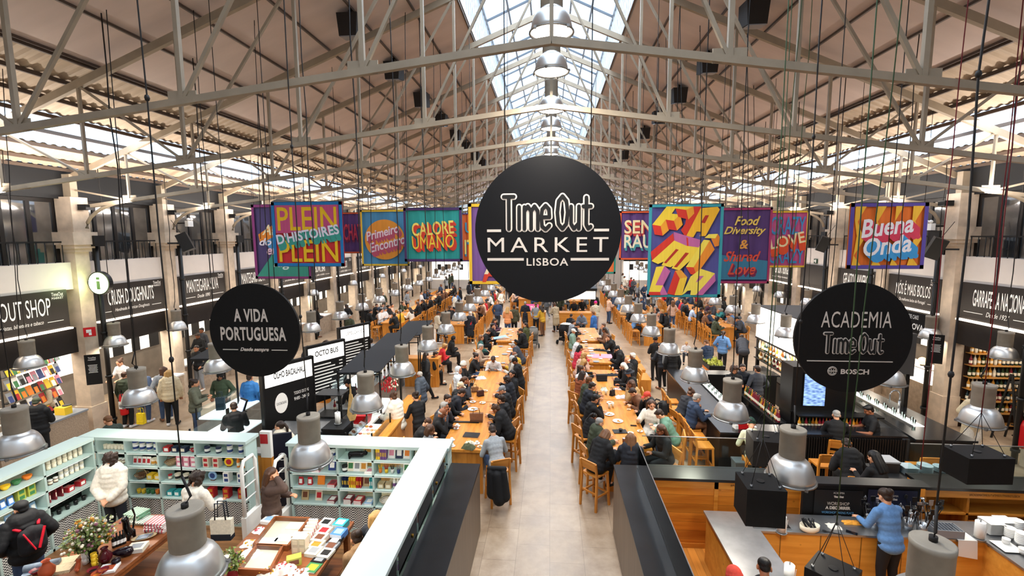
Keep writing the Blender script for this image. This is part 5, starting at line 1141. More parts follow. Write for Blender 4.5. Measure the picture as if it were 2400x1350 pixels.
# ---- goods
SHN={0:'bottom shelf',1:'third shelf',2:'second shelf',3:'top shelf'}
CNM={'EFE6CF':'cream','F4F4F0':'white','2C3F78':'blue','B5232B':'red','C98B2E':'mustard','3E7D4C':'green','E8842C':'orange','F2C72E':'yellow','1D2A4A':'navy','D98CA0':'pink','6B3F2A':'brown','B9A27A':'kraft','2F9AA0':'teal','141414':'black','7C4E8E':'purple','B4532E':'terracotta','8FB4D8':'light blue','D8D0BC':'beige','4C7FC4':'bright blue','7C1F2B':'wine red','A9B04A':'lime','8D9196':'grey'}
def pm(c,r=.5): return mat(c,r,key=f'goods_{c}_{r}')
GC={}
def item(kind,c,c2,loc,label,rz=0,w=None,h=None,group=None,cat=None):
    """one product: a mesh thing with its parts"""
    k=(kind,c,c2,w,h); x=[]
    if k not in GC:
        q=MB(); parts=[]
        if kind=='jar': q.cyl((0,0,0),.035,.075,12); p=MB().cyl((0,0,.075),.037,.02,12); parts=[('lid',p,pm(c2,.4))]; l=MB().lathe([(.0355,.02),(.0355,.06)],12,cap=False); parts.append(('paper_label',l,pm('EFE6CF')))
        elif kind=='tin': q.cyl((0,0,0),w or .05,h or .11,16); p=MB().cyl((0,0,h or .11),(w or .05)+.002,.014,16); b2=MB().lathe([((w or .05)+.001,.03),((w or .05)+.001,(h or .11)-.03)],16,cap=False); parts=[('lid',p,pm(c)),('paper_label',b2,pm(c2))]
        elif kind=='box': W=w or .12;H=h or .1; q.box((-W/2,-.06,0),(W/2,.06,H)); p=MB().box((-W*.32,-.0615,H*.2),(W*.32,-.06,H*.8)); parts=[('printed_label',p,pm(c2))]
        elif kind=='book': W=w or .025;H=h or .2; q.box((-W/2,-.07,0),(W/2,.08,H)); p=MB().box((-W/2+.003,-.066,.004),(W/2-.003,.083,H-.004)); p2=MB().box((-W*.3,-.0712,H*.3),(W*.3,-.07,H*.7)); parts=[('pages',MB().box((-W/2+.003,.08,.004),(W/2-.003,.082,H-.004)),pm('EFE6CF')),('spine_label',p2,pm(c2))]
        elif kind=='facing': W=w or .14;H=h or .2; q.hexa([(-W/2,.0,0),(W/2,.0,0),(W/2,.02,0),(-W/2,.02,0),(-W/2,.05,H),(W/2,.05,H),(W/2,.07,H),(-W/2,.07,H)]); p=MB().hexa([(-W*.32,.0*1+H*.0-.002+.05*.25,H*.25),(W*.32,-.002+.05*.25,H*.25),(W*.32,.0+.05*.25,H*.25),(-W*.32,.05*.25,H*.25),(-W*.32,-.002+.05*.75,H*.75),(W*.32,-.002+.05*.75,H*.75),(W*.32,.05*.75,H*.75),(-W*.32,.05*.75,H*.75)]); parts=[('cover_picture',p,pm(c2))]
        elif kind=='flat': W=w or .15;H=h or .02; q.box((-W/2,-.1,0),(W/2,.1,H)); parts=[('cover_picture',MB().box((-W*.32,-.06,H),(W*.32,.06,H+.001)),pm(c2)),('pages',MB().box((-W/2+.002,-.101,.003),(W/2-.002,-.1,H-.003)),pm('F4F4F0'))]
        elif kind=='cup': q.lathe([(.03,0),(.038,.09),(.034,.09),(.028,.01)],14); parts=[('handle',MB().tube([(.036,0,.075),(.06,0,.07),(.062,0,.035),(.033,0,.02)],.005,5),pm(c))]
        elif kind=='bowl': q.lathe([(.03,0),(.07,.06),(.066,.06),(.028,.008)],16); parts=[('inside',MB().cyl((0,0,.03),.05,.002,14),pm(c2))]
        elif kind=='pouch': q.hexa([(-.045,-.03,0),(.045,-.03,0),(.045,.03,0),(-.045,.03,0),(-.045,-.004,.15),(.045,-.004,.15),(.045,.004,.15),(-.045,.004,.15)]); parts=[('printed_label',MB().hexa([(-.03,-.028,.03),(.03,-.028,.03),(.03,-.02,.03),(-.03,-.02,.03),(-.03,-.016,.11),(.03,-.016,.11),(.03,-.01,.11),(-.03,-.01,.11)]),pm(c2))]
        elif kind=='basket': 
            q.smooth=True; q.lathe([(.07,0),(.12,.08),(.125,.09),(.115,.08),(.065,.01)],20); r_=MB(); 
            for j in range(3): r_.tube([((.085+.015*j)*math.cos(a*PI/8),(.085+.015*j)*math.sin(a*PI/8),.03+.025*j) for a in range(17)],.006,5)
            r_.tube([(-.115,0,.08),(-.07,0,.17),(.07,0,.17),(.115,0,.08)],.007,5); parts=[('woven_rim',r_,pm(c2))]
        elif kind=='plate': 
            q.add([( .09*math.cos(a*PI/12),-.0+.02*0,.1+.09*math.sin(a*PI/12)) for a in range(24)]+[(.09*math.cos(a*PI/12),.015,.1+.09*math.sin(a*PI/12)) for a in range(24)],[tuple(reversed(range(24))),tuple(range(24,48))]+[(i,(i+1)%24,24+(i+1)%24,24+i) for i in range(24)])
            p=MB(); p.add([(.055*math.cos(a*PI/12),-.002,.1+.055*math.sin(a*PI/12)) for a in range(24)],[tuple(reversed(range(24)))]); parts=[('centre_motif',p,pm(c2)),('stand',MB().box((-.04,-.01,0),(.04,.04,.015)),pm('6B3F2A'))]
        elif kind=='bottle': q.smooth=True; q.lathe([(.028,0),(.03,.02),(.03,.13),(.012,.17),(.011,.21)],12); parts=[('paper_label',MB().lathe([(.0305,.04),(.0305,.1)],12,cap=False),pm(c2)),('cap',MB().cyl((0,0,.21),.013,.02,8),pm('141414'))]
        elif kind=='pencup': 
            q.lathe([(.03,0),(.036,.08),(.032,.08),(.027,.01)],12); p=MB(); rr=random.Random(3)
            for j in range(7): a=j*.9; p.beam((.015*math.cos(a),.015*math.sin(a),.02),(.035*math.cos(a),.035*math.sin(a),.15),.007,.007)
            parts=[('pencils',p,pm(c2))]
        me=q.mesh(kind); me.materials.append(pm(c,.35)); GC[k]=(me,[(n,p.mesh(n),m_) for n,p,m_ in parts])
        for n,pmh,m_ in GC[k][1]: pmh.materials.append(m_)
    me,parts=GC[k]; nmk={'jar':'jam_jar','tin':'storage_tin','box':'gift_box','book':'book','facing':'notebook','flat':'flat_book','cup':'mug','bowl':'bowl','pouch':'tea_pouch','basket':'wicker_basket','plate':'round_tin','bottle':'bottle','pencup':'pencil_cup'}[kind]
    o=bpy.data.objects.new(nmk,me); C.objects.link(o); o.location=loc; o.rotation_euler.z=rz
    tag(o,label,cat or {'jar':'jar','tin':'tin','box':'box','book':'book','facing':'notebook','flat':'book','cup':'mug','bowl':'bowl','pouch':'pouch','basket':'basket','plate':'tin','bottle':'bottle','pencup':'pencil cup'}[kind],group)
    for n,pmh,_ in parts: c_=bpy.data.objects.new(n,pmh); C.objects.link(c_); c_.parent=o
    return o
WID={'jar':.082,'tin':.11,'box':.14,'book':.03,'facing':.155,'flat':.17,'cup':.09,'bowl':.15,'pouch':.1,'basket':.26,'plate':.2,'bottle':.07,'pencup':.09}
def shelf(specs,a,b_,y,z,place,axis='x',face=0):
    """specs: list of (kind,colour,colour2,count[,stack]) laid from a to b"""
    tot=sum(WID[s[0]]*s[3] for s in specs); sp=min(1.0,(abs(b_-a)-.08)/tot) if tot else 1; sgn=1 if b_>a else -1
    gap=max(0,(abs(b_-a)-.08-tot*sp)/max(1,sum(s[3] for s in specs))); u=a+sgn*.04; cnt={}
    for s in specs:
        kind,c,c2,n=s[:4]; stack=s[4] if len(s)>4 else 1
        nm={'jar':'jam jar','tin':'tin','box':'box','book':'book','facing':'notebook','flat':'flat lying book','cup':'mug','bowl':'bowl','pouch':'pouch','basket':'basket','plate':'round tin','bottle':'bottle','pencup':'cup of pencils'}[kind]
        hh={'jar':.097,'tin':.126,'box':.1,'flat':.021,'cup':.02,'bowl':.02}.get(kind,.1)
        for i in range(n):
            w_=WID[kind]*sp+gap; uu=u+sgn*w_/2; u+=sgn*w_
            for j in range(stack):
                key=(kind,c); cnt[key]=cnt.get(key,0)+1
                lb=f'{CNM[c]} {nm}, {ORD[cnt[key]-1]} such on {place}'
                loc=(uu,y,z+j*hh+.001) if axis=='x' else (y,uu,z+j*hh+.001)
                item(kind,c,c2,loc,lb,face+random.uniform(-.06,.06),group='goods on the mint shelves')
ew=[-9.0]+DB+[-5.88]; bn=['corner bay','left bay','middle bay','right bay']
back={0:{3:[('jar','EFE6CF','EFE6CF',7,1)],2:[('jar','6B3F2A','F4F4F0',6,1)],1:[('jar','7C1F2B','EFE6CF',4)],0:[('cup','141414','141414',4)]},
 1:{3:[('tin','F4F4F0','2C3F78',4,2)],2:[('pouch','F4F4F0','B5232B',4),('tin','EFE6CF','C98B2E',2)],1:[('basket','6B3F2A','B9A27A',1),('box','F2C72E','EFE6CF',2)],0:[('cup','F2C72E','F2C72E',2),('cup','3E7D4C','3E7D4C',2),('cup','E8842C','F2C72E',2)]},
 2:{3:[('box','B5232B','F4F4F0',1),('box','1D2A4A','EFE6CF',2),('bowl','B5232B','F4F4F0',1)],2:[('basket','B9A27A','6B3F2A',1),('box','D98CA0','F4F4F0',3,2)],1:[('jar','8D9196','B5232B',1),('tin','D8D0BC','141414',2),('box','C98B2E','EFE6CF',1)],0:[('box','2F9AA0','F4F4F0',2),('cup','F4F4F0','F4F4F0',4)]},
 3:{3:[('tin','1D2A4A','F4F4F0',2),('tin','F4F4F0','2C3F78',2,2)],2:[('box','D8D0BC','B5232B',2,2),('plate','F2C72E','B5232B',1),('bottle','E8842C','EFE6CF',2)],1:[('plate','8FB4D8','2C3F78',1),('box','F4F4F0','2C3F78',2,2)],0:[('box','B5232B','C98B2E',3,2)]}}
for bi,d in back.items():
    for si,sp in d.items(): shelf(sp,ew[bi],ew[bi+1],8.33,Z4[si],f'{SHN[si]}, {bn[bi]} of back mint shelves')
er=[-4.98]+DR+[-2.37]; rn=['left bay','middle bay','right bay','last bay']
right={0:{3:[('box','D8D0BC','B5232B',2),('tin','F4F4F0','2C3F78',2)],2:[('flat','F4F4F0','8FB4D8',1,3),('flat','D98CA0','B5232B',1,3),('facing','2C3F78','F4F4F0',1)],1:[('pouch','B5232B','F4F4F0',2),('facing','E8842C','E8842C',1),('flat','B5232B','7C1F2B',1,3)],0:[('facing','B9A27A','6B3F2A',1),('facing','D8D0BC','B5232B',1),('flat','7C1F2B','F4F4F0',1,3)]},
 1:{2:[('tin','141414','F4F4F0',1),('facing','EFE6CF','3E7D4C',1),('facing','F4F4F0','8D9196',1),('facing','EFE6CF','C98B2E',1),('flat','F4F4F0','D98CA0',1,2)],1:[('book','1D2A4A','F2C72E',4),('book','F2C72E','B5232B',4),('book','B5232B','F2C72E',3),('facing','B9A27A','6B3F2A',1),('book','2F9AA0','F4F4F0',2)],0:[('flat','7C1F2B','F4F4F0',1,5),('flat','B5232B','EFE6CF',1,4),('flat','8FB4D8','F4F4F0',1,2)]},
 2:{3:[('book','F2C72E','7C4E8E',3),('book','7C4E8E','F2C72E',4),('facing','F4F4F0','D98CA0',1),('facing','1D2A4A','F4F4F0',1),('facing','F4F4F0','E8842C',1)],2:[('pencup','E8842C','F2C72E',1),('pencup','F2C72E','B5232B',1),('pencup','F4F4F0','141414',1),('pencup','2C3F78','8D9196',1),('facing','F4F4F0','3E7D4C',1)],1:[('box','B9A27A','EFE6CF',2),('bottle','F4F4F0','7C4E8E',2),('bowl','F2C72E','E8842C',1),('bottle','6B3F2A','D98CA0',1)],0:[('basket','F4F4F0','B9A27A',1),('box','B9A27A','F4F4F0',1),('flat','F4F4F0','D98CA0',1,3)]},
 3:{3:[('facing','141414','EFE6CF',1),('box','3E7D4C','B5232B',1)],2:[('facing','2C3F78','F4F4F0',1),('flat','F4F4F0','B5232B',1,2)],1:[('box','B5232B','F4F4F0',2)],0:[('flat','D98CA0','141414',1,2),('flat','F4F4F0','2C3F78',1,2)]}}
for bi,d in right.items():
    for si,sp in d.items(): shelf(sp,er[bi],er[bi+1],8.33,Z4[si],f'{SHN[si]}, {rn[bi]} right of the entrance')
ln=['far bay','second bay','third bay','fourth bay','nearest bay']
left={0:{3:[('jar','EFE6CF','EFE6CF',8,2)],2:[('jar','F4F4F0','F4F4F0',5,2),('jar','6B3F2A','F4F4F0',3)],1:[('box','B5232B','F4F4F0',2),('book','7C1F2B','EFE6CF',3)],0:[('cup','141414','141414',5)]},
 1:{3:[('bowl','E8842C','E8842C',1,2),('bowl','3E7D4C','3E7D4C',1,2),('bowl','F2C72E','F2C72E',1,2),('bowl','B5232B','B5232B',1)],2:[('box','A9B04A','3E7D4C',2,2),('pouch','4C7FC4','F4F4F0',2),('pouch','B5232B','F4F4F0',1)],1:[('pouch','8FB4D8','F4F4F0',4),('box','F4F4F0','1D2A4A',1)],0:[('box','3E7D4C','F4F4F0',1),('box','7C4E8E','2C3F78',1)]},
 2:{3:[('tin','1D2A4A','C98B2E',1,2),('basket','B9A27A','C98B2E',1),('bowl','B4532E','B4532E',1)],2:[('box','F4F4F0','F4F4F0',1,2),('cup','F4F4F0','F4F4F0',3,2),('pencup','F4F4F0','6B3F2A',1)],1:[('book','E8842C','F4F4F0',3),('book','F4F4F0','141414',3),('book','F2C72E','141414',2),('book','2C3F78','F4F4F0',3),('facing','F4F4F0','D98CA0',1)],0:[('box','F4F4F0','8D9196',3,2)]},
 3:{3:[('flat','F4F4F0','EFE6CF',1,3),('box','F4F4F0','8D9196',2)],2:[('box','F4F4F0','8D9196',3)],1:[('box','2F9AA0','E8842C',1,2),('box','E8842C','F4F4F0',1,2),('box','3E7D4C','F2C72E',2,2)],0:[('box','7C4E8E','F4F4F0',2)]},
 4:{3:[('jar','EFE6CF','EFE6CF',4)],2:[('box','2F9AA0','F4F4F0',3)],1:[('box','4C7FC4','E8842C',3)]}}
for bi,d in left.items():
    for si,sp in d.items(): shelf(sp,DL[bi]-.02,DL[bi+1]+.02,-9.17,Z4[si],f'{SHN[si]}, {ln[bi]} of left mint shelves','y',PI/2)
cs=list(CNM)
for i in range(18):
    k_=random.choice(['box','facing','cup','tin','pouch','bowl','flat']); c=random.choice(cs[:18])
    item(k_,c,random.choice(cs),(-2.06,8.1-i*.25,1.361),f'{CNM[c]} article, {ORD[i]} from the far end of the glazed aisle counter',PI/2,group='goods in the glazed counter')
# cat figurine on the right shelves
def cat_fig(loc,label,s=1.,rz=0,stand=True):
    q=MB()
    if stand: cap(q,(0,0,.08),.06,(0,.03,.2),.045); cap(q,(0,.03,.2),.045,(0,.03,.3),.045); [cap(q,(a*.035,.04,.1),.022,(a*.035,.05,.0),.02) for a in (-1,1)]; [cap(q,(a*.035,-.05,.1),.025,(a*.04,-.05,.0),.02) for a in (-1,1)]; q.ell((0,.04,.33),(.045,.05,.042)); [cap(q,(a*.025,.035,.36),.015,(a*.03,.035,.4),.005) for a in (-1,1)]; cap(q,(0,-.08,.12),.015,(0,-.13,.3),.012); cap(q,(0,-.13,.3),.012,(0,-.1,.42),.015)
    else: cap(q,(-.12,0,.05),.05,(.08,0,.06),.055); q.ell((.14,0,.08),(.05,.045,.045)); [cap(q,(.14,a*.025,.11),.014,(.145,a*.03,.14),.005) for a in (-1,1)]; cap(q,(-.15,0,.03),.02,(-.1,-.1,.02),.015)
    me=remesh(q,.009,'cat_figurine',.6,2); me.materials.clear(); me.materials.append(mat('0a0a0b',.12,key='black_glaze')); o=bpy.data.objects.new('cat_figurine',me); C.objects.link(o); o.location=loc; o.rotation_euler.z=rz; o.scale=(s,)*3; tag(o,label,'figurine')
cat_fig(((DR[0]+DR[1])/2,8.33,Z4[3]+.001),'glossy black ceramic cat crouching on the top shelf right of the entrance',1.1,0,False)
# display tables
def shop_table(label,x0,x1,y0,y1,z):
    t=E('display_table',label,'table',((x0+x1)/2,(y0+y1)/2,0),0,'brown display tables'); w=(x1-x0)/2; d=(y1-y0)/2
    MB().box((-w,-d,z-.05),(w,d,z)).build('tabletop',DARKW,t); MB().box((-w+.06,-d+.06,z-.16),(w-.06,d-.06,z-.05)).build('apron',DARKW,t)
    for a in (-1,1):
        for b_ in (-1,1): MB().box((a*(w-.1)-.04,b_*(d-.1)-.04,0),(a*(w-.1)+.04,b_*(d-.1)+.04,z-.05)).build('leg',DARKW,t)
    MB().box((-w+.1,-d+.1,.25),(w-.1,d-.1,.28)).build('lower_shelf',DARKW,t)
TZ=.9
shop_table('brown wooden display table with flowers and ceramics',-7.35,-6.2,4.5,7.15,TZ); shop_table('brown wooden display table covered with books and cloths',-4.87,-3.3,4.6,7.2,TZ)
def at(px,py,dz=0): p=az(px,py,TZ+dz); p.z=TZ+.001; return p
def bouquet(label,loc,sc_,n=150,vase='glass',seed=1):
    t=E('bouquet',label,'flowers',loc); rr=random.Random(seed)
    MB().lathe([(.05,0),(.075,.08),(.06,.17),(.075,.2),(.07,.2),(.055,.17),(.07,.08),(.045,.01)],18).build('vase',SHOPGLASS if vase=='glass' else pm('7C1F2B',.2),t)
    st=MB(); lf=MB(); fl=[MB(),MB(),MB()]
    for i in range(n):
        a=rr.random()*2*PI; el=rr.uniform(.1,1.25); r_=rr.uniform(.1,.3)*sc_; p=Vector((math.cos(a)*math.sin(el)*r_,math.sin(a)*math.sin(el)*r_,.2+math.cos(el)*r_*1.15))
        if i%2==0: st.tube([(0,0,.05),(p.x*.3,p.y*.3,.2),p],.0025,4)
        if i%3: fl[rr.choice((0,0,1,2))].ell(p,rr.uniform(.008,.02)*sc_,6,5)
        for _ in range(3):
            v=Vector((rr.uniform(-1,1),rr.uniform(-1,1),rr.uniform(-.6,1))).normalized()*rr.uniform(.04,.08); w_=v.cross(Vector((0,0,1))).normalized()*.018; q0=p*rr.uniform(.7,1)+Vector((0,0,.03)); lf.add([q0,q0+v*.5+w_,q0+v,q0+v*.5-w_],[(0,1,2,3)])
    for j in range(3): p=Vector((rr.uniform(-.1,.1),-.12+rr.uniform(-.05,.05),.35+.04*j)); fl[0].ell(p,(.04,.04,.03),10,7)
    st.build('stems',pm('3E5A2A'),t); lf.build('leaves',pm('6B7A3C'),t); fl[0].build('blossoms',pm('EFE6CF'),t); fl[1].build('blossoms',pm('C98B2E'),t); fl[2].build('blossoms',pm('8E5A6A'),t)
bouquet('large wild bouquet of cream and ochre flowers on the left display table',at(218,1313),1.35,420); bouquet('smaller mixed bouquet at the bottom edge of the book table',at(545,1362),.8,120,'x',4)
cat_fig(at(303,1262),'tall black openwork ceramic cat on the left display table',1.05,PI)
def towels(px,py,c,c2,n,label,w=.3,d=.22):
    p=at(px,py)
    for i in range(n):
        t=E('folded_towel',f'{label}, {["lowest","second","third","fourth","fifth","sixth"][i] if i<n-1 else "topmost"} of its stack','towel',p+Vector((random.uniform(-.01,.01),random.uniform(-.01,.01),i*.028)),random.uniform(-.15,.15),'folded towels')
        q=MB(); q.smooth=True; pr=[]
        q.box((-w/2,-d/2,0),(w/2,d/2,.024)); q.tube([(-w/2,-d/2,.012),(w/2,-d/2,.012)],.012,8); q.build('cloth',fab(c),t)
        s=MB()
        for j in range(6): s.box((-w/2+.02+j*w/6.2,-d/2-.013,.001),(-w/2+.035+j*w/6.2,d/2,.0255))
        s.build('stripes',fab(c2),t)
towels(322,1216,'7fae8e','e6e0d2',5,'green checked towel'); towels(375,1240,'e8dcd8','c7364a',6,'red and white checked towel',.34); towels(335,1222,'e6e0d2','7d9a8a',2,'cream checked towel')
t=E('sardine_tray','oval wicker tray of silver sardine figures on the left table','tray',at(338,1262),.6); MB().lathe([(.1,0),(.16,.02),(.17,.035),(.155,.03),(.1,.01)],24,(0,0,0),1,.5).build('tray',pm('B9A27A'),t)
for i in range(4): q=MB(); q.ell((0,0,0),(.09,.018,.014),12,8); q.add([(.08,0,0),(.12,.02,0),(.12,-.02,0)],[(0,1,2)]); tag(q.build('sardine_figure',mat('9AA3AD',.25,.6,key='silver_fish'),None,(t.location.x-.01*i,t.location.y-.05+i*.03,TZ+.03),.5),f'silver sardine figure, {ORD[i]} in the wicker tray','figure','sardine figures')
def flatbook(px,py,c,c2,n,label,w=.17,h=.022,rz=0,dz=.02):
    p=at(px,py)
    for i in range(n): item('flat',c,c2,p+Vector((0,0,i*(h+.0015))),f'{label}'+(f', {["lowest","second","third","fourth","fifth","sixth"][i] if i<n-1 else "topmost"} in its pile' if n>1 else ''),rz,w,h,'books on the display tables')
flatbook(322,1288,'D8D0BC','8D9196',3,'beige photo book on the left table',.24,.02,.3); flatbook(255,1335,'F4F4F0','B4532E',2,'white book by the red bowls',.22,.015,.4)
for i,(px,py) in enumerate([(268,1283),(276,1280),(284,1277),(291,1274)]): item('bottle','141414','F4F4F0',at(px,py),f'dark bottle with white label behind the bouquet, {ORD[i]} from left',0)
def lathe_thing(name,label,cat,loc,prof,mt,s=1.,rz=0,sx=1,n=20):
    q=MB(); q.smooth=True; q.lathe([(r*s,z*s) for r,z in prof],n,(0,0,0),sx); return tag(q.build(name,mt,None,loc,rz),label,cat)
VP_=[(.04,0),(.075,.05),(.08,.1),(.04,.16),(.03,.19),(.045,.21),(.035,.205),(.02,.16),(.06,.1),(.03,.01)]
lathe_thing('vase','round wine red glass vase right of the bouquet','vase',at(248,1318),VP_,mat('4a0f18',.12,key='wine_glass'),1.1)
o=lathe_thing('vase','glossy black aubergine shaped vase lying on the left table','vase',at(292,1303)+Vector((0,0,.07)),[(.0,-.12),(.06,-.09),(.075,-.02),(.05,.08),(.02,.14),(.015,.2),(0,.2)],mat('1a0e16',.12,key='aubergine')); o.rotation_euler=(0,R(-82),R(30))
lathe_thing('vase','small glossy black pot in front of the aubergine vase','vase',at(272,1322),[(.03,0),(.06,.03),(.05,.07),(.02,.09),(.0,.09)],mat('1a0e16',.12,key='aubergine'))
lathe_thing('jug','terracotta jug at the bottom edge of the left table','jug',at(112,1352),VP_,pm('B4532E',.6),1.2)
for i,(px,py,c,n_) in enumerate([(200,1322,'F4F4F0',3),(222,1328,'F2C72E',3),(208,1312,'C98B2E',2)]):
    for j in range(n_): item('cup',c,c,at(px,py)+Vector((0,0,j*.06)),f'{CNM[c]} ceramic beaker stacked beside the fox figure, {["lowest","middle","upper"][j]}',0)
for i,(px,py,c) in enumerate([(218,1343,'7C1F2B'),(243,1343,'7C1F2B'),(228,1352,'B4532E'),(84,1345,'7C1F2B')]): item('bowl',c,'141414' if c!='B4532E' else 'E8842C',at(px,py),['wine red bowl nearer the fox figure','wine red bowl nearer the white book','terracotta bowl between two wine red bowls','wine red bowl at the left table corner'][i])
q=MB(); cap(q,(0,0,.04),.035,(0,.02,.1),.03); q.ell((0,.03,.14),(.03,.035,.028)); [cap(q,(a*.018,.02,.155),.01,(a*.022,.02,.18),.004) for a in (-1,1)]; cap(q,(0,-.03,.03),.015,(.06,-.05,.05),.02); me=remesh(q,.008,'fox_figurine',.6,1); me.materials.clear(); me.materials.append(pm('B4532E',.3)); o=bpy.data.objects.new('fox_figurine',me); C.objects.link(o); o.location=at(182,1338); tag(o,'orange ceramic fox figurine on the left display table','figurine')
for i,(px,py) in enumerate([(150,1318),(140,1336)]):
    t=E('woven_mat',f'beige fringed woven mat on the left table, {"upper" if i==0 else "lower"} of two','mat',at(px,py),.4,'woven mats'); MB().box((-.16,-.09,0),(.16,.09,.03)).build('weave',fab('d9c7a5'),t); q=MB(); [q.beam((-.16+.02*j,-.09,.015),(-.165+.02*j,-.13,.004),.004,.004) for j in range(17)]; q.build('fringe',fab('d9c7a5'),t)
t=E('cloth_roll','rolled blue grey cloth at the left corner of the table','cloth',at(100,1332),.5); q=MB(); q.tube([(-.2,0,.05),(.2,0,.05)],.05,14); q.build('roll',fab('8d9aa8'),t); MB().box((-.2,-.12,0),(.2,0,.008)).build('loose_end',fab('8d9aa8'),t)
# book table
LID=glass('clear_lid',(.95,.97,.96),.03,.1)
def case(label,a,b_,c,d,z=.06):
    P_=[az(*p,TZ+z) for p in (a,b_,c,d)]; ctr=sum(P_,Vector())/4; t=E('glass_topped_case',label,'display case',(ctr.x,ctr.y,TZ)); Q=[p-Vector((ctr.x,ctr.y,0)) for p in P_]
    def ring(k0,k1,z0,z1): pass
    q=MB()
    for i in range(4): p=Q[i];r_=Q[(i+1)%4]; q.beam((p.x,p.y,.045),(r_.x,r_.y,.045),.035,.09)
    q.build('frame',DARKW,t); MB().prism([(p.x*.97,p.y*.97) for p in Q],.005,.02).build('lining',pm('D8D0BC'),t); MB().prism([(p.x*.97,p.y*.97) for p in Q],.083,.087).build('glass_lid',LID,t)
    return t
t=case('brown framed glass case with white prints on the book table',(645,1214),(725,1217),(675,1282),(595,1278)); 
for i,(x,y) in enumerate([(.1,.22),(.1,-.1),(-.12,-.2)]): tag(MB().box((-.13,-.09,0),(.13,.09,.006)).build('white_print',pm('F4F4F0'),None,(t.location.x+x,t.location.y+y,TZ+.022),.05),f'white printed card inside the glass case, {ORD[i]} from the back','card','cards in the case')
case('lower brown glass case holding white cloths',(602,1280),(662,1283),(632,1340),(560,1336))
for a in [(765,1230,'F4F4F0','141414',3,'black and white patterned book on the book table'),(799,1236,'2F9AA0','F4F4F0',5,'teal edged book on the book table'),(760,1252,'EFE6CF','B5232B',4,'cream boxed book with a red face'),(795,1258,'4C7FC4','8FB4D8',5,'bright blue paperback on the book table'),(750,1268,'EFE6CF','6B3F2A',4,'cream box set with ink drawing'),(785,1270,'141414','F4F4F0',2,'black book with white figures'),(742,1282,'EFE6CF','E8842C',3,'cream book with orange bird'),(776,1283,'8D9196','6B3F2A',2,'grey picture book'),(764,1300,'EFE6CF','141414',2,'cream book with a small black figure'),(736,1297,'D8D0BC','8D9196',3,'beige little book beside the soap'),(733,1332,'3E7D4C','F2C72E',1,'green card game with yellow motif'),(750,1311,'141414','8D9196',1,'black flat wallet by the soaps'),(632,1222,'F4F4F0','8FB4D8',3,'white and blue leaflet left of the glass case')]: flatbook(*a,w=.2,h=.018,rz=-.12)
for i,(px,py) in enumerate([(697,1292),(713,1292),(697,1285),(713,1285)]):
    for j in range(2): item('box','D8D0BC','EFE6CF',at(px,py)+Vector((0,0,j*.12)),f'beige paper wrapped soap block, {["front left","front right","back left","back right"][i]} {["lower","upper"][j]}',0,.11,.118,'soap blocks')
item('box','A9B04A','6B3F2A',at(690,1322),'lime green picture box in front of the soap blocks',.5,.2,.12)
for i,(px,py) in enumerate([(724,1262),(728,1254),(732,1246),(736,1238),(721,1270)]): item('book','F4F4F0','B5232B',at(px,py)+Vector((0,0,0)),f'white upright hardback beside the glass case, {ORD[i]} in the row',PI/2,.03,.16)
def crumple(label,loc,c,w,d,h,seed,c2=None):
    rr=random.Random(seed); n=14; t=E('folded_cloth',label,'cloth',loc,rr.uniform(-.4,.4)); q=MB(); q.smooth=True; vs=[]
    for j in range(n+1):
        for i in range(n+1):
            u,v=i/n*2-1,j/n*2-1; e=max(0,1-max(abs(u),abs(v))**3); vs.append((u*w/2*(1+.08*math.sin(v*5+seed)),v*d/2*(1+.08*math.sin(u*6+seed)),h*e*(.7+.3*math.sin(u*7+seed)*math.cos(v*6+seed*2))+.003))
    q.add(vs,[(j*(n+1)+i,j*(n+1)+i+1,(j+1)*(n+1)+i+1,(j+1)*(n+1)+i) for j in range(n) for i in range(n)]); q.build('cloth',fab(c),t)
    if c2: 
        q=MB()
        for k in range(10): q.ell((rr.uniform(-.35,.35)*w,rr.uniform(-.35,.35)*d,h*.85),(.014,.014,.006),6,4)
        q.build('pattern',fab(c2),t)
for i,a in enumerate([('white folded cloth left on the book table',590,1300,'e6e0d2',.35,.25,.05),('pale pink floral cushion on the book table',668,1335,'e8cfc8',.3,.25,.1,'c7364a'),('white patterned pouch near the bottom of the book table',630,1345,'e6e0d2',.3,.2,.06,'c79a2b'),('white and red cloth at the far left of the book table',612,1245,'e8dcd8',.25,.18,.04,'c7364a'),('white and yellow cloth below the red and white one',585,1275,'e6e0d2',.22,.2,.03,'c79a2b'),('cream floral pouches at the right of the book table',700,1345,'e8dcd8',.3,.2,.05,'8c4a2b')]): crumple(a[0],at(a[1],a[2]),a[3],a[4],a[5],a[6],i+1,a[7] if len(a)>7 else None)
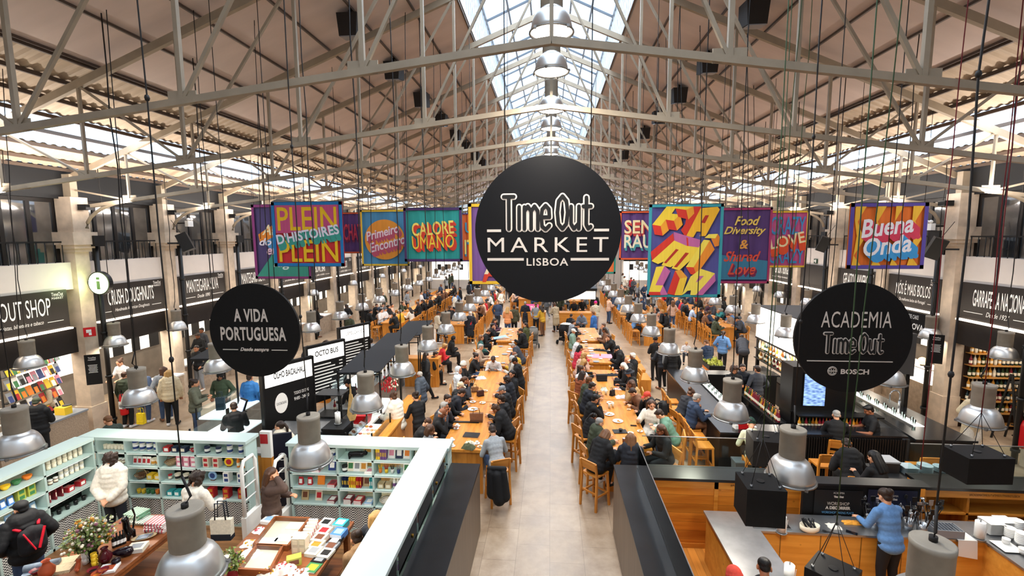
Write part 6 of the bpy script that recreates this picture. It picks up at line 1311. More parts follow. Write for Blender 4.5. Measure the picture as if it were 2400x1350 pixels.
# shop entrance: gates, sign
def gate(label,x,y,rz):
    t=E('security_gate',label,'security gate',(x,y,0),rz,'white security gates'); q=MB(); q.tube([(0,-.2,.05),(0,-.2,1.4),(0,-.13,1.52),(0,.13,1.52),(0,.2,1.4),(0,.2,.05)],.035,8); q.build('frame',WHITE,t)
    MB().box((-.05,-.24,0),(.05,.24,.45)).build('base',WHITE,t)
    for z in (.75,1.0,1.25): MB().tube([(0,-.2,z),(0,.2,z)],.014,6).build('crossbar',WHITE,t)
gate('white security gate left of the shop entrance',-5.72,8.05,0); gate('white security gate right of the shop entrance',-5.12,8.1,0)
t=E('no_smoking_sign','tall black board with a white no smoking symbol by the shop entrance','sign',(-5.62,9.0,0),R(20)); MB().box((-.2,-.03,0),(.2,.03,1.6)).build('board',mat('0d1326',.35,key='midnight'),t)
q=MB(); q.tube([(.075*math.cos(a*PI/12),-.035,1.1+.075*math.sin(a*PI/12)) for a in range(25)],.008,5); q.beam((-.05,-.036,1.15),(.05,-.036,1.05),.01,.01); q.box((-.045,-.04,1.09),(.04,-.032,1.105)); q.build('no_smoking_symbol',WHITE,t)
q=MB(); [q.box((-.07,-.033,.85-j*.03),(.07-.02*(j%2),-.031,.858-j*.03)) for j in range(4)]; q.build('fine_print',WHITE,t)
t=E('notice_panel','narrow oak panel with red and white notices at the shelf end','panel',(-5.8,8.75,0)); MB().box((-.1,-.04,0),(.12,.04,1.2)).build('oak_panel',WOODZ,t); MB().box((-.09,-.05,1.5),(.07,-.045,1.7)).build('red_notice',pm('B5232B'),t); MB().box((-.1,-.04,1.2),(.12,.04,1.75)).build('white_panel',WHITE,t)
# bags carried
def bag(name,label,loc,rz,c,c2,w=.34,h=.34,d=.12,handles=True,cat='bag'):
    hs_=.8 if name=='tote_bag' else .45; cr=.012 if name=='tote_bag' else .007
    t=E(name,label,cat,loc,rz); MB().hexa([(-w/2*.9,-d/2,0),(w/2*.9,-d/2,0),(w/2*.9,d/2,0),(-w/2*.9,d/2,0),(-w/2,-d/3,h),(w/2,-d/3,h),(w/2,d/3,h),(-w/2,d/3,h)]).build('bag_body',fab(c),t)
    MB().box((-w/2*.92,-d/2-.004,0),(w/2*.92,d/2+.004,h*.3)).build('base_panel',fab(c2),t)
    if handles:
        for s in (-1,1): MB().tube([(-w*.25,s*d/3,h),(-w*.2,s*d/3,h+h*hs_),(w*.2,s*d/3,h+h*hs_),(w*.25,s*d/3,h)],cr,5).build('strap',fab(c2),t)
    return t
bag('tote_bag','cream canvas tote bag with navy base hanging by the woman in cream',ay(523,1262,7.0),.1,'e6dcc6','1c2029',.36,.36)
bag('shopping_bag','bright yellow carrier bag held in the doughnut queue',ay(332,993,12.35),0,'f0d020','f0d020',.22,.32); bag('shopping_bag','dark teal bag held by the person in green coat',ay(518,960,11.6),.3,'1f3440','1f3440',.22,.34)
def backpack(label,loc,rz,c,c2):
    t=E('backpack',label,'backpack',loc,rz); q=MB(); cap(q,(-.07,0,.1),.1,(-.07,0,.32),.09); cap(q,(.07,0,.1),.1,(.07,0,.32),.09); cap(q,(0,.0,.1),.1,(0,0,.35),.09); q.ell((0,-.07,.14),(.11,.06,.1)); me=remesh(q,.015,'pack_body',.5,2); me.materials.clear(); me.materials.append(fab(c)); o=bpy.data.objects.new('pack_body',me); C.objects.link(o); o.parent=t
    for s in (-1,1): MB().beam((s*.12,-.1,.4),(s*.02,-.15,.12),.035,.01).build('strap',fab(c2),t); MB().tube([(s*.1,.05,.4),(s*.14,.14,.42),(s*.15,.2,.35)],.02,5).build('strap',fab(c2),t)
def worn(label,k,c,c2,z=.98,d=.2):
    x,y,r=WH_[k]; backpack(label,Vector((x+math.sin(r)*d,y-math.cos(r)*d,z)),r,c,c2)
worn('black backpack with bright red straps worn in the gift shop',(48,1192),'141418','d0142c',.95,.22)
worn('grey backpack worn beside the low benches',(1548,812),'6f7478','3a3d45'); worn('black backpack at the outer side of the right aisle table',(1517,929),'101114','101114',.95)
# ================================================================ KITCHEN SCHOOL (right)
PB=woodmat('pine_panel','B4651A','D98A30',0,.6,.4,plank=(2,.17),knots=.35)
t=E('pine_back_counter','long pine counter with black stone top behind the kitchen school','counter',(3.08,8.42,0)); 
MB().box((-1.38,-.2,0),(1.4,.2,1.3)).build('pine_front',PB,t); MB().box((-1.4,-.24,1.3),(1.4,.26,1.35)).build('stone_top',BT,t)
q=MB(); [q.box((x,-.215,0),(x+.07,-.2,1.3)) for x in (-1.38,-.15,1.33)]; q.box((-1.38,-.215,1.16),(1.4,-.2,1.3)); q.box((-1.38,-.215,0),(1.4,-.2,.1)); q.build('pine_frame',WOODX,t)
text('lettering','#ACADEMIATIMEOUT  #TIMEOUTMARKETLISBOA',mat('2b1608',.6,key='burnt_print'),(.75,-.222,1.245),1.25,.045,'-Y',parent=t)
t=E('pine_back_counter','pine shelving counter with open compartments at the right edge','counter',(8.1,8.42,0))
MB().box((-1.65,-.24,1.3),(2.2,.26,1.35)).build('stone_top',BT,t); MB().box((-1.65,-.22,1.17),(2.2,-.2,1.3)).build('fascia_board',WOODX,t)
text('lettering','#ACADEMIATIMEOUT #TIMEOUTMARKETLISBOA',mat('2b1608',.6,key='burnt_print'),(-.55,-.228,1.235),.8,.045,'-Y',parent=t)
MB().box((-1.65,.17,0),(2.2,.2,1.3)).build('back_board',WOODX,t)
for z in (.05,.45,.85): MB().box((-1.65,-.2,z),(2.2,.17,z+.03)).build('shelf_board',WOODX,t)
for x in (-1.65,-.95,.6,2.17): MB().box((x,-.2,0),(x+.04,.17,1.3)).build('divider',WOODZ,t)
MB().box((-.9,-.2,.05),(.6,-.19,.75)).build('drawer_front',PB,t)
t=E('black_partition','black screen board with two workshop posters behind the kitchen counter','partition',(5.45,8.0,0))
zt_=ay(1890,1134,7.97).z; X0=ay(1883,1150,7.97).x-5.45; X1=ay(2158,1150,7.97).x-5.45
MB().box((X0,-.03,0),(X1,.03,zt_)).build('board',BLACK,t); MB().box((X0,-.06,zt_),(X1+.15,.2,zt_+.03)).build('top_ledge',BLK,t)
def poster(label,px,bg,lines,w):
    c=ay(px,1180,7.955); o=E('workshop_poster',label,'poster',(c.x,7.955,0)); MB().box((-w/2,-.004,.62),(w/2,.0,ay(px,1149,7.955).z)).build('sheet',bg,o)
    for s_,py,w_,h,c_ in lines: text('lettering',s_,c_,(.0,-.008,ay(px,py,7.955).z),w_*.0072,h*.0058,'-Y',.004,parent=o)
SKY=mat('6FB3E6',.6,key='poster_blue')
poster('black poster reading WORKSHOP A DECORRER in white and blue',1964,mat('0a0a0b',.5,key='poster_black'),[('ACADEMIA',1155,25,6,SW),('TimeOut',1164,22,7,SW),('WORKSHOP',1180,50,10,SW),('A DECORRER',1190,57,10,SW),('WORKSHOP TAKING PLACE',1201,72,7,SKY),('BOSCH',1209,16,4,SW)],.78)
poster('dark blue poster reading ACADEMIA behind the woman in blue',2090,mat('141a33',.5,key='poster_navy'),[('ACADEMIA',1162,25,6,SW),('TimeOut',1170,22,7,SW),('COZINHA',1188,60,11,SW)],.78)
for (x0,x1,l) in ((1.72,4.6,'long clear glass screen on the pine counter'),(6.45,8.4,'clear glass screen on the shelving counter at right')):
    o=E('glass_screen',l,'glass screen',((x0+x1)/2,8.62,1.35)); w=(x1-x0)/2; MB().box((-w,-.005,0),(w,.005,.58)).build('pane',GLASS,o); MB().box((-w,-.008,.58),(w,.008,.592)).build('top_edge',STEEL,o)
o=E('glass_screen','slanting glass screen on the black partition right of the aisle','glass screen',(1.62,6.4,1.36)); MB().box((-.005,-2.3,0),(.005,2.1,.5)).build('pane',GLASS,o); MB().box((-.006,-2.3,.5),(.006,2.1,.508)).build('top_edge',STEEL,o); MB().box((.02,-2.3,-.02),(.06,2.1,.0)).build('oak_strip',WOODY,o)
o=E('kitchen_floor','honey coloured board floor inside the kitchen school','flooring',(5,6.3,0)); o['kind']='structure'; MB().box((-3.3,-2.8,0),(4.5,1.9,.012)).build('boards',woodmat('kitchen_boards','B06A22','D98F3E',1,.6,.35,plank=(0,.14)),o)
CZ=.92
t=E('steel_worktop','steel topped kitchen counter with knotty pine front','counter',(0,0,0))
MB().prism([(2.66,7.92),(2.66,4.3),(3.4,4.3),(3.4,7.4),(6.75,7.4),(6.75,4.3),(7.6,4.3),(7.6,7.92)],CZ-.035,CZ).build('steel_top',STEEL,t)
MB().prism([(2.7,7.88),(2.7,4.4),(3.36,4.4),(3.36,7.44),(6.79,7.44),(6.79,4.4),(7.56,4.4),(7.56,7.88)],0,CZ-.035).build('pine_front',PINEV,t)
def ct(px,py): p=az(px,py,CZ); p.z=CZ+.001; return p
def roll(label,p):
    t=E('paper_towel_roll',label,'paper towel',p); q=MB(); q.smooth=True; q.cyl((0,0,.02),.065,.26,20); q.build('paper',WHITE,t); MB().cyl((0,0,0),.085,.015,20).build('base',STEEL,t); MB().cyl((0,0,.28),.01,.04,8).build('spindle',STEEL,t)
    MB().hexa([(.04,-.05,.03),(.05,-.05,.03),(.05,-.04,.03),(.04,-.04,.03),(.06,-.055,.25),(.065,-.055,.25),(.065,-.05,.25),(.06,-.05,.25)]).build('loose_sheet',WHITE,t)
roll('white kitchen paper roll below the hanging speaker box',ct(1831,1248)); roll('white kitchen paper roll at the bottom edge',ct(1848,1368)); roll('white kitchen paper roll beside the stacked white dishes',ct(2294,1262))
t=E('cutlery_box','cream oval box of black handled knives on the steel counter','box',ct(1897,1243),.1)
q=MB(); q.smooth=True; q.lathe([(.1,0),(.12,.02),(.125,.1),(.118,.1),(.112,.02),(0,.015)],24,(0,0,0),1.25,.8); q.build('box_shell',pm('EFE6CF'),t)
q=MB(); rr=random.Random(2); [q.beam((rr.uniform(-.08,.08),-.05,.05+.01*i/3),(rr.uniform(-.1,.1),.06,.12+.004*i),.014,.012) for i in range(16)]; q.build('cutlery_handles',BLK,t)
crumple('white crumpled cloth on the steel counter',ct(1955,1235),'e6e0d2',.2,.16,.05,9); crumple('orange crumpled cloth on the steel counter',ct(1995,1226),'e8a03a',.26,.12,.045,12)
def phone(label,p,rz): t=E('mobile_phone',label,'phone',p,rz); MB().box((-.037,-.075,0),(.037,.075,.009)).build('phone_body',BLK,t); MB().box((-.033,-.07,.009),(.033,.07,.0095)).build('screen',mat('14161c',.1,key='screen_off'),t)
phone('black phone lying on the steel counter left of the woman in blue',ct(1996,1249),1.0)
t=E('spoon','black kitchen spoon lying on the steel counter','spoon',ct(1950,1250),1.2); q=MB(); q.ell((0,.1,.012),(.025,.035,.008)); q.beam((0,.07,.01),(0,-.12,.012),.012,.008); q.build('spoon_body',BLK,t)
t=E('sink','black sink basin inset in the steel counter behind the paper roll','sink',ct(1800,1225)); MB().box((-.3,-.16,-.0),(.3,.16,.004)).build('basin',BLK,t); MB().box((-.3,-.17,0),(.3,-.16,.012)).build('rim',STEEL,t)
def crock(label,p,n,seed,mt=STEEL,r=.07):
    t=E('utensil_crock',label,'utensil holder',p); q=MB(); q.smooth=True; q.lathe([(r,0),(r,.17),(r-.006,.17),(r-.006,.01),(0,.01)],20); q.build('steel_pot',mt,t); rr=random.Random(seed)
    for i in range(n):
        a=rr.random()*6.3; b_=Vector((math.cos(a)*r*.5,math.sin(a)*r*.5,.02)); e=Vector((math.cos(a)*r*1.7,math.sin(a)*r*1.7,rr.uniform(.28,.4))); q=MB(); q.beam(b_,e,.009,.007); k=i%4
        if k==0: q.hexa([e+Vector(v) for v in ((-.03,-.004,0),(.03,-.004,0),(.03,.004,0),(-.03,.004,0),(-.035,-.004,.09),(.035,-.004,.09),(.035,.004,.09),(-.035,.004,.09))])
        elif k==1: q.ell(e+Vector((0,0,.03)),(.03,.012,.04),10,7)
        elif k==2: [q.tube([e+Vector((0,0,-.02)),e+Vector((.025*math.cos(j),.025*math.sin(j),.04)),e+Vector((0,0,.09))],.003,4) for j in range(6)]
        else: q.ell(e+Vector((0,0,.02)),(.035,.035,.02),10,7)
        q.build('utensil',BLK if i%3 else STEEL,t)
for i,(px,py,l) in enumerate([(2038,1232,'left of the woman in blue'),(2050,1238,'touching the woman in blue'),(2128,1240,'right of the woman in blue, nearest her'),(2140,1222,'right of the woman, behind its neighbour'),(2160,1250,'beside the grey dish rack, in front'),(2180,1228,'beside the grey dish rack, behind')]): crock(f'steel pot of black kitchen utensils {l}',ct(px,py),9,i)
t=E('dish_rack','grey plastic rack crate on the steel counter','rack',ct(2213,1252),-.05)
q=MB(); q.box((-.2,-.12,0),(.2,.12,.01)); [q.box(a,b_) for a,b_ in (((-.2,-.12,0),(.2,-.11,.13)),((-.2,.11,0),(.2,.12,.13)),((-.2,-.12,0),(-.19,.12,.13)),((.19,-.12,0),(.2,.12,.13)))]; q.build('crate',pm('8D9196'),t)
q=MB(); [q.box((x/20-.15,-.11,.12),(x/20-.145,.11,.13)) for x in range(7)]; q.build('grid',pm('8D9196'),t)
def plates(label,p,n,r,sq=False,c=WHITE,gr='stacks of white dishes'):
    for i in range(n):
        l=f'{label}, '+('lowest' if i==0 else 'topmost' if i==n-1 else f'{ORD[i]} from below')+' of its stack'
        if sq:
            q=MB(); q.hexa([(-r*.7,-r*.7,0),(r*.7,-r*.7,0),(r*.7,r*.7,0),(-r*.7,r*.7,0),(-r,-r,.02),(r,-r,.02),(r,r,.02),(-r,r,.02)])
        else: q=MB(); q.smooth=True; q.lathe([(r*.6,0),(r,.022),(r*.97,.026),(r*.55,.008),(0,.008)],20)
        tag(q.build('plate',c,None,p+Vector((0,0,i*.021)),random.uniform(-.03,.03)),l,'plate',gr)
def bowls(label,p,n,r):
    for i in range(n):
        q=MB(); q.smooth=True; q.lathe([(r*.5,0),(r*.9,.035),(r,.07),(r*.95,.07),(r*.5,.012),(0,.01)],20); tag(q.build('bowl',WHITE,None,p+Vector((0,0,i*.028))),f'{label}, '+('lowest' if i==0 else 'topmost' if i==n-1 else f'{ORD[i]} from below')+' of its stack','bowl','stacks of white dishes')
plates('square white plate beside the right paper roll',ct(2322,1246),9,.12,True); plates('square white plate, second stack',ct(2352,1240),8,.11,True); plates('shallow square white dish',ct(2380,1232),4,.1,True)
bowls('white bowl at the right edge behind',ct(2382,1248),6,.075); bowls('white bowl in the middle of the dishes',ct(2365,1262),5,.07); bowls('white bowl nearest the corner',ct(2392,1278),6,.075); bowls('small white dish below the square plates',ct(2357,1276),2,.05); bowls('small white bowl at the right edge in front',ct(2398,1300),2,.06)
plates('large white square platter under the small dishes',ct(2360,1284),1,.14,True)
t=E('hanging_towel','white paper sheet hanging over the front of the steel counter','cloth',(0,0,0)); a,b_,c,d=ct(2300,1250),ct(2345,1262),Vector((0,0,0)),Vector((0,0,0)); a=Vector((6.35,7.39,CZ+.004)); q=MB(); q.add([a+Vector((0,.25,0)),a+Vector((.28,.25,0)),a+Vector((.28,-.01,0)),a+Vector((0,-.01,0)),a+Vector((.3,-.02,-.3)),a+Vector((.02,-.02,-.26))],[(0,1,2,3),(3,2,4,5)]); q.add([p_+Vector((0,-.003,.003)) for p_ in (a+Vector((0,.25,0)),a+Vector((.28,.25,0)),a+Vector((.28,-.01,0)),a+Vector((0,-.01,0)),a+Vector((.3,-.02,-.3)),a+Vector((.02,-.02,-.26)))],[(3,2,1,0),(5,4,2,3)]); q.build('sheet',WHITE,t)
t=E('spring_tap','coiled steel spring tap at the bottom right','tap',Vector((7.0,5.95,CZ))); MB().cyl((0,0,0),.025,.3,10).build('stem',STEEL,t); pts=[(0,0,.3)]+[(-.1+.1*math.cos(a),0,.42+.1*math.sin(a)) for a in [i*PI/10 for i in range(11)]]+[(-.2,0,.3)]; q=MB().tube(pts,.018,8); 
for i in range(1,len(pts)-1): q.cbox(pts[i],(.045,.045,.012))
q.build('spring_hose',STEEL,t)
# plates behind glass at the right
for i,(x,y,n,sq) in enumerate([(6.7,8.9,6,0),(6.95,8.95,9,1),(7.25,8.9,4,0),(7.5,8.95,8,0)]):
    pass
t=E('dish_trolley','dark trolley of stacked grey dishes behind the glass screen','trolley',(7.1,9.35,0)); MB().box((-.75,-.3,1.0),(.75,.3,1.04)).build('trolley_top',DGREY,t); [MB().box((x-.02,y-.02,0),(x+.02,y+.02,1.0)).build('leg',DGREY,t) for x in (-.7,.7) for y in (-.25,.25)]
plates('grey square plate behind the glass screen',Vector((6.95,9.3,1.041)),7,.13,True,pm('8FA0A8'),'grey plates behind the screen'); plates('grey round plate behind the glass screen',Vector((7.3,9.35,1.041)),7,.13,False,pm('8FA0A8'),'grey plates behind the screen'); plates('grey round plate at the far end behind the screen',Vector((7.62,9.4,1.041)),5,.12,False,pm('8FA0A8'),'grey plates behind the screen')
t=E('grey_crate','dark grey crate on the dish trolley','crate',(6.6,9.4,1.041)); MB().box((-.17,-.15,0),(.17,.15,.22)).build('crate_body',DGREY,t); MB().box((-.18,-.16,.2),(.18,.16,.23)).build('rim',pm('8D9196'),t)
# ================================================================ BLACK BAR ISLAND
RIB=mat('101011',.4,key='bar_ribs')
def barrun(label,poly,h=1.1,side=True):
    t=E('bar_counter',label,'bar counter',(0,0,0)); MB().prism(poly,h-.05,h).build('bar_top',mat('1b1c1f',.22,noise=.2,nscale=5,key='bar_top'),t)
    cx_=sum(p[0] for p in poly)/len(poly); cy_=sum(p[1] for p in poly)/len(poly); MB().prism([(cx_+(x-cx_)*.93,cy_+(y-cy_)*.97) for x,y in poly],0,h-.05).build('bar_front',RIB,t); return t
barrun('long left run of the black bar with stools',[(3.95,10.85),(4.6,10.85),(4.6,16.0),(3.95,16.0)]); 
barrun('front run of the black bar facing the kitchen',[(4.62,10.85),(8.1,10.9),(8.1,11.4),(4.62,11.4)]); barrun('right run of the black bar with the sink',[(8.15,10.75),(9.45,10.75),(9.3,15.9),(8.6,15.9)])
barrun('far run of the black bar with the lit counter',[(4.62,15.5),(7.45,15.5),(7.45,16.0),(4.62,16.0)])
q=MB(); [q.box((4.65+i*.055,10.83+.0*i,.05),(4.68+i*.055,10.86,1.04)) for i in range(62)]; o=q.build('ribbed_panel',RIB); tag(o,'black vertical ribbed panel along the front of the bar','panel')
for y,l in ((10.95,'nearest the kitchen'),(11.45,'second from the kitchen'),(11.93,'third from the kitchen'),(13.3,'fourth from the kitchen'),(13.9,'fifth from the kitchen')): stool(3.6,y,R(-90),f'oak bar stool along the left run of the black bar, {l}')
for x,l in ((5.9,'left of the bald guest'),(7.9,'right of the bartender')): stool(x,10.2,0,f'oak bar stool at the front of the black bar, {l}')
# lit canopy over the bar
t=E('bar_canopy','big glowing white light box canopy over the bar','light box',(0,0,0))
MB().box((7.6,12.8,1.9),(7.68,17.8,3.05)).build('lit_face',mat((1,.95,.88),.5,emit=1.8,key='lightbox'),t)
cg=mat('4b4947',.6,key='canopy_grey'); MB().box((7.6,12.8,3.0),(9.5,17.8,3.08)).build('canopy_roof',cg,t); MB().box((9.42,12.8,1.95),(9.5,17.8,3.0)).build('rear_face',cg,t); MB().box((7.68,12.8,2.0),(9.42,12.88,3.0)).build('end_face',cg,t); MB().box((7.58,12.8,1.86),(7.7,17.8,1.92)).build('lower_trim',BLK,t)
for (x,y) in ((7.66,17.7),(9.4,17.7),(7.66,12.9),(9.4,12.9)): MB().box((x-.05,y-.05,0),(x+.05,y+.05,3.0)).build('canopy_post',BLK,t)
alight('bar_canopy_light',(7.5,15.2,1.88),(0,0,0),.3,4.6,60,(1,.86,.66))
t=E('bar_back_shelf','black back bar shelving under the glowing light box','shelving',(0,0,0))
def sl(y): return 7.62
for z in (.8,1.17,1.53): MB().box((7.52,12.9,z-.03),(7.9,17.7,z)).build('shelf_board',BLK,t)
MB().box((7.9,12.9,1.15),(7.95,17.7,1.88)).build('lit_back',mat((1,.83,.58),.5,emit=1.6,key='amber_lit'),t); MB().box((7.52,12.9,0),(7.95,17.7,.75)).build('base_cabinet',BLK,t)
t=E('wine_cooler_tower','tall black cabinet with a bright screen in the middle of the bar','cabinet',(6.72,12.1,0)); MB().box((-.75,-.3,0),(.75,.3,2.43)).build('cabinet_body',mat('131314',.35,key='tower_black'),t); MB().box((-.78,-.33,1.28),(.78,-.3,1.32)).build('edge_strip',BLK,t)
t=E('video_screen','screen showing a blue image of a bar on the black cabinet','screen',(ay(1908,920,11.79).x,11.79,1.86)); MB().box((-.27,-.02,-.42),(.27,0,.42)).build('screen_frame',BLK,t)
m,nt,b=_mat('screen_image'); N=nt.nodes.new; L=nt.links.new; tc=N('ShaderNodeTexCoord'); v=N('ShaderNodeTexVoronoi'); v.inputs['Scale'].default_value=9; r=N('ShaderNodeValToRGB'); r.color_ramp.elements[0].color=(.02,.08,.4,1); r.color_ramp.elements[1].color=(.5,.75,1,1); mp=N('ShaderNodeMapping'); mp.inputs['Scale'].default_value=(1,1,2.4); L(tc.outputs['Object'],mp.inputs[0]); L(mp.outputs[0],v.inputs['Vector']); L(v.outputs['Distance'],r.inputs[0]); L(r.outputs[0],b.inputs['Emission Color']); b.inputs['Emission Strength'].default_value=1.3; b.inputs['Base Color'].default_value=(0,0,0,1)
MB().box((-.25,-.023,-.4),(.25,-.02,.4)).build('lit_picture',m,t)
# bottles
BM={}
def bottle(col,label,loc,group,s=1.,cap_='141414',name='liquor_bottle'):
    k=(col,cap_,name)
    if k not in BM:
        q=MB(); q.smooth=True; q.lathe([(.036,0),(.038,.02),(.038,.17),(.015,.23),(.013,.3)],10); me=q.mesh(name); me.materials.append(mat(col,.15,key='bottle_'+col)); l=MB().lathe([(.0385,.05),(.0385,.13)],10,cap=False).mesh('paper_label'); l.materials.append(pm('EFE6CF')); c=MB().cyl((0,0,.3),.0145,.03,8).mesh('cap'); c.materials.append(pm(cap_)); BM[k]=(me,l,c)
    me,l,c=BM[k]; o=bpy.data.objects.new(name,me); C.objects.link(o); o.location=loc; o.scale=(s,)*3; tag(o,label,'bottle',group)
    for n,m_ in (('paper_label',l),('cap',c)): d=bpy.data.objects.new(n,m_); C.objects.link(d); d.parent=o
BC=['9a5a14','C98B2E','D8D0BC','2a3d1c','7C1F2B','6b3a10','E8C070','14303a']; rb=random.Random(8)
CNB=['amber','golden','clear','dark green','wine red','brown','pale yellow','dark blue']
for z,nm in ((1.17,'lower'),(1.53,'upper')):
    for i in range(40):
        y=17.5-i*.112; j=rb.randrange(8); bottle(BC[j],f'{CNB[j]} bottle, {ORD[i]} from the far end of the {nm} back bar shelf',Vector((sl(y)+rb.uniform(-.02,.08),y,z+.001)),f'liquor bottles on the {nm} back bar shelf')
t=E('bottle_rack','low black rack full of wine bottles under the bar screen','rack',(6.95,11.62,0)); [MB().box((-.95,-.16,z),(1.0,.16,z+.03)).build('rack_board',BLK,t) for z in (.95,1.28)]; MB().box((-.95,.14,0),(1.0,.16,1.3)).build('rack_back',BLK,t); [MB().box((x,-.16,0),(x+.03,.16,.95)).build('rack_side',BLK,t) for x in (-.95,.97)]
for i in range(24): j=(3,3,4,1,0)[rb.randrange(5)]; bottle(BC[j],f'{CNB[j]} wine bottle, {ORD[i]} from left in the rack under the screen',Vector((6.05+i*.078,11.53,.981)),'wine bottles under the bar screen',.92,('C98B2E','7C1F2B','141414')[i%3],'wine_bottle')
t=E('bottle_rack','slanting black wine rack beside the bartenders','rack',(5.75,12.9,0)); [MB().box((-.15,-1.1,z),(.15,1.1,z+.03)).build('rack_board',BLK,t) for z in (.6,.95)]; MB().box((.13,-1.1,0),(.15,1.1,1.0)).build('rack_back',BLK,t)
for i in range(24): j=(3,3,4,1)[rb.randrange(4)]; bottle(BC[j],f'{CNB[j]} wine bottle, {ORD[i]} from the near end of the rack beside the bartenders',Vector((5.72,11.85+i*.088,.981)),'wine bottles beside the bartenders',.95,('C98B2E','7C1F2B','141414')[i%3],'wine_bottle')
# bar equipment
t=E('under_counter_unit','steel fridge and sink unit along the right run of the bar','refrigerator',(8.35,13.2,0)); MB().box((-.3,-2.2,0),(.2,2.2,.98)).build('unit_body',STEEL,t); [MB().box((-.31,-2.1+i*.75,.15),(-.3,-1.45+i*.75,.9)).build('door',mat('8f9194',.3,.8,key='steel_door'),t) for i in range(5)]; [MB().box((-.33,-2.0+i*.75,.8),(-.31,-1.85+i*.75,.83)).build('handle',BLK,t) for i in range(5)]
t=E('glass_washer_light','bright white lit glass rack strip on the right bar counter','light panel',(8.75,13.0,1.101)); MB().box((-.13,-1.5,0),(.13,1.9,.01)).build('lit_panel',mat((1,.95,.86),.5,emit=2.2,key='lit_counter'),t); MB().box((-.15,-1.52,0),(-.13,1.92,.03)).build('rim',STEEL,t)
for i in range(20): o=lathe_thing('drinking_glass',f'clear drinking glass, {ORD[i]} from the near end of the lit bar strip','glass',Vector((8.72+.06*(i%2),11.6+i*.16,1.112)),[(.028,0),(.036,.12),(.033,.12),(.025,.01)],SHOPGLASS,1.,0,1,10); o['group']='glasses on the lit bar strip'
t=E('spring_tap','steel spring tap at the sink of the black bar','tap',(8.85,12.3,1.1)); MB().cyl((0,0,0),.03,.35,10).build('stem',STEEL,t); pts=[(0,0,.35)]+[(-.12+.12*math.cos(a),0,.5+.12*math.sin(a)) for a in [i*PI/10 for i in range(11)]]+[(-.24,0,.3)]; MB().tube(pts,.018,8).build('spring_hose',STEEL,t)
t=E('bar_ice_well','white lit counter inset along the left run of the bar','counter inset',(4.75,13.4,1.101)); MB().box((-.1,-2.2,0),(.16,2.2,.01)).build('lit_panel',MATS['lit_counter'],t); MB().box((-.12,-2.2,0),(-.1,2.2,.03)).build('rim',STEEL,t)
for i in range(26): j=rb.randrange(8); o=lathe_thing('drinking_glass',f'small glass, {ORD[i]} from the near end of the left bar inset','glass',Vector((4.7+.1*(i%2),11.3+i*.15,1.113)),[(.026,0),(.032,.1),(.029,.1),(.024,.01)],SHOPGLASS,1.,0,1,10); o['group']='small glasses on the left bar inset'
t=E('menu_holder','red and white menu box on the left bar corner','box',(4.55,11.15,1.101),.2); MB().box((-.12,-.08,0),(.12,.08,.13)).build('box_body',RED,t); MB().box((-.2,-.07,0),(-.13,.07,.1)).build('napkins',WHITE,t)
t=E('bar_bin','grey bin standing under the bar near the stools','bin',(4.3,10.45,0)); MB().hexa([(-.15,-.12,0),(.15,-.12,0),(.15,.12,0),(-.15,.12,0),(-.18,-.14,.6),(.18,-.14,.6),(.18,.14,.6),(-.18,.14,.6)]).build('bin_body',pm('5c6468'),t); MB().box((-.19,-.15,.6),(.19,.15,.64)).build('lid',pm('5c6468'),t)
# ================================================================ WINE SHOP
t=E('wine_shelves','tall wooden wine shelving inside the wine shop','shelving',(12.9,13.2,0)); WZ=[.15,.5,.85,1.2,1.55,1.9,2.25]
for (a,b_,nm) in (((-.9,1.15,0),(1.5,1.35,2.5),'back_board'),((1.35,-2.2,0),(1.5,1.2,2.5),'back_board')): MB().box(a,b_).build(nm,mat('2a1a10',.6,key='wine_back'),t)
for z in WZ: MB().box((-.9,.9,z-.02),(1.4,1.15,z)).build('shelf_board',mat('a8763a',.5,key='wine_shelf'),t); MB().box((1.1,-2.2,z-.02),(1.36,1.15,z)).build('shelf_board',MATS['wine_shelf'],t)
alight('wine_shop_light',(12.9,12.8,3.1),(0,0,0),1.5,2.5,60,(1,.9,.78))
for s_,z in enumerate(WZ[1:]):
    for i in range(20): j=(3,4,1,2,3,7)[rb.randrange(6)]; bottle(BC[j],f'{CNB[j]} wine bottle, {ORD[i]} from left, {ORD[s_]} shelf up, back wall',Vector((12.08+i*.11,14.25,z+.001)),'wine bottles on the back shelves',1,('C98B2E','7C1F2B','141414')[i%3],'wine_bottle')
    for i in range(18): j=(3,4,1,2,3,7)[rb.randrange(6)]; bottle(BC[j],f'{CNB[j]} wine bottle, {ORD[i]} from back, {ORD[s_]} shelf up, side wall',Vector((14.1,14.0-i*.15,z+.001)),'wine bottles on the side shelves',1,('C98B2E','7C1F2B','141414')[i%3],'wine_bottle')
t=E('step_ladder','black step ladder standing in front of the wine shelves','ladder',(12.55,13.3,0),.2)
for s in (-1,1): MB().beam((s*.22,-.25,0),(s*.18,.05,1.9),.03,.05).build('rail',BLK,t); MB().beam((s*.22,.35,0),(s*.18,.08,1.9),.03,.04).build('rear_leg',BLK,t)
for i in range(6): MB().box((-.2,-.3+i*.045,.25+i*.28),(.2,-.1+i*.045,.28+i*.28)).build('tread',BLK,t)
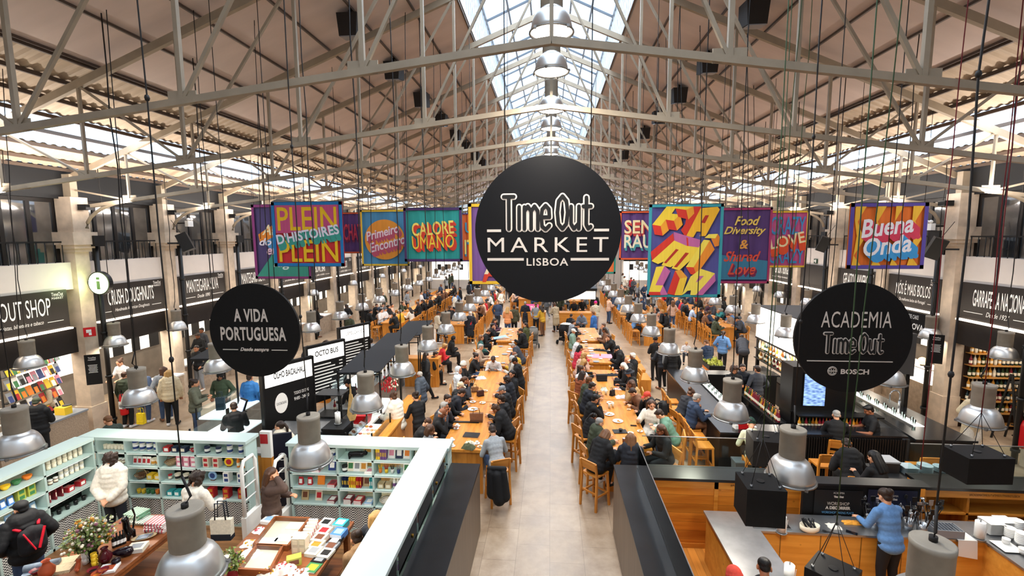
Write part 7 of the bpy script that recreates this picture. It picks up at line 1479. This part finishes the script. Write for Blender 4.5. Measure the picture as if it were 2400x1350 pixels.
# pavlova stall board and marble front on the right wall
t=E('stall_sign','black chalk style board reading PAVLOVA and CHEESE CAKE under the cake sign','sign',(XR-.1,16.05,2.85),0); MB().box((-.03,-1.1,-.33),(.03,1.1,.33)).build('board',BLACK,t)
text('lettering','PAVLOVA',LET,(-.035,-.2,-.13),.95,.2,'-X',.004,parent=t); text('lettering','CHEESE CAKE',LET,(-.035,-.15,.17),.6,.13,'-X',parent=t); text('lettering','BOLOS',LET,(-.035,.75,.0),.3,.12,'-X',parent=t)
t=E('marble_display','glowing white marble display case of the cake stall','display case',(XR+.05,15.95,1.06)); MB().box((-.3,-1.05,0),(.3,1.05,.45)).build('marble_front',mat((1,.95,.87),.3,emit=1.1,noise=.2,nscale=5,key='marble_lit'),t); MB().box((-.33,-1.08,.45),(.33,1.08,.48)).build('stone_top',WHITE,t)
for i,y in enumerate((15.4,15.9)): t=E('globe_lamp',f'small amber glass globe lamp on the cake stall, {"nearer" if i==0 else "farther"} of two','lamp',(XR-.05,y,1.54)); MB().cyl((0,0,0),.05,.03,12).build('lamp_base',BLK,t); q=MB(); q.ell((0,0,.15),.12,14,10); q.build('globe',mat((1,.6,.25),.2,emit=2.5,key='amber_globe'),t)
# ================================================================ ISLAND STALLS left of the aisle
def menu_board(label,x,y,w,h,head,sub,rz,lines=9,z0=.9):
    t=E('menu_board',label,'menu board',(x,y,0),R(rz),'tall black menu boards of the island stalls')
    MB().box((-w/2,-.06,z0),(w/2,.06,z0+h)).build('board',BLACK,t); MB().box((-w/2-.03,-.07,0),(-w/2,.07,z0+h)).build('post',BLK,t); MB().box((w/2,-.07,0),(w/2+.03,.07,z0+h)).build('post',BLK,t)
    MB().box((-w/2+.04,-.075,z0+h-.52),(w/2-.04,-.06,z0+h-.08)).build('lit_header',mat((1,.95,.88),.5,emit=1.5,key='lit_header'),t)
    text('header_lettering',head,mat('2a2a2a',.6,key='header_ink'),(0,-.08,z0+h-.27),w*.62,.17,'-Y',.005,parent=t); text('header_tagline',sub,MATS['header_ink'],(0,-.08,z0+h-.42),w*.45,.06,'-Y',parent=t,shear=.3)
    q=MB()
    for i in range(lines):
        zz=z0+h-.62-i*.1; q.box((-w*.4,-.066,zz-.035),(w*(.1+.28*((i*7)%5)/5),-.061,zz)); q.box((w*.33,-.066,zz-.03),(w*.42,-.061,zz))
    q.build('menu_print',LET,t); return t
t=menu_board('black menu board with lit header reading OLHO BACALHAU',-6.65,11.1,1.35,1.7,'OLHO BACALHAU','Produto dos Bacalhaus',62,0,.85)
q=MB(); n=20; q.add([(-.25+.17*math.cos(2*PI*i/n),-.066,1.55+.26*math.sin(2*PI*i/n)) for i in range(n)],[tuple(range(n))]); q.build('fish_emblem',LET,t); text('emblem_lettering','OLHO BACALHAU',BLACK,(-.25,-.07,1.55),.26,.07,'-Y',parent=t); text('menu_print','9H00 - 24H00',LET,(.3,-.07,1.55),.42,.09,'-Y',parent=t); text('menu_print','TODOS OS DIAS',LET,(.3,-.07,1.7),.42,.08,'-Y',parent=t)
menu_board('black menu board with lit header reading OCTO BUS',-6.8,13.4,1.3,1.75,'OCTO BUS','Polvo e Petiscos',62,9,.75); menu_board('black menu board with lit header reading LAMBUÇAR BBQ',-7.1,16.2,1.3,1.75,'LAMBUÇAR BBQ','Grelhados',62,9,.75); menu_board('narrow black menu board seen edge-on behind the round sign',-8.2,13.6,.4,1.6,'MENU','petiscos',62,8,.7)
def canopy(label,x0,x1,y0,y1,z):
    t=E('fabric_canopy',label,'canopy',((x0+x1)/2,(y0+y1)/2,0),0,'dark canopies over the island stalls'); w=(x1-x0)/2; d=(y1-y0)/2
    MB().hexa([(-w,-d,z),(w,-d,z+.05),(w,d,z+.25),(-w,d,z+.2),(-w,-d,z+.03),(w,-d,z+.08),(w,d,z+.28),(-w,d,z+.23)]).build('fabric',mat('1d2024',.6,key='canopy_fabric'),t)
    for a in (-1,1):
        for b_ in (-1,1): MB().box((a*w-.02,b_*d-.02,0),(a*w+.02,b_*d+.02,z+.1)).build('post',BLK,t)
    q=MB(); q.beam((-w,d,z-.15),(w,d,z-.1),.03,.03); q.beam((-w,-d,z),(w,-d,z),.03,.03); q.build('cross_rail',BLK,t)
canopy('dark fabric canopy over the island stall, nearest of three',-5.65,-4.5,11.75,13.4,2.05); canopy('dark fabric canopy over the island stall, middle of three',-5.75,-4.65,13.9,15.9,2.05); canopy('dark fabric canopy over the island stall, furthest of three',-5.7,-4.7,16.3,18.2,2.05)
canopy('dark grey canopy beside the fish counter at the left',-10.3,-8.9,12.3,13.7,2.2)
def counter(label,x0,x1,y0,y1,h,front,top,name='service_counter'):
    t=E(name,label,'counter',((x0+x1)/2,(y0+y1)/2,0)); w=(x1-x0)/2; d=(y1-y0)/2; MB().box((-w,-d,0),(w,d,h-.05)).build('front_panel',front,t); MB().box((-w-.02,-d-.02,h-.05),(w+.02,d+.02,h)).build('worktop',top,t); return t
counter('oak fronted counter of the island stall beside the customers',-4.1,-3.75,9.6,12.9,1.1,WOODZ,WOODY); counter('steel worktop at the back of the island stall',-6.3,-5.6,9.6,17.5,.95,STEEL,STEEL); counter('oak panel counter behind the gift shop entrance',-6.9,-5.6,9.3,9.55,1.0,WOODZ,STEEL)
counter('short cross counter closing the island stall',-5.5,-4.2,16.9,17.4,1.1,WOODZ,WOODX)
def showcase(label,x0,x1,y0,y1,goods,h=1.0,lit=2.0,light=(.9,.97,1)):
    t=E('glass_display_case',label,'display case',((x0+x1)/2,(y0+y1)/2,0)); w=(x1-x0)/2; d=(y1-y0)/2
    MB().box((-w,-d,0),(w,d,h-.1)).build('base_cabinet',STEEL,t); MB().box((-w+.03,-d+.03,h-.1),(w-.03,d-.03,h-.06)).build('lit_tray',mat(light,.5,emit=lit,key=f'tray{lit}'),t)
    q=MB(); q.quad((-w,-d,h-.1),(-w,d,h-.1),(-w+.08,d,h+.22),(-w+.08,-d,h+.22)); q.quad((w,-d,h-.1),(w,d,h-.1),(w,d,h+.22),(w,-d,h+.22)); q.quad((-w,-d,h-.1),(w,-d,h-.1),(w,-d,h+.22),(-w+.08,-d,h+.22)); q.quad((-w+.08,-d,h+.22),(w,-d,h+.22),(w,d,h+.22),(-w+.08,d,h+.22)); q.build('glass_hood',GLASS,t)
    for a in (-1,1):
        for b_ in (-1,1): MB().box((a*w-.015,b_*d-.015,h-.1),(a*w+.015,b_*d+.015,h+.22)).build('corner_post',BLK,t)
    return t
showcase('white lit glass counter at the near end of the fish stall',-8.25,-7.3,9.7,11.0,0,1.1,1.0); showcase('long bright ice display of the fish stall',-9.3,-8.45,11.2,14.2,0,1.0,1.1); showcase('white lit glass counter beside the OCTO BUS board',-6.5,-5.9,13.0,15.5,0,1.15,1.0)
t=showcase('slanting pastry display case of the island stall',-4.55,-3.95,9.7,10.9,0,1.12,1.0,(.75,.85,1)); rr=random.Random(6)
for i in range(22): 
    q=MB(); q.smooth=True; q.ell((0,0,.02),(.05,.04,.03),10,7); tag(q.build('pastry',pm(rr.choice(('C98B2E','D8A878','B4532E','E8C8A0'))),None,(-4.45+(i%5)*.1,9.85+(i//5)*.2,1.065)),f'small round pastry in the island display case, row {ORD[i//5]}, {ORD[i%5]} from left','pastry','pastries in the island display case')
t=E('pos_terminal','black till screen on the fish stall counter','till',(-7.75,10.75,1.33),R(-30)); MB().hexa([(-.16,-.02,0),(.16,-.02,0),(.16,.02,0),(-.16,.02,0),(-.16,.1,.3),(.16,.1,.3),(.16,.14,.3),(-.16,.14,.3)]).build('screen_casing',BLK,t); MB().hexa([(-.14,-.025,.03),(.14,-.025,.03),(.14,-.02,.03),(-.14,-.02,.03),(-.14,.08,.28),(.14,.08,.28),(.14,.085,.28),(-.14,.085,.28)]).build('lit_picture',mat((.5,.65,.9),.4,emit=.8,key='till_blue'),t); MB().box((-.1,-.05,-.01),(.1,.12,.01)).build('stand',BLK,t)
t=E('steel_fridge','low steel refrigerators below the OLHO BACALHAU board','refrigerator',(-6.1,10.35,0)); MB().box((-.45,-.35,.0),(.45,.35,1.15)).build('cabinet_body',STEEL,t); MB().box((-.42,-.37,.1),(.42,-.35,1.08)).build('door',mat('9fa3b8',.25,.8,key='blueish_steel'),t); MB().box((-.35,-.4,1.0),(.35,-.37,1.03)).build('handle',STEEL,t)
t=E('drying_rack','black metal shelf rack beside the steel fridge','rack',(-5.75,11.6,0)); [MB().box((x-.015,y-.015,0),(x+.015,y+.015,1.6)).build('post',BLK,t) for x in (-.35,.35) for y in (-.25,.25)]; [MB().box((-.36,-.26,z),(.36,.26,z+.02)).build('rack_board',BLK,t) for z in (.5,1.0,1.58)]
roll('white kitchen paper roll on the island stall worktop',Vector((-5.15,10.6,1.16))); counter('black box stand with paper roll in the island stall',-5.4,-4.9,10.3,10.9,1.15,BLK,BLK)
t=E('shopping_basket','red plastic basket on the island stall','basket',(-4.75,11.1,1.0)); MB().hexa([(-.17,-.12,0),(.17,-.12,0),(.17,.12,0),(-.17,.12,0),(-.22,-.16,.22),(.22,-.16,.22),(.22,.16,.22),(-.22,.16,.22)]).build('basket_shell',RED,t); MB().tube([(-.2,0,.2),(-.15,0,.36),(.15,0,.36),(.2,0,.2)],.012,6).build('handle',RED,t)
counter('low counter under the red basket',-5.0,-4.5,10.95,12.9,.99,DGREY,WHITE)
t=E('dried_cod','dried split cod hanging from a canopy post','dried fish',(-4.62,10.2,1.55)); q=MB(); q.hexa([(-.02,-.01,.5),(.02,-.01,.5),(.02,.01,.5),(-.02,.01,.5),(-.01,-.01,.75),(.01,-.01,.75),(.01,.01,.75),(-.01,.01,.75)]); q.hexa([(-.1,-.015,0),(.12,-.015,0),(.12,.015,0),(-.1,.015,0),(-.03,-.01,.5),(.04,-.01,.5),(.04,.01,.5),(-.03,.01,.5)]); q.hexa([(-.04,-.01,-.15),(.08,-.01,-.12),(.08,.01,-.12),(-.04,.01,-.15),(-.1,-.015,0),(.12,-.015,0),(.12,.015,0),(-.1,.015,0)]); q.build('fish_body',mat('c9a468',.7,noise=.2,nscale=12,key='dried_fish'),t); MB().box((-.015,-.0,-1.55),(.015,.03,1.0)).build('pole',BLK,t)
t=E('garlic_strings','red peppers and garlic strings hanging at the island stall','garland',(-4.45,12.2,1.55)); q=MB(); [q.ell((rr.uniform(-.15,.15),rr.uniform(-.3,.3),rr.uniform(-.15,.3)),(.02,.02,.05),6,5) for _ in range(50)]; q.build('peppers',pm('B5232B'),t); q=MB(); [q.ell((rr.uniform(-.15,.15),rr.uniform(.3,.6),rr.uniform(-.15,.3)),(.03,.03,.03),6,5) for _ in range(30)]; q.build('garlic',pm('E8D8B0' if 0 else 'EFE6CF'),t); MB().box((-.01,-.35,.3),(.01,.65,.33)).build('rail',BLK,t)
t['kind']='stuff'
# stall goods on the island
for i in range(14): j=rb.randrange(8); bottle(BC[j],f'{CNB[j]} sauce bottle, {ORD[i]} from the near end of the steel island worktop',Vector((-5.85,11.9+i*.35,.951)),'sauce bottles on the island worktop')
# newspaper stall (far left)
t=E('magazine_rack','wire rack of magazines inside the newspaper stall','rack',(-14.0,11.3,0),R(15))
for k in range(5): MB().hexa([(-.1,-.9,.8+k*.34),(0,-.9,.8+k*.34),(0,.9,.8+k*.34),(-.1,.9,.8+k*.34),(-.12,-.9,.82+k*.34),(-.02,-.9,.82+k*.34),(-.02,.9,.82+k*.34),(-.12,.9,.82+k*.34)]).build('rack_board',BLK,t)
for s in (-1,1): MB().box((-.1,s*.9-.01,0),(-.06,s*.9+.01,2.5)).build('upright',BLK,t)
MC=['B5232B','F4F4F0','2C3F78','F2C72E','E8842C','8D9196','3E7D4C','D98CA0','141414']
for k in range(5):
    for i in range(9):
        c=rb.choice(MC); o=MB().hexa([(0,-.085,0),(.01,-.085,0),(.01,.085,0),(0,.085,0),(-.08,-.085,.25),(-.07,-.085,.25),(-.07,.085,.25),(-.08,.085,.25)]); x=-14.0+.06; y=11.3-.8+i*.2
        o=o.build('magazine',pm(c),None,(x+.0-math.sin(R(15))*(i*.2-.8)*1,11.3+(i*.2-.8)*math.cos(R(15)),.83+k*.34),R(15)); tag(o,f'{CNM[c]} magazine, {ORD[i]} from left, {ORD[k]} rack level up','magazine','magazines in the newspaper stall')
        q=MB().hexa([(.0105,-.06,.0),(.0108,-.06,0),(.0108,.06,0),(.0105,.06,0),(-.04,-.06,.16),(-.0395,-.06,.16),(-.0395,.06,.16),(-.04,.06,.16)]); q.build('cover_picture',pm(rb.choice(MC)),o)
counter('granite fronted counter of the newspaper stall',-13.3,-12.75,9.4,11.5,1.0,mat('A99580',.5,noise=.3,nscale=40,key='granite'),pm('8D9196'))
t=E('lit_shelf','glowing white cigarette shelves inside the newspaper stall','shelf',(-14.2,9.6,0)); MB().box((-.05,-.9,.8),(0,.9,2.4)).build('lit_back',LITW,t); [MB().box((0,-.9,.9+k*.22),(.2,.9,.92+k*.22)).build('shelf_board',pm('E8842C' if 0 else 'F4F4F0'),t) for k in range(7)]
t=E('yellow_cap_display','yellow box display on the newspaper counter','display',(-13.0,11.1,1.0)); MB().box((-.15,-.1,0),(.15,.1,.2)).build('box_body',pm('F2C72E'),t); MB().cyl((0,.1,.2),.1,.02,16).build('round_card',BLK,t)
alight('news_stall_light',(-14,10.6,3.1),(0,0,0),1.5,2.2,90,(1,.92,.8)); alight('doughnut_stall_light',(-14.2,13.5,3.1),(0,0,0),1.5,2.2,110,(1,.94,.84))
counter('stone fronted doughnut counter with flowers',-13.15,-12.55,12.7,14.7,1.05,mat('B59F86',.5,noise=.2,nscale=9,key='stone_warm'),WHITE)
bouquet('bright bouquet of red, yellow and white flowers on the doughnut counter',Vector((-12.85,12.95,1.051)),.9,90,'red',8)
t=E('doughnut_shelves','white shelves of bright boxes above the doughnut stall','shelf',(-15.6,13.5,0)); [MB().box((-.3,-1.1,z),(.2,1.1,z+.04)).build('shelf_board',WHITE,t) for z in (1.9,2.3,2.7)]; MB().box((-.34,-1.1,1.2),(-.3,1.1,3.1)).build('lit_back',LITW,t)
for i in range(8): item('box','F4F4F0','EFE6CF',Vector((-15.55,12.6+(i%4)*.55,1.941+.4*(i//4))),f'big white takeaway box, {ORD[i%4]} from left, {"lower" if i<4 else "upper"} doughnut shelf',PI/2,.4,.3,'boxes on the doughnut shelves')
for i in range(8): 
    q=MB(); q.smooth=True; pts=[(.035*math.cos(a*PI/6),.035*math.sin(a*PI/6),.02) for a in range(13)]; q.tube(pts,.02,8); tag(q.build('doughnut',pm(('C98B2E','D98CA0','6B3F2A')[i%3]),None,(-12.85+.12*(i%2),13.3+i*.13,1.051)),f'{("golden","pink","brown")[i%3]} doughnut, {ORD[i]} from the near end of the counter','doughnut','doughnuts on the counter')
# ================================================================ CENTRAL KIOSKS AND STROLLERS
counter('oak kiosk in the middle of the aisle, right one',.35,2.65,27.6,28.3,1.1,WOODX,WOODX,'kiosk_counter'); counter('oak kiosk in the middle of the aisle, left one with pink screen',-1.75,-.3,27.8,28.5,1.1,WOODX,WOODX,'kiosk_counter')
t=E('pink_screen','bright pink lit screen on the left kiosk','screen',ay(1247,722,28.55)); MB().box((-.42,0,-.26),(.42,.05,.26)).build('screen_casing',BLK,t); MB().box((-.4,-.01,-.24),(.4,0,.24)).build('lit_picture',mat((1,.08,.22),.4,emit=1.2,key='pink_lit'),t); text('lettering','TUBi',LET,(.1,-.02,.0),.4,.25,'-Y',.01,parent=t)
MB().box((-.03,.01,-1.25),(.03,.04,-.26)).build('stand',BLK,t)
t=E('kiosk_roof','dark kiosk roof with lit sign behind the big round sign','kiosk roof',(1.4,29.5,0)); MB().box((-1.3,-1,2.3),(1.4,1,2.45)).build('roof_slab',BLK,t); [MB().box((x-.04,y-.04,0),(x+.04,y+.04,2.3)).build('post',BLK,t) for x in (-1.2,1.3) for y in (-.9,.9)]; MB().box((-1.2,-1.02,1.8),(1.3,-1,2.28)).build('lit_header',LITW,t)
def stroller(label,loc,rz,c,c2):
    t=E('stroller',label,'stroller',loc,rz)
    for x in (-.26,.26):
        for y in (-.35,.35): q=MB(); q.tube([(x-.02,y,.12),(x+.02,y,.12)],.12,14); q.build('wheel',BLK,t)
        MB().beam((x*.9,-.35,.12),(x*.9,.25,.75),.025,.025).build('frame_tube',DGREY,t); MB().beam((x*.9,.35,.12),(x*.9,-.3,1.0),.025,.025).build('frame_tube',DGREY,t)
    MB().tube([(-.24,-.3,1.0),(-.2,-.38,1.06),(.2,-.38,1.06),(.24,-.3,1.0)],.018,6).build('handle',BLK,t)
    MB().hexa([(-.22,-.2,.4),(.22,-.2,.4),(.22,.3,.35),(-.22,.3,.35),(-.24,-.28,.85),(.24,-.28,.85),(.22,.35,.5),(-.22,.35,.5)]).build('seat',fab(c),t)
    q=MB(); q.ell((0,-.12,.82),(.27,.28,.26),16,10); q.build('hood',fab(c2),t); MB().box((-.2,-.3,.2),(.2,.25,.33)).build('basket',fab(c),t)
stroller('grey covered stroller by the left kiosk',az(1249,812,0),R(10),'6a6a66','8a8780'); stroller('black stroller with cream blanket left of the right aisle table',az(1324,805,0),R(-30),'141416','1c1a1c'); crumple('cream blanket over the black stroller hood',az(1326,805,0)+Vector((0,-.1,1.06)),'d9d2c6',.5,.4,.08,31)
def planter(label,x,y):
    t=E('herb_planter',label,'planter',(x,y,0)); MB().box((-.25,-.5,0),(.25,.5,.8)).build('planter_box',pm('D98F2E' if 0 else 'E8842C'),t); MB().box((-.28,-.55,.8),(.28,.55,.95)).build('black_trough',BLK,t); q=MB(); rr=random.Random(3)
    for _ in range(160): v=Vector((rr.uniform(-.25,.25),rr.uniform(-.5,.5),.95)); e=v+Vector((rr.uniform(-.06,.06),rr.uniform(-.06,.06),rr.uniform(.05,.14))); w_=Vector((.025,.01,0)); q.add([v-w_,v+w_,e+w_,e-w_],[(0,1,2,3)])
    q.build('leaves',pm('A9B04A'),t)
planter('oak planter with lime green leaves right of the aisle',6.0,17.6); planter('oak planter with lime green leaves left of the canopies',-7.9,16.6)
counter('oak table with planter left of the canopies',-8.4,-7.3,15.0,17.2,.75,WOODZ,WOODX,'low_table')
# ================================================================ THINGS ON THE AISLE TABLES
def on(px,py): p=az(px,py,TH); p.z=TH+.001; return p
def saucer(px,py,label): t=E('coffee_cup',label,'coffee cup',on(px,py)); MB().lathe([(.03,0),(.07,.012),(.068,.015),(.03,.005)],18).build('saucer',WHITE,t); MB().lathe([(.02,.012),(.035,.06),(.032,.06),(.018,.018)],14).build('cup',WHITE,t)
def tplate(px,py,r,label,c='F4F4F0'): q=MB(); q.smooth=True; q.lathe([(r*.6,0),(r,.02),(r*.97,.023),(r*.55,.007),(0,.007)],22); o=q.build('plate',pm(c),None,on(px,py)); tag(o,label,'plate'); rr=random.Random(px); f=MB(); [f.ell((rr.uniform(-.4,.4)*r,rr.uniform(-.4,.4)*r,.02),(.02,.015,.012),7,5) for _ in range(5)]; f.build('food',pm('C98B2E'),o)
for i,(px,py,l) in enumerate([(1072,999,'white coffee cup near the laptop, upper'),(1069,1005,'white coffee cup near the laptop, lower'),(1059,1032,'white coffee cup by the glass counter corner, upper'),(1060,1046,'white coffee cup by the glass counter corner, lower'),(1118,1040,'tall white mug beside the green scarf')]): saucer(px,py,l)
t=E('laptop','closed dark laptop on the nearest left aisle table','laptop',on(1105,1021),R(-5)); MB().box((-.18,-.12,0),(.18,.12,.02)).build('laptop_base',pm('6a6c70'),t); MB().box((-.18,-.12,.021),(.18,.12,.028)).build('laptop_lid',mat('3f4145',.3,.6,key='laptop_lid'),t)
t=bag('handbag','brown leather handbag standing on the nearest left aisle table',on(1117,988)+Vector((0,0,0)),.05,'7a5238','5f3f2a',.34,.22,.14,True,'handbag'); 
bag('handbag','dark brown handbag lying between the eating people',on(1126,928),.6,'4a2a22','3a2018',.2,.16,.12,True,'handbag'); bag('handbag','tan handbag beside the dark brown one',on(1113,918),.2,'9a7048','7a5238',.22,.15,.12,True,'handbag')
crumple('olive green scarf on the near end of the left table',on(1098,1050),'4f5238',.3,.2,.12,21); crumple('cream knitted hat beside the green scarf',on(1101,1042),'d9d2c0',.22,.15,.1,22); crumple('white furry cloth on the left aisle table',on(1127,888),'e6e0e2',.34,.18,.1,23)
tplate(1108,960,.14,'big white plate left of the handbag'); tplate(1137,917,.08,'small white plate between the bags and grey cap'); tplate(1108,943,.09,'white plate in front of the beige cap'); tplate(1125,1048,.06,'small white saucer beside the tall mug'); tplate(1131,945,.09,'white plate in front of the grey cap')
q=MB(); t=E('open_menu','grey open menu board held over the far left table','menu',on(1172,795)+Vector((0,0,.12)),R(20)); q.hexa([(-.3,-.15,-.08),(.3,-.15,0),(.3,.15,.02),(-.3,.15,-.06),(-.3,-.15,-.07),(.3,-.15,.01),(.3,.15,.03),(-.3,.15,-.05)]); q.build('menu_sheet',pm('6f8fae' if 0 else '8FB4D8'),t)
t=E('black_strap_tray','long black tray across the joint of the left tables','tray',on(1090,990)); MB().box((-.3,-.04,0),(.35,.04,.02)).build('tray_body',BLK,t)
phone('black phone lying alone on the near right aisle table',on(1485,998),1.5)
for i,(px,py,r,l) in enumerate([(1448,988,.13,'white oval plate near the olive puffer jacket'),(1428,972,.13,'white plate of food by the black haired eater'),(1474,961,.05,'small white dish near the orange cap'),(1430,945,.1,'white plate left of the water glasses'),(1478,1016,.07,'white napkin plate near the long haired woman'),(1500,1012,.07,'white plate near the green sweater')]): tplate(px,py,r,l)
t=E('serving_tray','black tray with dark bowl by the olive puffer jacket','tray',on(1453,1012),.1); MB().box((-.16,-.11,0),(.16,.11,.015)).build('tray_body',BLK,t); MB().lathe([(.03,.016),(.05,.06),(.045,.06),(.025,.02)],14,(.02,.02,0)).build('bowl',BLK,t)
bag('backpack','black leather rucksack on the right aisle table',on(1410,892),.1,'141416','1c1c20',.34,.2,.2,False,'backpack'); bag('camera_bag','black camera bag beside the rucksack',on(1447,903),0,'141416','14303a' if 0 else '26364f',.24,.16,.14,True,'bag'); bag('handbag','dark bag standing mid right aisle table',on(1435,927),.8,'241c1a','141416',.16,.16,.1,True,'handbag')
crumple('white plastic bag on the right aisle table',on(1457,932),'e6e0e2',.34,.2,.08,24); crumple('pinkish wrapped sandwich on the right aisle table',on(1448,913),'e8cfc8',.26,.12,.07,25,'b3202a'); crumple('green and white paper bag near the brown haired man',on(1416,915),'d9e0d2',.2,.16,.1,26,'3E7D4C' if 0 else '7d9a8a'); crumple('dark coat lying on the right aisle table',on(1435,880),'1c2029',.5,.2,.08,27); crumple('black coat draped over the last right table edge',on(1408,822),'101114',.6,.2,.08,28)
for i,(px,py,c,l) in enumerate([(1429,866,'C98B2E','amber beer glass, left of two'),(1436,869,'E8842C','amber beer glass, right of two'),(1150,863,'3a1a10','dark cola glass by the man in white'),(1161,862,'3a1a10','second dark glass by the man in white'),(1462,1040,'6b3f2a','brown coffee glass at the near end of right table'),(1428,957,'D8D0BC','water glass by the white plate, left'),(1436,955,'D8D0BC','water glass by the white plate, right'),(1420,925,'D8D0BC','water glass in the hand of the man in navy')]): o=lathe_thing('drinking_glass',l,'glass',on(px,py),[(.028,0),(.036,.13),(.033,.13),(.025,.01)],mat(c,.12,key='drink_'+c)); MB().lathe([(.03,.128),(.0,.129)],12,cap=False).build('foam',WHITE,o)
t=E('menu_board_small','pink table top board lying on the right aisle table','board',on(1410,835)); MB().box((-.4,-.3,0),(.4,.3,.012)).build('board_body',pm('C98E8B' if 0 else 'D98CA0'),t); MB().cyl((-.05,.05,.012),.03,.09,10).build('peg',WOODZ,t)
# clutter on far tables
rr=random.Random(20); k=0
for (x0,x1,ys,nm) in ((4.8,5.64,(24.3,40),'middle right row'),(-5.4,-4.56,(24.2,40),'middle left row'),(8.55,9.3,(24.2,36),'outer right row'),(-9.05,-8.35,(24.5,40),'outer left row'),(-2.3,-1.5,(16.6,23),'far part of left aisle row'),(1.35,2.1,(17,23),'far part of right aisle row')):
    for i in range(15):
        r=rr.uniform(.06,.13); q=MB(); q.smooth=True; q.lathe([(r*.6,0),(r,.02),(r*.97,.023),(0,.007)],14); tag(q.build('plate',WHITE if i%3 else pm('8D9196'),None,(rr.uniform(x0+.12,x1-.12),ys[0]+(ys[1]-ys[0])*i/15,TH+.001)),f'{"white" if i%3 else "grey"} plate on the {nm}, {ORD[i]} from the camera','plate','plates on the far tables')
# coat on the nearest chair
t=E('draped_coat','black coat hung over the stool of the man in grey','coat',(-1.08,9.02,0)); q=MB(); cap(q,(-.16,0,.98),.05,(.16,0,.98),.05); cap(q,(-.14,-.02,.9),.07,(-.1,-.03,.45),.11); cap(q,(.14,-.02,.9),.07,(.16,-.03,.4),.12); cap(q,(0,-.03,.85),.1,(.05,-.05,.35),.14); me=remesh(q,.016,'coat_cloth',.5,2); me.materials.clear(); me.materials.append(fab('101114')); o=bpy.data.objects.new('coat_cloth',me); C.objects.link(o); o.parent=t
# ================================================================ EXTRA HUNG CORDS
def cord(label,px0,py0,px1,py1,y,mt,r=.012,name='hanging_rope'):
    a=ay(px0,py0,y); b_=ay(px1,py1,y); d=a-b_; n=6; pts=[(b_+d*i/n)-b_+Vector((random.uniform(-.015,.015),0,0)) for i in range(n+1)]; ext=(zr(b_.x)-a.z)/max(.1,d.z); pts.append(d*(1+ext))
    q=MB(); q.tube(pts,r,5); tag(q.build(name,mt,None,b_),label,'rope','ropes and cables hanging from the roof')
cord('green rope passing in front of the ACADEMIA sign',2114,0,1990,1050,5.2,GREENR,.006); cord('green rope hanging right of the FAMILIA banner',1880,0,1830,560,7.5,GREENR,.006); cord('second thin green rope beside the first above the bar',1905,0,1850,700,8.5,GREENR,.006); cord('dark red cable crossing beside the Buena Onda banner',2270,0,2155,1100,6.0,REDR,.006); cord('dark red cable at the right edge over the wine shop',2385,130,2322,760,8.,REDR,.008); cord('black cable on the left hanging in front of the crush sign',250,30,320,870,8.,CABLE,.008); cord('thin black cable over the MANTEIGARIA sign',452,0,500,640,9.,CABLE,.007); cord('black cable hanging right of the round shop sign',700,0,745,760,8.,CABLE,.009); cord('thin black cable at the far left edge',15,310,45,800,8.,CABLE,.007); cord('black cable through the PLEIN banner',595,0,612,560,10.,CABLE,.007)
for i,(px,y) in enumerate([(950,12),(1015,14),(865,13),(1560,14),(1595,12),(1640,13),(1750,12),(1765,15)]): cord(f'thin black cable hanging over the hall, {ORD[i]} from left of eight',px,60,px+6,650,y,CABLE,.009)
# ================================================================ LABELS: make every one single out its thing
from collections import defaultdict
def words(s): return len(s.split())
for rnd_ in range(3):
    D_=defaultdict(list)
    for o in bpy.data.objects:
        if o.get('label') and o.get('category') and o.parent is None: D_[o['label']].append(o)
    for l,os_ in D_.items():
        if len(os_)<2: continue
        os_.sort(key=lambda o:(o.location.y,o.location.x)); n=len(os_)
        for i,o in enumerate(os_):
            suf=('nearer one' if i==0 else 'farther one') if n==2 else ('nearest' if i==0 else 'farthest' if i==n-1 else f'{ORD[i]} nearest')
            w_=l.split(); 
            base=l
            while words(base)+words(suf)>16 and ' with ' in base: base=base[:base.rindex(' with ')]+(', '+base.split(', ',1)[1] if ', ' in base and ', ' not in base[:base.rindex(' with ')] else '')
            o['label']=base+', '+suf
for o in bpy.data.objects:
    l=o.get('label')
    if l and words(l)>16: o['label']=l.replace(' the ',' ') if words(l.replace(' the ',' '))<=16 else ' '.join(l.split()[:16])
